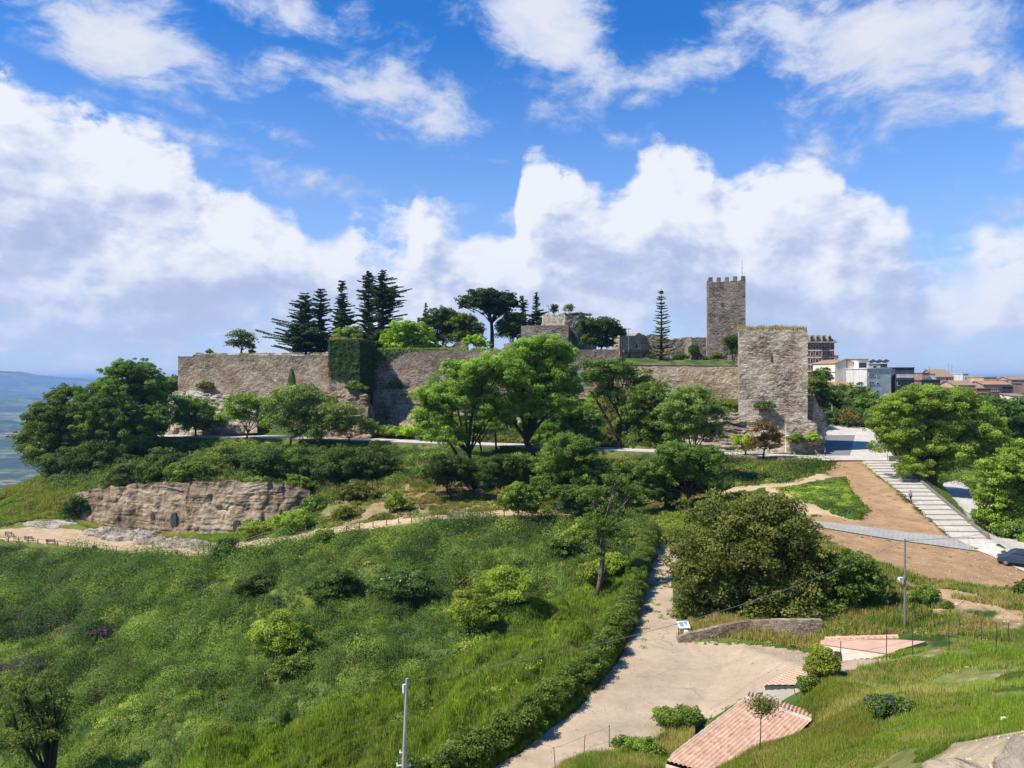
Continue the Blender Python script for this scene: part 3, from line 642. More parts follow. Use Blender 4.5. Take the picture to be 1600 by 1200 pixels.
# ---------------------------------------------------------------- far valley and mountains, as one sheet to the horizon
def valley():
    nr, na = 190, 420
    r = np.concatenate([[0], 400*np.power(150.0, np.linspace(0, 1, nr-1))]); a = np.linspace(0, 2*np.pi, na+1)[:-1]
    RR, AA = np.meshgrid(r, a, indexing='ij'); X = RR*np.sin(AA); Y = RR*np.cos(AA)
    ht = fbm(X, Y, 1/5200., 5, 61)
    Z = -455+190*(ht-0.5)*np.clip(RR/2500, 0, 1)*2-40*np.clip(fbm(X, Y, 1/900., 4, 5)-0.3, 0, 1)*np.clip(RR/2000, 0, 1)
    def ridge(c0, c1, d0, w, zt, seed):
        az = np.arctan2(X, Y); m = np.clip(1-np.abs((az-(c0+c1)/2)/((c1-c0)/2))**3, 0, 1)
        bump = 0.62+0.76*fbm(az*34+seed, az*0+seed, 1.0, 5, seed)
        s = np.exp(-((RR-d0)/w)**2); return (zt+455)*m*s*bump
    Z = Z+ridge(-0.95, -0.42, 21000, 3500, 130, 7)+ridge(-0.54, -0.30, 13500, 2000, -5, 3)+ridge(-0.485, -0.37, 9500, 1300, 25, 12)
    Z = Z+ridge(-0.85, -0.52, 11500, 1800, -150, 9)+ridge(-0.8, -0.5, 7000, 1100, -290, 19)+ridge(-0.3, 1.2, 26000, 4000, -60, 5)
    Z = np.minimum(Z, 200)
    Z[RR < 1400] = np.minimum(Z[RR < 1400], -475)
    V = np.stack([X, Y, Z], -1)
    V2 = V.reshape(-1, 3); ii = np.arange(nr*na).reshape(nr, na); jj = np.roll(ii, -1, 1)
    F = np.stack([ii[:-1], ii[1:], jj[1:], jj[:-1]], -1).reshape(-1, 4)
    m, t, o = new_mat('valley_land'); P = wpos(t)
    cell = t.voro(t.v('ADD', t.v('MULTIPLY', P, (1/330., 1/230., 0)), t.v('SCALE', t.noise(P, 1/700., 2, 0.5, color=True), 0.9)), 1.0, 'F1', 'Color')
    cv = t.sep(cell)[0]
    fld = t.ramp(cv, [(0.0, (0.10, 0.14, 0.04)), (0.3, (0.15, 0.20, 0.05)), (0.5, (0.24, 0.26, 0.09)), (0.7, (0.11, 0.16, 0.045)), (0.86, (0.26, 0.21, 0.11)), (1.0, (0.20, 0.25, 0.08))], 'CONSTANT')
    w_ = t.noise(P, 1/420., 8, 0.62)
    col = t.mix(t.maprange(w_, 0.46, 0.52, 0, 0.9), fld, (0.030, 0.050, 0.022))
    w2 = t.noise(P, 1/60., 4, 0.6); col = t.mix(t.maprange(w2, 0.53, 0.57, 0, 0.8), col, (0.03, 0.05, 0.02))
    w3 = t.noise(t.v('ADD', P, (900, 0, 0)), 1/35., 2, 0.5); w4 = t.noise(P, 1/900., 2, 0.5)
    col = t.mix(t.m('MULTIPLY', t.maprange(w3, 0.70, 0.73), t.maprange(w4, 0.5, 0.6)), col, (0.55, 0.48, 0.40))
    finish(t, o, col, 0.95, w_, 0.2, 10, 0.02)
    q = np_mesh('valley', V2, F, m, smooth=True); tagit(q, kind='structure')
valley()

# ---------------------------------------------------------------- masonry
def disp3(V, N, amp, s, seed=0):
    x, y, z = V[:, 0], V[:, 1], V[:, 2]
    d = fbm(x*1.0+z*0.31+y*0.83, z*1.6+y*0.27, s, 5, seed)-0.5
    return V+N*(d*2*amp)[:, None]
def masonry(name, p0, p1, depth, z0, z1, mat, amp=0.10, top=0.25, step=0.55, parent=None, seed=1, batter=0.0, notch=None):
    """a standing block of rough masonry: p0, p1 front corners seen from the front (left, right), z1 a number or a function of 0..1"""
    p0 = np.array(p0[:2], float); p1 = np.array(p1[:2], float); L = np.linalg.norm(p1-p0); u = (p1-p0)/L; n = np.array([-u[1], u[0]])
    if n[1] < 0: n = -n
    topf = z1 if callable(z1) else (lambda s: z1+0*s)
    nx = max(4, int(L/step)); ny = max(2, int(depth/step/1.2)); nz = max(3, int((np.max(topf(np.linspace(0, 1, 20)))-z0)/step))
    Vs, Fs, b = [], [], 0
    def sheet(o, e1, e2, n1_, n2_, hfn, N):
        nonlocal b
        s, t_ = np.meshgrid(np.linspace(0, 1, n1_+1), np.linspace(0, 1, n2_+1), indexing='ij')
        V = hfn(s.ravel(), t_.ravel())
        ii = np.arange((n1_+1)*(n2_+1)).reshape(n1_+1, n2_+1)
        F = np.stack([ii[:-1, :-1], ii[1:, :-1], ii[1:, 1:], ii[:-1, 1:]], -1).reshape(-1, 4)
        Vs.append(V); Fs.append(F+b); b += len(V)
    def jag(s): 
        k = s*L+seed*13.7
        return topf(s)+top*(fbm(k, k*0+seed, 0.9, 3, seed)-0.5)*2-top*0.9*np.clip(fbm(k, k*0+3, 0.35, 2, seed+5)-0.62, 0, 1)*6
    def pt(s, w, t_):         # s along, w across, t up
        zt = jag(s); z = z0+(zt-z0)*t_
        bt = batter*(1-t_)*(z1 - z0 if not callable(z1) else 8)
        q = p0+np.outer(s*L, u)+np.outer(w, n)
        amp_ = amp*2*(fbm(s*L+w*0.9, z*1.4, 0.55, 4, seed)-0.5)+amp*0.9*(fbm(s*L+w, z*2.2, 2.2, 2, seed+9)-0.5)
        sgn_n = np.where(w <= 0.001, -1.0, np.where(w >= depth-0.001, 1.0, 0.0)); sgn_u = np.where(s <= 0.0001, -1.0, np.where(s >= 0.9999, 1.0, 0.0))
        q = q+n[None]*(sgn_n*(amp_+bt))[:, None]+u[None]*(sgn_u*(amp_+bt*0.6))[:, None]
        return np.column_stack([q, z])
    sheet(0, 0, 0, nx, nz, lambda s, t_: pt(s, 0*s, t_), None)
    sheet(0, 0, 0, nx, nz, lambda s, t_: pt(1-s, 0*s+depth, t_), None)
    sheet(0, 0, 0, ny, nz, lambda s, t_: pt(0*s+1, s*depth, t_), None)
    sheet(0, 0, 0, ny, nz, lambda s, t_: pt(0*s, (1-s)*depth, t_), None)
    sheet(0, 0, 0, nx, ny, lambda s, t_: pt(s, t_*depth, 0*s+1), None)
    return np_mesh(name, np.vstack(Vs), np.vstack(Fs), mat, parent=parent, smooth=False)
def cliff_sheet(name, base, topl, mat, amp=0.9, nz=34, dens=0.45, seed=3, kind=None, parent=None, ledge=0.5, noise_s=0.35):
    """a rock face between a foot line and a brow line, broken into ledges"""
    base = [Vector(p) for p in base]; topl = [Vector(p) for p in topl]
    def resample(L, n):
        ds = [0]
        for a, b in zip(L, L[1:]): ds.append(ds[-1]+(b-a).length)
        out = []
        for k in range(n):
            d = ds[-1]*k/(n-1); i = 0
            while i < len(L)-2 and ds[i+1] < d: i += 1
            f = (d-ds[i])/max(1e-6, ds[i+1]-ds[i]); out.append(L[i].lerp(L[i+1], min(1, f)))
        return np.array([tuple(v) for v in out])
    Ltot = sum((b-a).length for a, b in zip(base, base[1:])); nx = int(Ltot/dens)+2
    B = resample(base, nx); T = resample(topl, nx)
    f = np.linspace(0, 1, nz)[None, :, None]; V = B[:, None]*(1-f)+T[:, None]*f
    H = np.linalg.norm(T-B, axis=1).mean()
    d = np.gradient(B, axis=0); N = np.stack([d[:, 1], -d[:, 0], np.zeros(nx)], -1); N /= np.linalg.norm(N, axis=1)[:, None]
    N = np.repeat(N[:, None], nz, 1); s = np.cumsum(np.linalg.norm(d, axis=1))[:, None]+0*f[..., 0]; z = V[..., 2]
    a = fbm(s, z*1.2, noise_s, 5, seed)-0.5; st = fbm(s*0.25, z*2.4+1.5*fbm(s, z, 0.15, 2, seed+1), 0.8, 4, seed+2)-0.5
    cr = -np.clip(0.10-np.abs(fbm(s, z*0.6, 0.22, 3, seed+6)-0.5), 0, 1)*7
    k = a*2*amp+st*1.6*amp*ledge+cr*amp*0.8
    edge = np.minimum(1, np.minimum(s, s.max()-s)/3.0); k = k*edge
    V = V+N*k[..., None]
    V[..., 2] += (fbm(s, z, 0.5, 3, seed+8)-0.5)*1.2*np.linspace(0, 1, nz)[None]
    # roll the brow back into the hill
    back = V[:, -1:]+np.array([[[0, 2.2, -0.9]]]); V = np.concatenate([V, back], 1)
    ii = np.arange(V.shape[0]*V.shape[1]).reshape(V.shape[:2])
    F = np.stack([ii[:-1, :-1], ii[1:, :-1], ii[1:, 1:], ii[:-1, 1:]], -1).reshape(-1, 4)
    o = np_mesh(name, V.reshape(-1, 3), F, mat, smooth=False, parent=parent)
    if kind: tagit(o, kind=kind)
    return o
def P2(px, D): return (XD(px, D), D)

# curtain walls: each straight stretch is one wall
wl = tagit(masonry('castle_wall', P2(278, 246), P2(516, 238), 2.6, -17, lambda s: np.where(s < 0.105, ZD(557, 246), ZD(553.3, 245)-0.5*s), M_WALL, 0.14, 0.22, seed=2), 'long pale rubble curtain wall left of the ivy covered tower', 'wall')
masonry('wall_return', (XD(278, 246)+0.1, 248.6), (XD(278, 246)+2.6, 248.7), 34, -12, ZD(557, 248), M_WALL, 0.12, 0.2, parent=wl, seed=8)
tagit(masonry('castle_wall', P2(583, 239), P2(905, 222), 2.6, -17, lambda s: ZD(547.5, 239)-0.6*s, M_WALLG, 0.14, 0.12, seed=4), 'recessed grey curtain wall between the ivy tower and the big trees', 'wall')
tagit(masonry('castle_wall', P2(893, 213), P2(967, 211.5), 3.0, -16, lambda s: np.where(s < 0.13, ZD(541, 213), ZD(546, 213)), M_WALLG, 0.12, 0.10, seed=5), 'short taller stretch of curtain wall in front of the round pine', 'wall')
tagit(masonry('castle_wall', P2(968, 201), P2(1158, 194), 2.4, -12, lambda s: ZD(570, 201)-0.35*s, M_WALL, 0.13, 0.10, seed=6), 'low level curtain wall with a flat top below the crenellated tower', 'wall')
cp_ = MB()
for k in range(40):
    f = (k+0.5)/40; x = XD(968, 201)*(1-f)+XD(1158, 194)*f; y = 201*(1-f)+194*f
    cp_.box(x, y+1.1, ZD(570, 201)-0.35*f+0.12+0.03*math.sin(k*3.1), 0.86, 2.5, 0.16, -0.22)
cp_.build('coping', M_PALEROCK, bpy.data.objects['castle_wall.003'])

# ivy tower
ivt = empty('ivy_tower', (-51, 230, -6), label='square tower wholly covered in dark green ivy, built on the curtain wall', cat='tower')
masonry('wall', P2(514, 226), (XD(562, 225), 225), 14.5, -15, ZD(534, 226), M_WALLG, 0.10, 0.2, parent=ivt, seed=7)
# bastion
bas = empty('bastion', (62, 180, -17), label='massive square stone bastion with grass on its flat top beside the plaza', cat='tower')
masonry('wall', P2(1155, 181), P2(1262, 177), 15, -15, lambda s: ZD(514.5, 181)-0.4*s, M_BASTION, 0.16, 0.28, parent=bas, seed=12)
masonry('buttress', P2(1226, 177.2), P2(1277, 175.2), 13, -17.6, lambda s: ZD(648, 177)-3.0*np.clip(s-0.35, 0, 1), M_BASTION, 0.3, 0.4, parent=bas, seed=14, batter=0.05)
masonry('footing', P2(1231, 173.5), P2(1284, 172.5), 16, -17.6, lambda s: ZD(682, 173.5)+0.3*s, M_WALL, 0.35, 0.5, parent=bas, seed=15)
masonry('side_wall', P2(1271, 179.5), P2(1290, 183), 20, -17.6, lambda s: ZD(618, 180)-5.0*s, M_BASTION, 0.5, 0.8, parent=bas, seed=16)
sl = MB(); sl.box(XD(1204.5, 179.2), 179.1, ZD(559, 179), 0.22, 0.5, 1.5); sl.build('arrow_slit', M_HOLE, bas)
# crenellated tower
twr = empty('castle_tower', (63, 222, 4), label='tall square crenellated stone tower with a mast on its roof', cat='tower')
tp0 = np.array(P2(1107, 214)); tp1 = np.array(P2(1165, 212)); 
masonry('wall', tp0, tp1, 10.6, 2.0, ZD(440, 213), M_TOWER, 0.07, 0.03, parent=twr, seed=20)
tu = (tp1-tp0)/np.linalg.norm(tp1-tp0); tn = np.array([-tu[1], tu[0]]); TL = np.linalg.norm(tp1-tp0)
def merlons(side, count):
    for k in range(count):
        mb = MB(); f = (k+0.5)/count if side in 'x' else k/(count-1)
        w = 1.15
        for (bx, by) in ([(w/2+f*(TL-w), 0.35)] if side == 'f' else [(w/2+f*(TL-w), 10.25)] if side == 'b' else [(0.35, w/2+0.5+f*(9.6-w))] if side == 'l' else [(TL-0.35, w/2+0.5+f*(9.6-w))]):
            c = tp0+tu*bx+tn*by; rz = math.atan2(tu[1], tu[0])
            zt = ZD(440, 213); h = 1.35+0.12*math.sin(k*5)
            mb.box(c[0], c[1], zt+h/2-0.1, w if side in 'fb' else 0.62, 0.62 if side in 'fb' else w, h, rz)
            mb.box(c[0], c[1], zt+h-0.06, (w if side in 'fb' else 0.62)*0.9, (0.62 if side in 'fb' else w)*0.9, 0.12, rz)
        mb.build('merlon', M_TOWER, twr)
merlons('f', 5); merlons('b', 5)
for sd in 'lr': merlons(sd, 5)
wn = MB(); c = tp0+tu*(TL*0.36); wn.box(c[0], c[1]-0.05, ZD(475, 213.5), 0.55, 0.3, 0.85, math.atan2(tu[1], tu[0])); wn.build('window', M_HOLE, twr)
M_METAL = plain('grey_metal', (0.30, 0.31, 0.32), 0.45, 0.1, 3, 0.5, 0.6)
M_DMETAL = plain('dark_metal', (0.06, 0.06, 0.06), 0.5, 0.2, 3, 0.4, 0.4)
ms = MB(); c = tp0+tu*(TL*0.92)+tn*1.5; ms.tube([(c[0], c[1], ZD(440, 213)-.2), (c[0], c[1], ZD(405, 213))], [0.07, 0.03], 6); ms.beam((c[0]-.5, c[1], ZD(418, 213)), (c[0]+.5, c[1], ZD(418, 213)), .04); ms.build('mast', M_DMETAL, twr)

# ruins inside the court
rg = empty('gatehouse_ruin', (16, 240, 8), label='roofless pale stone gatehouse ruin with plants on its top', cat='ruin')
masonry('front_wall', P2(814, 232), P2(888, 230), 6, 4, ZD(508.5, 232), M_COURTG, 0.10, 0.12, parent=rg, seed=31)
masonry('wall', P2(847, 241), P2(885, 235.5), 8, 4, lambda s: ZD(491.5, 238)+0.3*np.sin(s*9), M_PALEROCK, 0.12, 0.3, parent=rg, seed=32)
masonry('wall', P2(883, 233.5), P2(905, 234.5), 8, 4, lambda s: ZD(490, 236)-1.0*np.clip(s-0.7, 0, 1)*3, M_COURTG, 0.3, 0.5, parent=rg, seed=33)
masonry('wall', P2(906, 240), P2(932, 243), 6, 4, lambda s: ZD(492, 240)-2.2*s*s, M_COURTG, 0.25, 0.4, parent=rg, seed=34)
dr = MB(); dr.box(XD(900, 233), 233.6, ZD(527, 233), 1.2, 1.4, 4.2); dr.build('doorway', M_HOLE, rg)
for k in range(2): pass
rl = empty('low_ruin', (-18, 246, 8), label='low broken stone wall overgrown with weeds behind the curtain wall', cat='ruin')
masonry('wall', P2(694, 246), P2(731, 246), 4, 5, lambda s: ZD(535, 246)-0.6*np.sin(s*7), M_COURTG, 0.2, 0.5, parent=rl, seed=36)
masonry('wall', P2(787, 246), P2(812, 244), 3, 5, lambda s: ZD(531, 246)-1.4*(1-s), M_COURTG, 0.2, 0.5, parent=rl, seed=37)
yr = empty('courtyard_wall', (42, 232, 4), label='ruined courtyard wall with a row of stone corbels behind the conifer', cat='wall')
masonry('wall', P2(968, 229), P2(1008, 238), 3, 2, lambda s: ZD(525.5, 232)+1.2*s+0.4*np.sin(s*11), M_COURT, 0.2, 0.35, parent=yr, seed=38)
masonry('wall', P2(1006, 238), P2(1082, 240), 3, 2, lambda s: ZD(524.5, 238)+0.5*np.sin(s*8)-0.7*s, M_COURT, 0.2, 0.3, parent=yr, seed=39)
for k in range(20):
    px = 974+k*5.1; D = 228.6+max(0, min(1, (px-968)/40))*9+max(0, (px-1008))*0.027
    m_ = MB(); m_.box(XD(px, D), D-0.45, ZD(547.5, D)-0.25, 0.42, 0.8, 0.55); m_.box(XD(px, D), D-0.2, ZD(547.5, D)-0.65, 0.36, 0.5, 0.35); m_.build('corbel', M_COURT, yr)
for (a, b, w, h) in ((974, 563, 3.4, 6), (983.5, 556, 2.6, 7), (1007, 555.5, 2.2, 6), (995, 541, 2.6, 5), (1057, 548, 2, 3)):
    m_ = MB(); D = 228.6+max(0, min(1, (a-968)/40))*9+max(0, (a-1008))*0.027-0.05; m_.box(XD(a, D), D, ZD(b, D), w/5.2, 0.5, h/5.2); m_.build('window', M_HOLE, yr)
pr = empty('gate_pier', (54, 226, 4), label='tall dark stone archway pier just left of the crenellated tower', cat='ruin')
masonry('wall', P2(1080.5, 222), P2(1087, 222), 9, 2, ZD(528, 222), M_COURTG, 0.1, 0.15, parent=pr, seed=41)
masonry('wall', P2(1086, 229), P2(1104, 229), 1.5, 2, ZD(528, 229)+0.2, M_COURTG, 0.1, 0.3, parent=pr, seed=42)
print('castle', round(time.time()-T0, 1))

# ---------------------------------------------------------------- rock faces
cb = [W(*p) for p in [(118,800,171),(130,812,168.6),(190,824,164),(250,834,160.6),(310,834,157.6),(370,833,155.4),(405,826,154.8),(440,813,155),(480,795,157.5)]]
ct = [W(*p) for p in [(118,772,171.6),(140,766,169.4),(195,758,165.6),(250,754,162.4),(310,753,159.6),(370,751,157.4),(405,753,157),(440,757,157.2),(485,765,159)]]
cliff = cliff_sheet('cliff', cb, ct, M_CLIFF, 0.75, 60, 0.33, 5, ledge=0.36)
tagit(cliff, kind='structure')
def hit(o, px, py):
    bv = BVHTree.FromPolygons([v.co[:] for v in o.data.vertices], [p.vertices[:] for p in o.data.polygons])
    d = W(px, py, 1.0).normalized(); h_ = bv.ray_cast(Vector((0, 0, 0)), d, 600)[0]
    return h_.copy() if h_ is not None else None
def niche(px, py, w, h, D, label):
    hp_ = hit(cliff, px, py) or W(px, py, D); hp_ = hp_+Vector((0, -0.32, 0))
    e = empty('cave_doorway', hp_, label=label, cat='cave opening', group='openings cut in the cliff')
    m_ = MB(); c = hp_; n = 8
    vs = [(c.x-w/2, c.y, c.z-h/2), (c.x+w/2, c.y, c.z-h/2)]+[(c.x+w/2*math.cos(math.pi*k/n), c.y, c.z+h*0.22+h*0.28*math.sin(math.pi*k/n)) for k in range(n+1)]
    N_ = len(vs); m_.poly(vs+[(x, y+1.6, z) for x, y, z in vs], [list(range(N_)), list(range(N_, 2*N_))[::-1]]+[[i, (i+1) % N_, N_+(i+1) % N_, N_+i] for i in range(N_)])
    m_.build('opening', M_HOLE, e)  # solid plug whose dark colour stands in for the shade inside
niche(272, 812, 1.15, 2.9, 158.3, 'taller dark doorway cut in the cliff, below the pale band')
niche(370, 821, 1.3, 2.2, 154.6, 'small arched doorway cut at the foot of the cliff, beside the shrubs')
niche(239, 806, 0.8, 1.3, 160.6, 'tiny square window hole in the shaded part of the cliff')
def slabs(name, lst, label, seed):
    Vs, Fs, b = [], [], 0; r_ = np.random.default_rng(seed)
    for (px, py, rx, ry, hh) in lst:
        c = pg(px, py); n = 64; m = 26
        th, ph = np.meshgrid(np.linspace(0, 2*np.pi, n, endpoint=False), np.linspace(0, np.pi/2, m), indexing='ij')
        rr = 1+0.7*(fbm(np.cos(th)*3+px, np.sin(th)*3+py, 1, 4, seed)-0.5)
        x = c.x+rx*np.cos(th)*np.cos(ph)**0.6*rr; y = c.y+ry*np.sin(th)*np.cos(ph)**0.6*rr
        q_ = fbm(x, y*1.8, 0.55, 4, seed+4)*5; st_ = (np.floor(q_)+np.clip((q_ % 1)*5-4, 0, 1))/5; zz = ground_z(x, y)-0.25+hh*np.sin(ph)**0.5*(0.25+1.3*st_+0.25*(fbm(x, y, 2.2, 3, seed+1)-0.5))
        V = np.stack([x, y, zz], -1).reshape(-1, 3); ii = np.arange(n*m).reshape(n, m); jj = np.roll(ii, -1, 0)
        F = np.stack([ii[:, :-1], jj[:, :-1], jj[:, 1:], ii[:, 1:]], -1).reshape(-1, 4)
        Vs.append(V); Fs.append(F+b); b += len(V)
    o = np_mesh(name, np.vstack(Vs), np.vstack(Fs), M_PALEROCK, smooth=False)
    return tagit(o, label, 'rock')
slabs('rock_slab', [(165,834,4.6,2.6,1.3),(205,840,5.5,2.6,1.5),(245,848,5.2,2.3,1.3),(285,853,4.4,1.9,1.1),(320,857,3.0,1.5,0.9),(185,829,4.4,1.6,1.1),(228,838,3.0,1.8,1.5)], 'broad stepped slab of pale bare rock at the foot of the cliff', 5)
slabs('rock_slab', [(70,820,4.2,2.0,0.7),(95,818,3.2,1.6,0.7),(128,813,4.0,1.6,0.6)], 'thin streak of flat pale rock in the grass by the left end of the path', 8)
# rock under the castle
def outcrop(label, base, topl, mat, amp, seed, dens=0.4, nz=44, ledge=0.8):
    o = cliff_sheet('rock_outcrop', [W(*p) for p in base], [W(*p) for p in topl], mat, amp, nz, dens, seed, None, None, ledge)
    return tagit(o, label, 'rock')
outcrop('big sandstone outcrop under the left corner of the castle wall', [(243,678,246),(256,681,234),(290,680,231),(330,679,229),(370,678,228),(402,676,229)], [(262,622,252),(272,611,244.6),(300,611,242),(335,617,239),(372,617,237),(400,640,236)], M_PALEROCK, 1.2, 15)
outcrop('rounded brown rock spur below the ivy tower', [(470,682,228),(505,684,222),(545,684,217.5),(578,684,217),(592,682,226)], [(480,640,230),(510,612,226),(545,605,222),(574,616,221),(583,640,229)], M_CLIFF, 0.9, 17)
outcrop('layered shaded rock ledges under the recessed wall', [(580,678,231),(640,678,226),(700,676,224),(770,676,220),(840,680,212),(900,690,205)], [(583,608,237.6),(640,606,235.4),(700,608,232.6),(770,612,228),(840,616,222),(900,618,214)], M_CLIFF, 0.9, 19)
outcrop('brown rock ledges below the forked tree, behind the walkway', [(880,690,207),(930,693,201),(985,698,193.5),(1035,702,187.5),(1060,703,185)], [(880,616,217),(930,608,211),(972,612,204.5),(1010,632,195.5),(1060,642,188.5)], M_CLIFF, 0.9, 29, 0.4, 44, 1.2)
outcrop('terraced pale rock face with horizontal ledges beside the bastion foot', [(1040,702,182.5),(1085,704,180.5),(1130,706,178.6),(1180,708,176.8),(1232,709,175.2)], [(1040,640,187.5),(1085,640,185.8),(1130,641,184),(1180,646,181),(1232,652,178.6)], M_PALEROCK, 0.9, 23, 0.35, 54, 1.6)
# ---------------------------------------------------------------- paving, stairs, walls of the new walkway
def strip(name, left, right, mat, thick=0.35, kind='structure', label=None, cat=None, parent=None):
    m_ = MB(); n = len(left)
    for i in range(n-1):
        a, b, c, d = left[i], right[i], right[i+1], left[i+1]
        m_.poly([a, b, c, d]+[(q[0], q[1], q[2]-thick) for q in (a, b, c, d)], [[0,1,2,3],[7,6,5,4],[0,4,5,1],[2,6,7,3],[1,5,6,2],[3,7,4,0]])
    o = m_.build(name, mat, parent)
    bm = bmesh.new(); bm.from_mesh(o.data); bmesh.ops.remove_doubles(bm, verts=bm.verts, dist=0.001); bmesh.ops.recalc_face_normals(bm, faces=bm.faces); bm.to_mesh(o.data); bm.free()
    if kind and parent is None: tagit(o, kind=kind)
    return o
ZW = -16.92
wo = [(230,683,225.5),(400,684,222),(575,689,210),(700,694,200),(800,697,194),(1000,706,179),(1155,711,171),(1290,718,162.2)]
outer = [(XD(a, c), c, ZW) for a, b, c in wo]
inner = [(x+1.4, y+d, ZW) for (x, y, z), d in zip(outer, (8.5, 8.5, 8.0, 7.6, 7.2, 7.0, 6.6, 6.5))]
strip('walkway', outer, inner, M_CONC, 0.5)
rw_ = MB()
for a, b in zip(outer, outer[1:]): rw_.beam((a[0], a[1]-0.14, ZW-1.18), (b[0], b[1]-0.14, ZW-1.18), 0.26, 2.3)
M_RETW = plain('rendered_wall', (0.20, 0.175, 0.15), 0.9, 0.2, 0.8, 0.1)
tagit(rw_.build('retaining_wall', M_RETW), 'long low retaining wall that carries the pale walkway', 'wall')
# plaza: a light border round a grey asphalt bay
def slab(name, poly, mat, thick=0.4, kind='structure'):
    m_ = MB(); n = len(poly); m_.poly(list(poly)+[(q[0], q[1], q[2]-thick) for q in poly], [list(range(n)), list(range(n, 2*n))[::-1]]+[[i, n+i, n+(i+1) % n, (i+1) % n] for i in range(n)])
    o = m_.build(name, mat); bm = bmesh.new(); bm.from_mesh(o.data); bmesh.ops.recalc_face_normals(bm, faces=bm.faces); bmesh.ops.triangulate(bm, faces=bm.faces); bm.to_mesh(o.data); bm.free()
    return tagit(o, kind=kind)
pz = lambda a, b, c, dz=0: (XD(a, c), c, ZD(b, c)+dz)
ZP = -16.9
def zp(a, c): # plaza surface: level in front, rising gently behind
    return ZP+max(0, (c-190))/45*2.5
Q = lambda a, c, dz=0.0: (XD(a, c), c, zp(a, c)+dz)
def sheet(name, rows, mat, dz, skirt=0.5):
    V = []; F = []; m = 8
    D0 = np.array([r_[2] for r_ in rows]); Lp = np.array([r_[0] for r_ in rows]); Rp = np.array([r_[1] for r_ in rows]); dd = np.linspace(D0[0], D0[-1], 24)
    for d in dd:
        a, b = XD(np.interp(d, D0, Lp), d), XD(np.interp(d, D0, Rp), d)
        for k in range(m+1): V.append((a+(b-a)*k/m, d, ZP+max(0, (d-190))/45*2.5+dz))
    ii = np.arange(len(V)).reshape(24, m+1); F = np.stack([ii[:-1, :-1], ii[:-1, 1:], ii[1:, 1:], ii[1:, :-1]], -1).reshape(-1, 4)
    o = np_mesh(name, V, F, mat, smooth=True); return tagit(o, kind='structure')
sheet('plaza', [(1279, 1401, 159.6), (1277, 1394, 172), (1279, 1387, 187), (1284, 1379, 203), (1291, 1358, 228), (1297, 1330, 240)], M_CONC, 0.0)
sheet('pavement', [(1277.5, 1328, 169.5), (1280, 1331, 187), (1285, 1334, 203), (1288, 1336, 213)], M_ASPH, 0.025)
for (a, c) in ((1378, 176), (1377, 182), (1375, 188)):
    bq = MB(); x, y, z = Q(a, c); bq.box(x, y, z+0.34, 1.9, 0.5, 0.10, 0.1); bq.box(x-.7, y, z+0.1, .2, .42, .2, 0.1); bq.box(x+.7, y, z+0.1, .2, .42, .2, 0.1)
    tagit(bq.build('stone_bench', M_RETW), {176: 'nearest dark stone bench at the right edge of the plaza', 182: 'middle dark stone bench at the right edge of the plaza', 188: 'farthest dark stone bench at the right edge of the plaza'}[c], 'bench', 'stone benches on the plaza')
# stairs: pale treads with dark risers
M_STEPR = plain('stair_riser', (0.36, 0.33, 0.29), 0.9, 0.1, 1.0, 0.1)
st = empty('stairway', (XD(1370, 159.5), 159.5, ZP), label='long straight flight of broad pale steps down from the plaza', cat='stairs')
NS = 19
def sx(f):   # left and right edge at fraction f of the way down
    D = 159.5*(1-f)+98*f
    pl = 1347+(1487-1347)*((D-159.5)/(98-159.5))**1.0
    return D
L0, L1 = Vector((XD(1347, 159.5), 159.5, 0)), Vector((XD(1487, 98), 98, 0)); R0, R1 = Vector((XD(1398, 159.5), 159.5, 0)), Vector((XD(1541, 98), 98, 0))
ZB0, ZB1 = ZP, -20.2
tr_, rs_ = MB(), MB()
for k in range(NS):
    f0, f1 = k/NS, (k+1)/NS; z = ZB0+(ZB1-ZB0)*f1+0.0
    a, b, c, d = L0.lerp(L1, f0), R0.lerp(R1, f0), R0.lerp(R1, f1), L0.lerp(L1, f1)
    zz = ZB0+(ZB1-ZB0)*f0 if k else ZP-0.0
    z = ZB0+(ZB1-ZB0)*(f1)
    if k == 0: pass
    tr_.poly([(q.x, q.y, z+(0.17)*0) for q in (a, b, c, d)]+[(q.x, q.y, z-0.5) for q in (a, b, c, d)], [[0,1,2,3][::-1],[4,5,6,7],[0,4,5,1][::-1],[2,6,7,3][::-1],[1,5,6,2][::-1],[3,7,4,0][::-1]])
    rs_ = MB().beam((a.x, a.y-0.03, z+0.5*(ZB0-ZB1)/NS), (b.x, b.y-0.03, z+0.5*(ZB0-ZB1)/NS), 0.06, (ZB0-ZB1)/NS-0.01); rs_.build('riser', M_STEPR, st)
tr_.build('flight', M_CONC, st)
def drape(name, left, right, mat, n=26, m=4, dz=0.09, kind='structure'):
    def along(L, f):
        f = f*(len(L)-1); i = min(int(f), len(L)-2); g = f-i; return (L[i][0]*(1-g)+L[i+1][0]*g, L[i][1]*(1-g)+L[i+1][1]*g)
    V = []
    for k in range(n+1):
        a, b = along(left, k/n), along(right, k/n)
        for j in range(m+1): x, y = a[0]+(b[0]-a[0])*j/m, a[1]+(b[1]-a[1])*j/m; V.append((x, y, gz(x, y)+dz))
    ii = np.arange(len(V)).reshape(n+1, m+1); F = np.stack([ii[:-1, :-1], ii[:-1, 1:], ii[1:, 1:], ii[1:, :-1]], -1).reshape(-1, 4)
    return tagit(np_mesh(name, V, F, mat, smooth=True), kind=kind)
drape('pavement', [(L1.x, L1.y), (XD(1532, 92.5), 92.5), (XD(1600, 87.5), 87.5), (XD(1700, 80), 80)], [(R1.x, R1.y), (XD(1580, 93.5), 93.5), (XD(1665, 88), 88), (XD(1760, 81), 81)], M_CONC)
kb = MB()
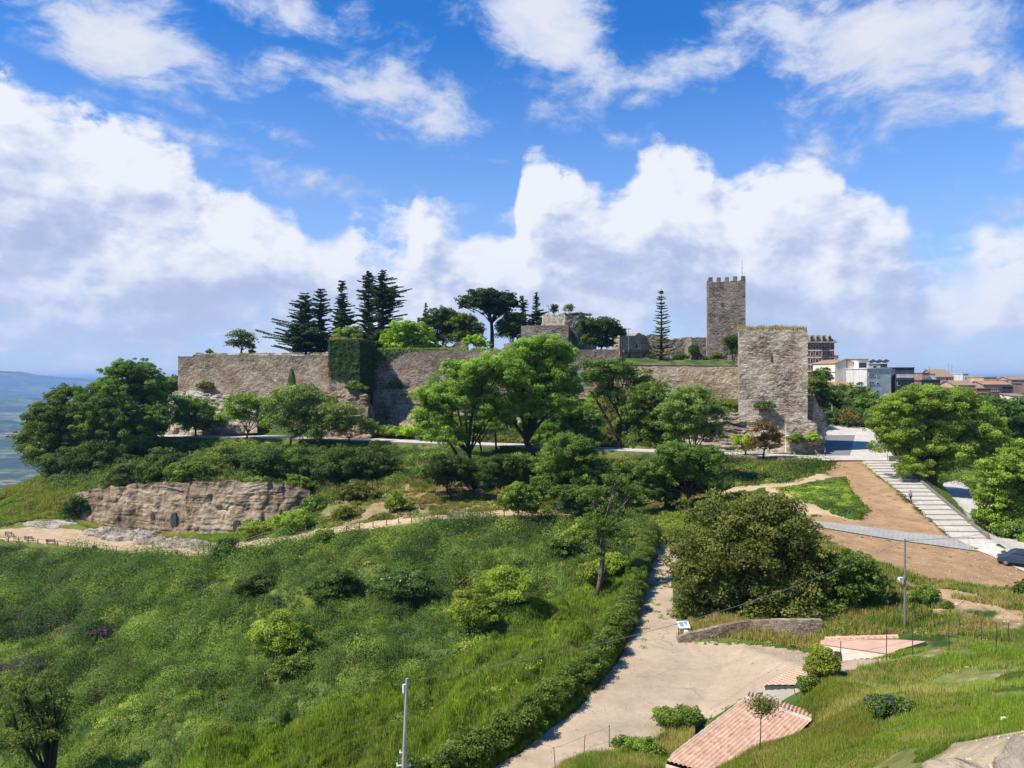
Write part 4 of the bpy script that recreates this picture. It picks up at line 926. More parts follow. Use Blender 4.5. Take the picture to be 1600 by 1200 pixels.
for k in range(14):
    f0, f1 = k/14, (k+1)/14; a, b = R0.lerp(R1, f0), R0.lerp(R1, f1)
    kb.beam((a.x+0.25, a.y, ZB0+(ZB1-ZB0)*f0-0.12), (b.x+0.25, b.y, ZB0+(ZB1-ZB0)*f1-0.12), 0.4, 0.7)
kb.build('side_wall', M_RETW, st)
rl_ = MB()
for k in range(25):
    f = k/24; a = R0.lerp(R1, f); z = ZB0+(ZB1-ZB0)*f
    rl_.tube([(a.x+.3, a.y, z), (a.x+.3, a.y, z+0.95)], 0.022, 5)
    if k: q = R0.lerp(R1, (k-1)/24); zq = ZB0+(ZB1-ZB0)*(k-1)/24; rl_.tube([(q.x+.3, q.y, zq+0.95), (a.x+.3, a.y, z+0.95)], 0.025, 5); rl_.tube([(q.x+.3, q.y, zq+0.5), (a.x+.3, a.y, z+0.5)], 0.012, 5)
rl_.build('railing', M_DMETAL, st)
pw = empty('parapet', (XD(1399, 160), 160, ZP), label='short dark parapet wall at the top right corner of the stairs', cat='wall')
m_ = MB(); m_.beam((XD(1386, 160), 159.2, ZP+0.45), (XD(1400, 160), 159.2, ZP+0.45), 0.25, 0.9); m_.build('wall', M_RETW, pw)
m_ = MB(); m_.tube([(XD(1383, 160), 159, ZP), (XD(1383, 160), 159, ZP+1.5)], 0.05, 6); m_.build('post', M_DMETAL, pw)
lw = MB(); lw.beam((XD(1120, 169.5), 172.2, -17.5), (XD(1282, 160.6), 161.2, -17.5), 0.3, 1.3); lw.beam((XD(1282, 160.6), 161.2, -17.5), (XD(1311, 163), 164.5, -17.4), 0.3, 1.1)
tagit(lw.build('low_wall', plain('brown_render', (0.26, 0.19, 0.14), 0.9, 0.2, 0.8, 0.1)), 'low brown rendered wall that ends at the dirt field below the plaza', 'wall')
gl = [(XD(a, c), c, ZD(b, c)+0.16) for a, b, c in [(1225,806,107),(1242,812,105),(1320,820,103),(1412,832,100.5),(1484,839.5,98.3)]]
gr = [(XD(a, c), c, ZD(b, c)+0.16) for a, b, c in [(1240,818,103.5),(1262,823,101.5),(1337,835,98.5),(1415,847,96),(1530,863,92.6)]]
drape('pavement', gl, gr, M_CONC2, dz=0.12)
print('paving', round(time.time()-T0, 1))
# ---------------------------------------------------------------- foliage
def unit(n, r):
    v = r.normal(size=(n, 3)); return v/np.linalg.norm(v, axis=1)[:, None]
def cards(P, N, L, Wd, r, cross=False):
    """leaf-shaped quads: centres, normals, length, width"""
    n = len(P); N = N/np.maximum(1e-6, np.linalg.norm(N, axis=1))[:, None]
    t = np.cross(N, unit(n, r)); t /= np.maximum(1e-6, np.linalg.norm(t, axis=1))[:, None]; b = np.cross(N, t)
    L = np.broadcast_to(L, (n,))[:, None]; Wd = np.broadcast_to(Wd, (n,))[:, None]
    V = np.stack([P-t*L/2, P+b*Wd/2+N*L*0.06, P+t*L/2, P-b*Wd/2+N*L*0.06], 1).reshape(-1, 3)
    return V, np.arange(n*4).reshape(n, 4)
PAL = {  # dark, middle, light
 'green':  ((0.022,0.044,0.010),(0.068,0.112,0.020),(0.165,0.230,0.050)),
 'bright': ((0.036,0.064,0.010),(0.110,0.165,0.024),(0.240,0.305,0.060)),
 'lime':   ((0.060,0.110,0.010),(0.150,0.240,0.020),(0.300,0.400,0.050)),
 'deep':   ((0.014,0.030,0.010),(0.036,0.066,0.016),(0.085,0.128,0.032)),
 'cedar':  ((0.008,0.020,0.010),(0.018,0.040,0.018),(0.040,0.072,0.030)),
 'olive':  ((0.034,0.044,0.012),(0.085,0.104,0.024),(0.175,0.190,0.052)),
 'pale':   ((0.050,0.075,0.020),(0.110,0.155,0.040),(0.210,0.270,0.085)),
 'brown':  ((0.060,0.045,0.014),(0.150,0.105,0.030),(0.240,0.180,0.055)),
 'ivy':    ((0.010,0.030,0.008),(0.026,0.070,0.014),(0.065,0.135,0.030)),
 'purple': ((0.030,0.032,0.030),(0.075,0.062,0.075),(0.130,0.095,0.170)),
 'straw':  ((0.130,0.125,0.048),(0.250,0.240,0.100),(0.400,0.385,0.190)),
 'meadow': ((0.045,0.075,0.016),(0.115,0.160,0.034),(0.215,0.255,0.070)),
}
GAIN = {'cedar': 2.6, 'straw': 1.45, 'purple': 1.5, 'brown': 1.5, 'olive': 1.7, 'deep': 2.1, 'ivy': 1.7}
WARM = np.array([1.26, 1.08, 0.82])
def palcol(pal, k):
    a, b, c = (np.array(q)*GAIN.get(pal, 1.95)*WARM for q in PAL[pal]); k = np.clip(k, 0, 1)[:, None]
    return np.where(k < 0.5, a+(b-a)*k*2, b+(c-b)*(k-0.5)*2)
def lobe_leaves(lobes, leaf, cover, pal, r, loose=0.0, up=0.25, clumpr=None):
    """lobes: (centre, rx, ry, rz). Leaves sit in clumps over each lobe, the clumps differ in tone and size and leave gaps."""
    Ps, Ns, Cs = [], [], []
    for (c, rx, ry, rz) in lobes:
        c = np.array(c); rr = (rx*ry*rz)**(1/3); area = 4*math.pi*rr*rr
        cr = clumpr or np.clip(0.25*rr, 0.35, 1.15)
        nc = max(6, int(area/(cr*cr*2.6)))
        d = unit(nc, r); d[:, 2] = np.where(d[:, 2] < -0.35, -d[:, 2], d[:, 2]); rad = 0.48+0.62*r.random(nc)
        cc_ = c+d*np.array([rx, ry, rz])*rad[:, None]
        out_ = r.random(nc) < 0.16; rad = np.where(out_, 1.05+0.28*r.random(nc), rad); cc_ = c+d*np.array([rx, ry, rz])*rad[:, None]
        sz = cr*(0.6+0.85*r.random(nc))*np.where(out_, 0.6, 1); tone = 0.44+0.50*(r.random(nc)-0.5)
        nl = np.maximum(8, (cover*3.0*sz*sz*3.1/(leaf*leaf*0.32)/1.6).astype(int))
        k = np.repeat(np.arange(nc), nl); n = len(k)
        e = unit(n, r); e[:, 2] = np.abs(e[:, 2])*np.where(r.random(n) < 0.8, 1, -1)
        q = cc_[k]+e*sz[k][:, None]*(0.55+0.5*r.random(n)+loose*r.random(n)*0.6)[:, None]*np.array([1, 1, 0.75])
        Ps.append(q); Ns.append(e*0.75+d[k]*0.35+np.array([0, 0, up])+unit(n, r)*1.05); Cs.append(palcol(pal, tone[k]+0.20*(r.random(n)-0.45)+0.14*e[:, 2]))  # upper leaves lighter, undersides darker: light put into the leaf colour
    return np.vstack(Ps), np.vstack(Ns), np.vstack(Cs)
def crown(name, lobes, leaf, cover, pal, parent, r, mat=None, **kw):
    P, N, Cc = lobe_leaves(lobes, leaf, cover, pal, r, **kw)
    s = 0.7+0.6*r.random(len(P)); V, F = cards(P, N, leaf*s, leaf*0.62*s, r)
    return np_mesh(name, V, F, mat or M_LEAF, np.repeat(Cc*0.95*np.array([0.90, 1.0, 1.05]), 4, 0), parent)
def limb(m_, a, b, r0, r1, r, wob=0.12, n=5, sides=6):
    a, b = Vector(a), Vector(b); L = (b-a).length; pts_, rad = [], []
    o1 = Vector(unit(1, r)[0])*L*wob; 
    for i in range(n+1):
        f = i/n; p = a.lerp(b, f)+o1*math.sin(math.pi*f)+Vector((0, 0, 0.10*L*math.sin(math.pi*f))); pts_.append(p); rad.append(r0*(1-f)+r1*f)
    m_.tube(pts_, rad, sides)
TREES = 0
def tree(label, base, D, lobes, pal='green', leaf=None, cover=1.0, trunk_px=None, fork=0.35, bark=None, cat='tree', name='tree', loose=0.15, group=None, depth=0.85, lean=None, extra=(), up=0.25, back=True, z0=None):
    """lobes in picture columns/rows at the tree's own distance; each gets a depth and an offset towards or away from the eye"""
    global TREES; TREES += 1; r = np.random.default_rng(100+TREES)
    bx, by = base; D = D or pg(bx, by, 60).y+0.5; x0 = XD(bx, D); zb = gz(x0, D)-0.15 if z0 is None else z0
    e = empty(name, (x0, D, zb), label=label, cat=cat, group=group)
    LB = []; cx = sum(l[0] for l in lobes)/len(lobes)
    for i, l in enumerate(lobes):
        px, py, a = l[0], l[1], l[2]; b = l[3] if len(l) > 3 else a*0.8
        rx, rz = a/FPX*D, b/FPX*D; ry = (rx+rz)/2*depth
        dy = ((i*0.618) % 1-0.5)*1.5*ry
        c = W(px, py, D); k = (D+dy)/D; c = Vector((c.x*k, D+dy, c.z*k))
        LB.append((c, rx*k*1.16, ry*1.12, rz*k*1.15))
        if back and i % 2 == 0: c2 = Vector((c.x*1.0, c.y+ry*1.1, c.z)); LB.append((c2, rx*0.8, ry*0.8, rz*0.8))
    leaf = leaf or max(0.16, 0.0021*D)
    crown('crown', LB, leaf, cover, pal, e, r, loose=loose, up=up)
    m_ = MB(); ztop = max(c[0].z for c in LB); H = ztop-zb; cz = sum((c[0] for c in LB), Vector())/len(LB)
    tw = (trunk_px or max(3.0, H*1200/D*0.035))/FPX*D/2
    fk = Vector((x0+(cz.x-x0)*0.35, D+(cz.y-D)*0.3, zb+H*fork))
    if lean: fk = Vector((XD(lean[0], D), D, ZD(lean[1], D)))
    limb(m_, (x0, D, zb), fk, tw*1.25, tw*0.8, r, 0.05, 5, 8)
    for i, (c, rx, ry, rz) in enumerate(LB[:12]):
        limb(m_, fk+Vector((0, 0, -0.02*i)), c, tw*0.55, tw*0.12, r, 0.10)
        for k in range(2):
            d = Vector(unit(1, r)[0]); d.z = abs(d.z)
            limb(m_, Vector(fk).lerp(c, 0.65), c+Vector((d.x*rx, d.y*ry, d.z*rz))*0.8, tw*0.25, tw*0.06, r, 0.1, 3, 5)
    for ln in extra:
        q = [Vector(W(a, b, D)) for a, b in ln[0]]; m_.tube(q, [ln[1]/FPX*D/2*(1-0.6*i/(len(q)-1)) for i in range(len(q))], 7)
    m_.build('trunk', bark or M_BARK, e, smooth=True)
    return e
def conifer(label, px, D, top, basepy, hw, pal='cedar', kind='cedar', asym=0.0, leaf=None, name='cedar_tree', tiers=None, z0=None, flat=0.10, bare=0.05, cat='tree'):
    global TREES; TREES += 1; r = np.random.default_rng(500+TREES)
    x0 = XD(px, D); zt = ZD(top, D); zb = ZD(basepy, D) if z0 is None else z0
    e = empty(name, (x0, D, zb), label=label, cat=cat)
    H = zt-zb; R_ = hw/FPX*D*(1.22 if kind == 'cedar' else 1.0); leaf = leaf or 0.0021*D; asym = asym or (r.random()-0.5)*0.5; ph = r.random()*6
    tiers = tiers or int(H/0.80)
    m_ = MB(); m_.tube([(x0, D, zb), (x0+0.1, D, zb+H*0.5), (x0, D, zt)], [0.035*H*0.6, 0.02*H*0.6, 0.03], 7)
    Ps, Ns, Cs = [], [], []
    for k in range(tiers):
        f = (k+0.5*r.random())/tiers*(1-bare)+bare; z0_ = zb+H*f
        prof = (1-f)**0.62 if kind == 'cedar' else (1-f)**0.9*0.92+0.10
        if kind == 'cedar': prof *= (0.72+0.5*r.random())*(0.9+0.25*math.sin(f*9+ph))
        nb = 8 if kind == 'cedar' else 9
        for j in range(nb):
            if kind == 'cedar' and r.random() < 0.14: continue
            a = 2*math.pi*(j+r.random()*0.8)/nb+k*0.7; L = R_*prof*(0.45+0.8*r.random())*(1+asym*math.cos(a))+0.25
            z = z0_+(r.random()-0.5)*(1.5 if kind == 'cedar' else 0.25)
            dirv = np.array([math.cos(a), math.sin(a), 0.0]); side = np.array([-math.sin(a), math.cos(a), 0.0])
            rise = (0.22 if kind == 'cedar' else 0.28)*L*(0.3+r.random()*0.7); droop = 0.10*L
            nn = int(L*(52 if kind == 'cedar' else 22))+6
            s = r.random(nn)**0.8; w = (r.random(nn)-0.5)*2*(0.33 if kind == 'cedar' else 0.16)*L*(1.05-s*0.75)
            p = np.array([x0, D, z])+dirv*(s*L)[:, None]+side*w[:, None]; p[:, 2] += rise*s**1.3-droop*np.abs(w)/L*1.5+(r.random(nn)-0.5)*flat*1.6
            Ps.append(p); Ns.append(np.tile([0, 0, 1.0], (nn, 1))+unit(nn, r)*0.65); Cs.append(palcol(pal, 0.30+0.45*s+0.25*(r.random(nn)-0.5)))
            if j % 2 == 0 and L > 1: m_.tube([(x0, D, z), tuple(np.array([x0, D, z])+dirv*L*0.9+np.array([0, 0, rise*0.8]))], [0.09, 0.02], 4)
    P = np.vstack(Ps); V, F = cards(P, np.vstack(Ns), leaf*(0.8+0.5*r.random(len(P))), leaf*0.62, r)
    np_mesh('crown', V, F, M_NEEDLE, np.repeat(np.vstack(Cs), 4, 0), e); m_.build('trunk', M_BARK, e, smooth=True); return e
def column_tree(label, px, D, top, basepy, hw, pal='deep', name='cypress'):
    global TREES; TREES += 1; r = np.random.default_rng(900+TREES)
    x0 = XD(px, D); zt = ZD(top, D); zb = gz(x0, D) if basepy is None else ZD(basepy, D); H = zt-zb; R_ = hw/FPX*D
    e = empty(name, (x0, D, zb), label=label, cat='cypress')
    n = int(2600); f = r.random(n)**0.9; a = r.random(n)*2*math.pi; rad = R_*np.sin(np.clip(f*0.93+0.07, 0, 1)**0.6*math.pi)**0.7*(0.75+0.35*r.random(n))
    P = np.stack([x0+np.cos(a)*rad, D+np.sin(a)*rad, zb+0.3+f*(H-0.3)], -1); N = np.stack([np.cos(a), np.sin(a), 0.3+0*a], -1)+unit(n, r)*0.6
    V, F = cards(P, N, 0.34, 0.16, r); np_mesh('crown', V, F, M_NEEDLE, np.repeat(palcol(pal, 0.35+0.5*(r.random(n)-0.4)), 4, 0), e)
    m_ = MB(); m_.tube([(x0, D, zb-.2), (x0, D, zb+H*.8)], [.14, .04], 6); m_.build('trunk', M_BARK, e); return e
def shrub(label, px, py, rx, h, pal='green', leaf=None, cover=1.0, D=None, name='shrub', cat='shrub', group=None, depth=0.9, loose=0.2, n=None, flowers=None, zs=None):
    """a bush that stands on the ground seen at (px, py); rx half width and h height in picture units"""
    global TREES; TREES += 1; r = np.random.default_rng(1500+TREES)
    b = pg(px, py) if D is None else Vector((XD(px, D), D, (gz(XD(px, D), D) if zs is None else zs))); D = b.y; k = D/FPX
    e = empty(name, b, label=label, cat=cat, group=group)
    n = n or max(3, int(rx/max(3, h*0.45))*2+1); LB = []
    for i in range(n):
        f = (i+0.5)/n*2-1; a = min(rx*0.8, h*0.55)*(0.75+0.5*r.random())*k
        hh = h*k*(1-0.45*f*f)*(0.75+0.4*r.random())
        LB.append((b+Vector((f*(rx*k-a*0.7), (r.random()-0.3)*rx*k*depth*0.7, hh*0.5)), a, a*depth, hh*0.52))
    leaf = leaf or max(0.12, 0.0024*D)
    P, N, Cc = lobe_leaves(LB, leaf, cover, pal, r, loose=loose, clumpr=max(0.3, h*k*0.2))
    if flowers:
        fl = r.random(len(P)) < flowers[0]; Cc[fl & (N[:, 2] > 0.2)] = flowers[1]
    s = 0.7+0.6*r.random(len(P)); V, F = cards(P, N, leaf*s, leaf*0.62*s, r)
    np_mesh('foliage', V, F, M_LEAF, np.repeat(Cc, 4, 0), e)
    m_ = MB()
    for i, (c, a, bb, cc2) in enumerate(LB[:6]): limb(m_, b-Vector((0, 0, .2)), c, 0.045+0.01*h*k, 0.015, r, 0.08, 3, 5)
    m_.build('stems', M_BARK, e); return e

# ---- trees left of the cliff
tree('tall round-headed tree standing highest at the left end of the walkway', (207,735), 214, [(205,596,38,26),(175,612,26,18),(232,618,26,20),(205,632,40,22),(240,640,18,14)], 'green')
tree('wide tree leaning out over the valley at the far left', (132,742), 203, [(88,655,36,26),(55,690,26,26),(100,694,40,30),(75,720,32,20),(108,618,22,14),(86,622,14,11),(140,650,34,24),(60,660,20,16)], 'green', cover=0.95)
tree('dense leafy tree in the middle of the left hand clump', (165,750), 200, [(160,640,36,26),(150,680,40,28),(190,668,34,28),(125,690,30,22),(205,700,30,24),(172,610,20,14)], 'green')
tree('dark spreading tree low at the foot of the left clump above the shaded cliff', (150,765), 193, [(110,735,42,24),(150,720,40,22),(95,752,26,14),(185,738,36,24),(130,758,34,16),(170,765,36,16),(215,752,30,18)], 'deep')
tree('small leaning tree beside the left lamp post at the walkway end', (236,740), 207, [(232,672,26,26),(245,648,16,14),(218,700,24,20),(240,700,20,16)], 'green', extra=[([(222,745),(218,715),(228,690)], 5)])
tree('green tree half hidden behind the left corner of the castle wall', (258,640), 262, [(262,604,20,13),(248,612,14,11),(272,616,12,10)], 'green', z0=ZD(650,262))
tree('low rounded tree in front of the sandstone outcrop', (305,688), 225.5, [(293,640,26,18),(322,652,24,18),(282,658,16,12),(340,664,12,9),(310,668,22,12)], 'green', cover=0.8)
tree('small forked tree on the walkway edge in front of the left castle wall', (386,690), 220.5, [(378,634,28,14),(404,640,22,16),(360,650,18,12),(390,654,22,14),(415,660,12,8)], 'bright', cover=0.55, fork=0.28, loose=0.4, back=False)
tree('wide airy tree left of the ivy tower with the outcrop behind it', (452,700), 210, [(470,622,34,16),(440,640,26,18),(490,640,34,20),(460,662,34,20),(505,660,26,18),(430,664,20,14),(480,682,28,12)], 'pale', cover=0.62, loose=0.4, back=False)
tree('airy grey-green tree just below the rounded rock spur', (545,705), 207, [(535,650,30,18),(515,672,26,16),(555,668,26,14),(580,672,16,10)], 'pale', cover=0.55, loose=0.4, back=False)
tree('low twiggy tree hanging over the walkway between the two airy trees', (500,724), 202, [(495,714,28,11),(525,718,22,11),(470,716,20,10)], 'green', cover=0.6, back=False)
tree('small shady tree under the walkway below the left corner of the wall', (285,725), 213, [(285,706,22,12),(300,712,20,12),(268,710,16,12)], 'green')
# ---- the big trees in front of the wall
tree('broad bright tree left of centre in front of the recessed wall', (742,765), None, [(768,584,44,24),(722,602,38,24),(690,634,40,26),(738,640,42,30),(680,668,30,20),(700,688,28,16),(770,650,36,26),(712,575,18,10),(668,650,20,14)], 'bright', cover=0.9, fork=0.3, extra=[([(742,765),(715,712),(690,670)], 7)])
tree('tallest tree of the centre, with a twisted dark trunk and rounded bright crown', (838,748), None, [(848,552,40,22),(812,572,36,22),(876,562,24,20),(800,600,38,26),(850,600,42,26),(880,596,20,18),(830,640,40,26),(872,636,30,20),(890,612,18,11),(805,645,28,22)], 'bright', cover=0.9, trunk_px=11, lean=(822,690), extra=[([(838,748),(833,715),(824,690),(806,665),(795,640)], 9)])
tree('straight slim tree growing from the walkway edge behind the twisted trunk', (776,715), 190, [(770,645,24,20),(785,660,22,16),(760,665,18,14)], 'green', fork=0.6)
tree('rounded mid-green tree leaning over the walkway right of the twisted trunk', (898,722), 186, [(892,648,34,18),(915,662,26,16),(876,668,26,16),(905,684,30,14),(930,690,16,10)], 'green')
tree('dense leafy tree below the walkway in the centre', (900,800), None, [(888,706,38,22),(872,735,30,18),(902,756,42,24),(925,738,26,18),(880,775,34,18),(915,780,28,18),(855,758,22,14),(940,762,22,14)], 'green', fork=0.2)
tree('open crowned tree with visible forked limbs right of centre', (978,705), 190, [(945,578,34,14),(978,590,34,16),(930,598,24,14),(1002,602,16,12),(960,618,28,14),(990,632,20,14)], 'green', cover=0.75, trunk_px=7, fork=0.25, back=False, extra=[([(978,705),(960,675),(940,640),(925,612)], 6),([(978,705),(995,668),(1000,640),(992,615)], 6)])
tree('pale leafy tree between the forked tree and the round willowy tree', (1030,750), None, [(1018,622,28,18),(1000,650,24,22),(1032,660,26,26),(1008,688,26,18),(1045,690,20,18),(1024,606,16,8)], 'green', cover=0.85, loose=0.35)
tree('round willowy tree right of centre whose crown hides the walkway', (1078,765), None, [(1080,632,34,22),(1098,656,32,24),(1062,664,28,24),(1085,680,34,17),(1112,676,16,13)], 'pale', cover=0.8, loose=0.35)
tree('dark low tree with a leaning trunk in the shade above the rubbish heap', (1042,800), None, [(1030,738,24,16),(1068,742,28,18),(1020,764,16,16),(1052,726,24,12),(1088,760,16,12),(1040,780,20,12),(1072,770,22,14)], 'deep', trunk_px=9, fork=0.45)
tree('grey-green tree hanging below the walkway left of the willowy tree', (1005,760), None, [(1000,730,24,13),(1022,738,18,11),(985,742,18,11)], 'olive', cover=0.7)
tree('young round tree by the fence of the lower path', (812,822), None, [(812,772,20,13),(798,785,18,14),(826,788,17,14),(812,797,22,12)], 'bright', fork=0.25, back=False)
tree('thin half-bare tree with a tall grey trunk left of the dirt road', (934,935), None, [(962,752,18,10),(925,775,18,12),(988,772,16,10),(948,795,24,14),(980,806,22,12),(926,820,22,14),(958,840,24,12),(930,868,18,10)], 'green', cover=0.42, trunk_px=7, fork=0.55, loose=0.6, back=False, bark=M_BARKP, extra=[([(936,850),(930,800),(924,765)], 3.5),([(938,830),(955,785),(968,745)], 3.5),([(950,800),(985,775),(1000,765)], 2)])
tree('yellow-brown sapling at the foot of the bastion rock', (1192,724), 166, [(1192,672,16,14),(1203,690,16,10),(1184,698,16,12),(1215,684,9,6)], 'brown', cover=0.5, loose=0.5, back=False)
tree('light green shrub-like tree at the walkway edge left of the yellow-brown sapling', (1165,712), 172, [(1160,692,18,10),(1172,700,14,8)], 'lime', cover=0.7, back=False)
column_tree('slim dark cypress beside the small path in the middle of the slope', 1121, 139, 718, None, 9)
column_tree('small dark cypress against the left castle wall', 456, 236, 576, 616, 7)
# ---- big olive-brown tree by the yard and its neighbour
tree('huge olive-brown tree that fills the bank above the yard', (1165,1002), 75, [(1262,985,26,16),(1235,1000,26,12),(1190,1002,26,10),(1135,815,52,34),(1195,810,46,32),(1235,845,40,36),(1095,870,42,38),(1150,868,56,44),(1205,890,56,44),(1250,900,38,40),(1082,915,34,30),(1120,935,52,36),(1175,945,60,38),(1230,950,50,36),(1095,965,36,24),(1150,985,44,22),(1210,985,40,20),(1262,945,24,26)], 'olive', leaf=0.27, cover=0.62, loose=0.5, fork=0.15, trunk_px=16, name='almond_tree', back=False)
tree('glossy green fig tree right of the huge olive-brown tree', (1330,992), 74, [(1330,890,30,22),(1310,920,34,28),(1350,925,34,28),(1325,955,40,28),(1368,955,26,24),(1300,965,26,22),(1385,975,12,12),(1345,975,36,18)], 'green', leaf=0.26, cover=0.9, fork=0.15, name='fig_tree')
tree('dark leafy tree at the bottom left corner of the slope', (82,1215), 62, [(35,1080,24,16),(75,1070,26,16),(20,1110,22,18),(60,1115,30,20),(95,1105,16,18),(45,1150,28,18),(85,1145,20,18),(15,1145,18,14),(60,1175,26,12)], 'olive', leaf=0.17, cover=0.42, loose=0.5, fork=0.2, trunk_px=12, back=False, extra=[([(82,1215),(70,1150),(45,1105)], 7),([(82,1215),(90,1150),(88,1100)], 7)])
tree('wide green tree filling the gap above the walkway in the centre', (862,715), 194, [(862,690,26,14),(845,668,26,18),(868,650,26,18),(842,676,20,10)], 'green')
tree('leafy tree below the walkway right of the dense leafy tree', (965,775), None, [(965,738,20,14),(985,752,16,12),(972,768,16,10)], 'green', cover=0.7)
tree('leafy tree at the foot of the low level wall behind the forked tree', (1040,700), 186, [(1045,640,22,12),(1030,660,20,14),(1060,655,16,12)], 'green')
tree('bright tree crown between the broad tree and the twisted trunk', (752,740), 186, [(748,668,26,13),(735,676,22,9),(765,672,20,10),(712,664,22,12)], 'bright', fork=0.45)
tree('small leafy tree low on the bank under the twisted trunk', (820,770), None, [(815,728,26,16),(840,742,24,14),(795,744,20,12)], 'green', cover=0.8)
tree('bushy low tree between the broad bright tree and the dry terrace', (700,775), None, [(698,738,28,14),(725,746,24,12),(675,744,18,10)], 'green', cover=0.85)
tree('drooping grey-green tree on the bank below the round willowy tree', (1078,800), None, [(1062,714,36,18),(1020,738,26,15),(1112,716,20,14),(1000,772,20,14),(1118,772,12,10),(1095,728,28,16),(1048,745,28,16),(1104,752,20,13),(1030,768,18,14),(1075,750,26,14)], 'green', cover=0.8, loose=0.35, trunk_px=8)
tree('dark shaded tree on the bank below the broad bright tree', (705,785), None, [(700,730,30,16),(735,740,30,18),(678,744,20,12),(712,755,28,12)], 'deep', fork=0.3)  # deep leaf colour stands in for the shade under the big crowns
tree('dark shaded tree on the bank below the twisted trunk', (800,785), None, [(785,734,28,16),(818,744,28,16),(765,752,22,12),(798,760,26,12)], 'deep', fork=0.3)  # here too the shade below the crowns is put into the leaves
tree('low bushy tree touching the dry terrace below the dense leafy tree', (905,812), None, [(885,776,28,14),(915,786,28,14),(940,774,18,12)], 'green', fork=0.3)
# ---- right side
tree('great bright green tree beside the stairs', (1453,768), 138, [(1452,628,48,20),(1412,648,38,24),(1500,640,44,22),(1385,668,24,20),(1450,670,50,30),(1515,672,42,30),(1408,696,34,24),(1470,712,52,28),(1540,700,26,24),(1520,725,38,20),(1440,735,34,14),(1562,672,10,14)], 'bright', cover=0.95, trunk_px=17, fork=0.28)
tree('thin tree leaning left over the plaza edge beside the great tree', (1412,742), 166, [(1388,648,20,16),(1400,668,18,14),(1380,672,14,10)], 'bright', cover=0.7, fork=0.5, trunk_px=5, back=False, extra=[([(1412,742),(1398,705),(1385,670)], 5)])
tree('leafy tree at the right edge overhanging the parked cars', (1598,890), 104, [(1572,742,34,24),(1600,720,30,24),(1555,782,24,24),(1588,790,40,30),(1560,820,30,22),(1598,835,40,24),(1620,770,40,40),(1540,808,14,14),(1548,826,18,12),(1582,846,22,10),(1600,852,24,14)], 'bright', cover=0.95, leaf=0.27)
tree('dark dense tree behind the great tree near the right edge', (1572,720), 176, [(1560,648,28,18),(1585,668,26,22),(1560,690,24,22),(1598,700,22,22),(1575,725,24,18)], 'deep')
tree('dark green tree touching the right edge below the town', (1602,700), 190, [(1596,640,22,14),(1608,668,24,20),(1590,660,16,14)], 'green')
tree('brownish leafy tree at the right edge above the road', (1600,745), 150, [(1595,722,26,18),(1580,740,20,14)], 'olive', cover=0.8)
for i, (px, py, rx, ry, D, pal, lab) in enumerate([
  (1276,606,16,14,246,'green','small tree right against the shaded side of the bastion'),
  (1300,632,24,20,250,'green','rounded tree below the brick apartment block'),
  (1330,622,28,18,262,'green','rounded tree in front of the red tiled lean-to'),
  (1356,640,22,20,254,'green','rounded tree below the big cream gabled house'),
  (1316,655,26,14,240,'deep','dark tree behind the plaza lamp post'),
  (1350,668,24,12,236,'olive','low olive tree at the back edge of the plaza'),
  (1372,655,18,14,240,'green','tree between the plaza and the great bright tree'),
  (1285,588,14,10,262,'green','small tree at the foot of the brick apartment block'),
  (1385,640,20,14,262,'deep','dark tree below the grey rendered house'),
  (1545,628,22,9,260,'deep','dark flat treetop under the town roofs')]):
    tree(lab, (px, py+ry+8), D, [(px, py, rx, ry), (px-rx*0.5, py+ry*0.5, rx*0.6, ry*0.6), (px+rx*0.5, py+ry*0.4, rx*0.6, ry*0.6)], pal, cover=0.9)
bt = tree('leafless brown tree behind the plaza lamp post', (1327,672), 232, [(1325,655,14,12)], 'brown', cover=0.10, back=False, loose=1.0)
# ---- inside the castle
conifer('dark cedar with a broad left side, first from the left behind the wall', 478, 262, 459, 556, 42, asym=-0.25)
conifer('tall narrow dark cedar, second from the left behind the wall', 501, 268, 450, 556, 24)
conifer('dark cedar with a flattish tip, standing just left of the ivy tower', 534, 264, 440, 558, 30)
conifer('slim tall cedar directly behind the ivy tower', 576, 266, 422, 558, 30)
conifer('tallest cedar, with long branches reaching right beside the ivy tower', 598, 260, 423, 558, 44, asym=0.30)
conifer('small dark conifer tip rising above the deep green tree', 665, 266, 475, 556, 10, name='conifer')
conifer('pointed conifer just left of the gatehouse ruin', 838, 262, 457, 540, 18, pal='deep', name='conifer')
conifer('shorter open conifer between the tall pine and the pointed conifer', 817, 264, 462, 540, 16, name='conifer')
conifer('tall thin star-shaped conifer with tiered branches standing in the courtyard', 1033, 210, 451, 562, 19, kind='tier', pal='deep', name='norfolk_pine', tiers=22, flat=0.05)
tree('round pale bush-like tree behind the ivy tower', (545,548), 250, [(545,524,18,11),(538,532,14,9)], 'pale', z0=ZD(556,250))
tree('light lime green tree between the cedars and the deep green tree', (636,556), 248, [(635,518,26,13),(618,532,20,11),(655,530,22,12),(676,544,14,7),(640,545,34,9)], 'lime', z0=ZD(556,248))
tree('deep green broadleaf tree behind the low ruin', (690,556), 258, [(692,496,22,12),(680,512,22,14),(708,512,22,14),(695,530,28,14)], 'deep', z0=ZD(556,258))
tree('mid green tree between the deep green tree and the tall pine', (728,556), 254, [(722,505,18,12),(738,520,18,14),(722,530,18,12)], 'green', z0=ZD(556,254))
tree('yellow-green shrubby tree on the low broken wall', (745,552), 244, [(742,535,16,9),(752,540,12,7)], 'lime', z0=ZD(552,244))
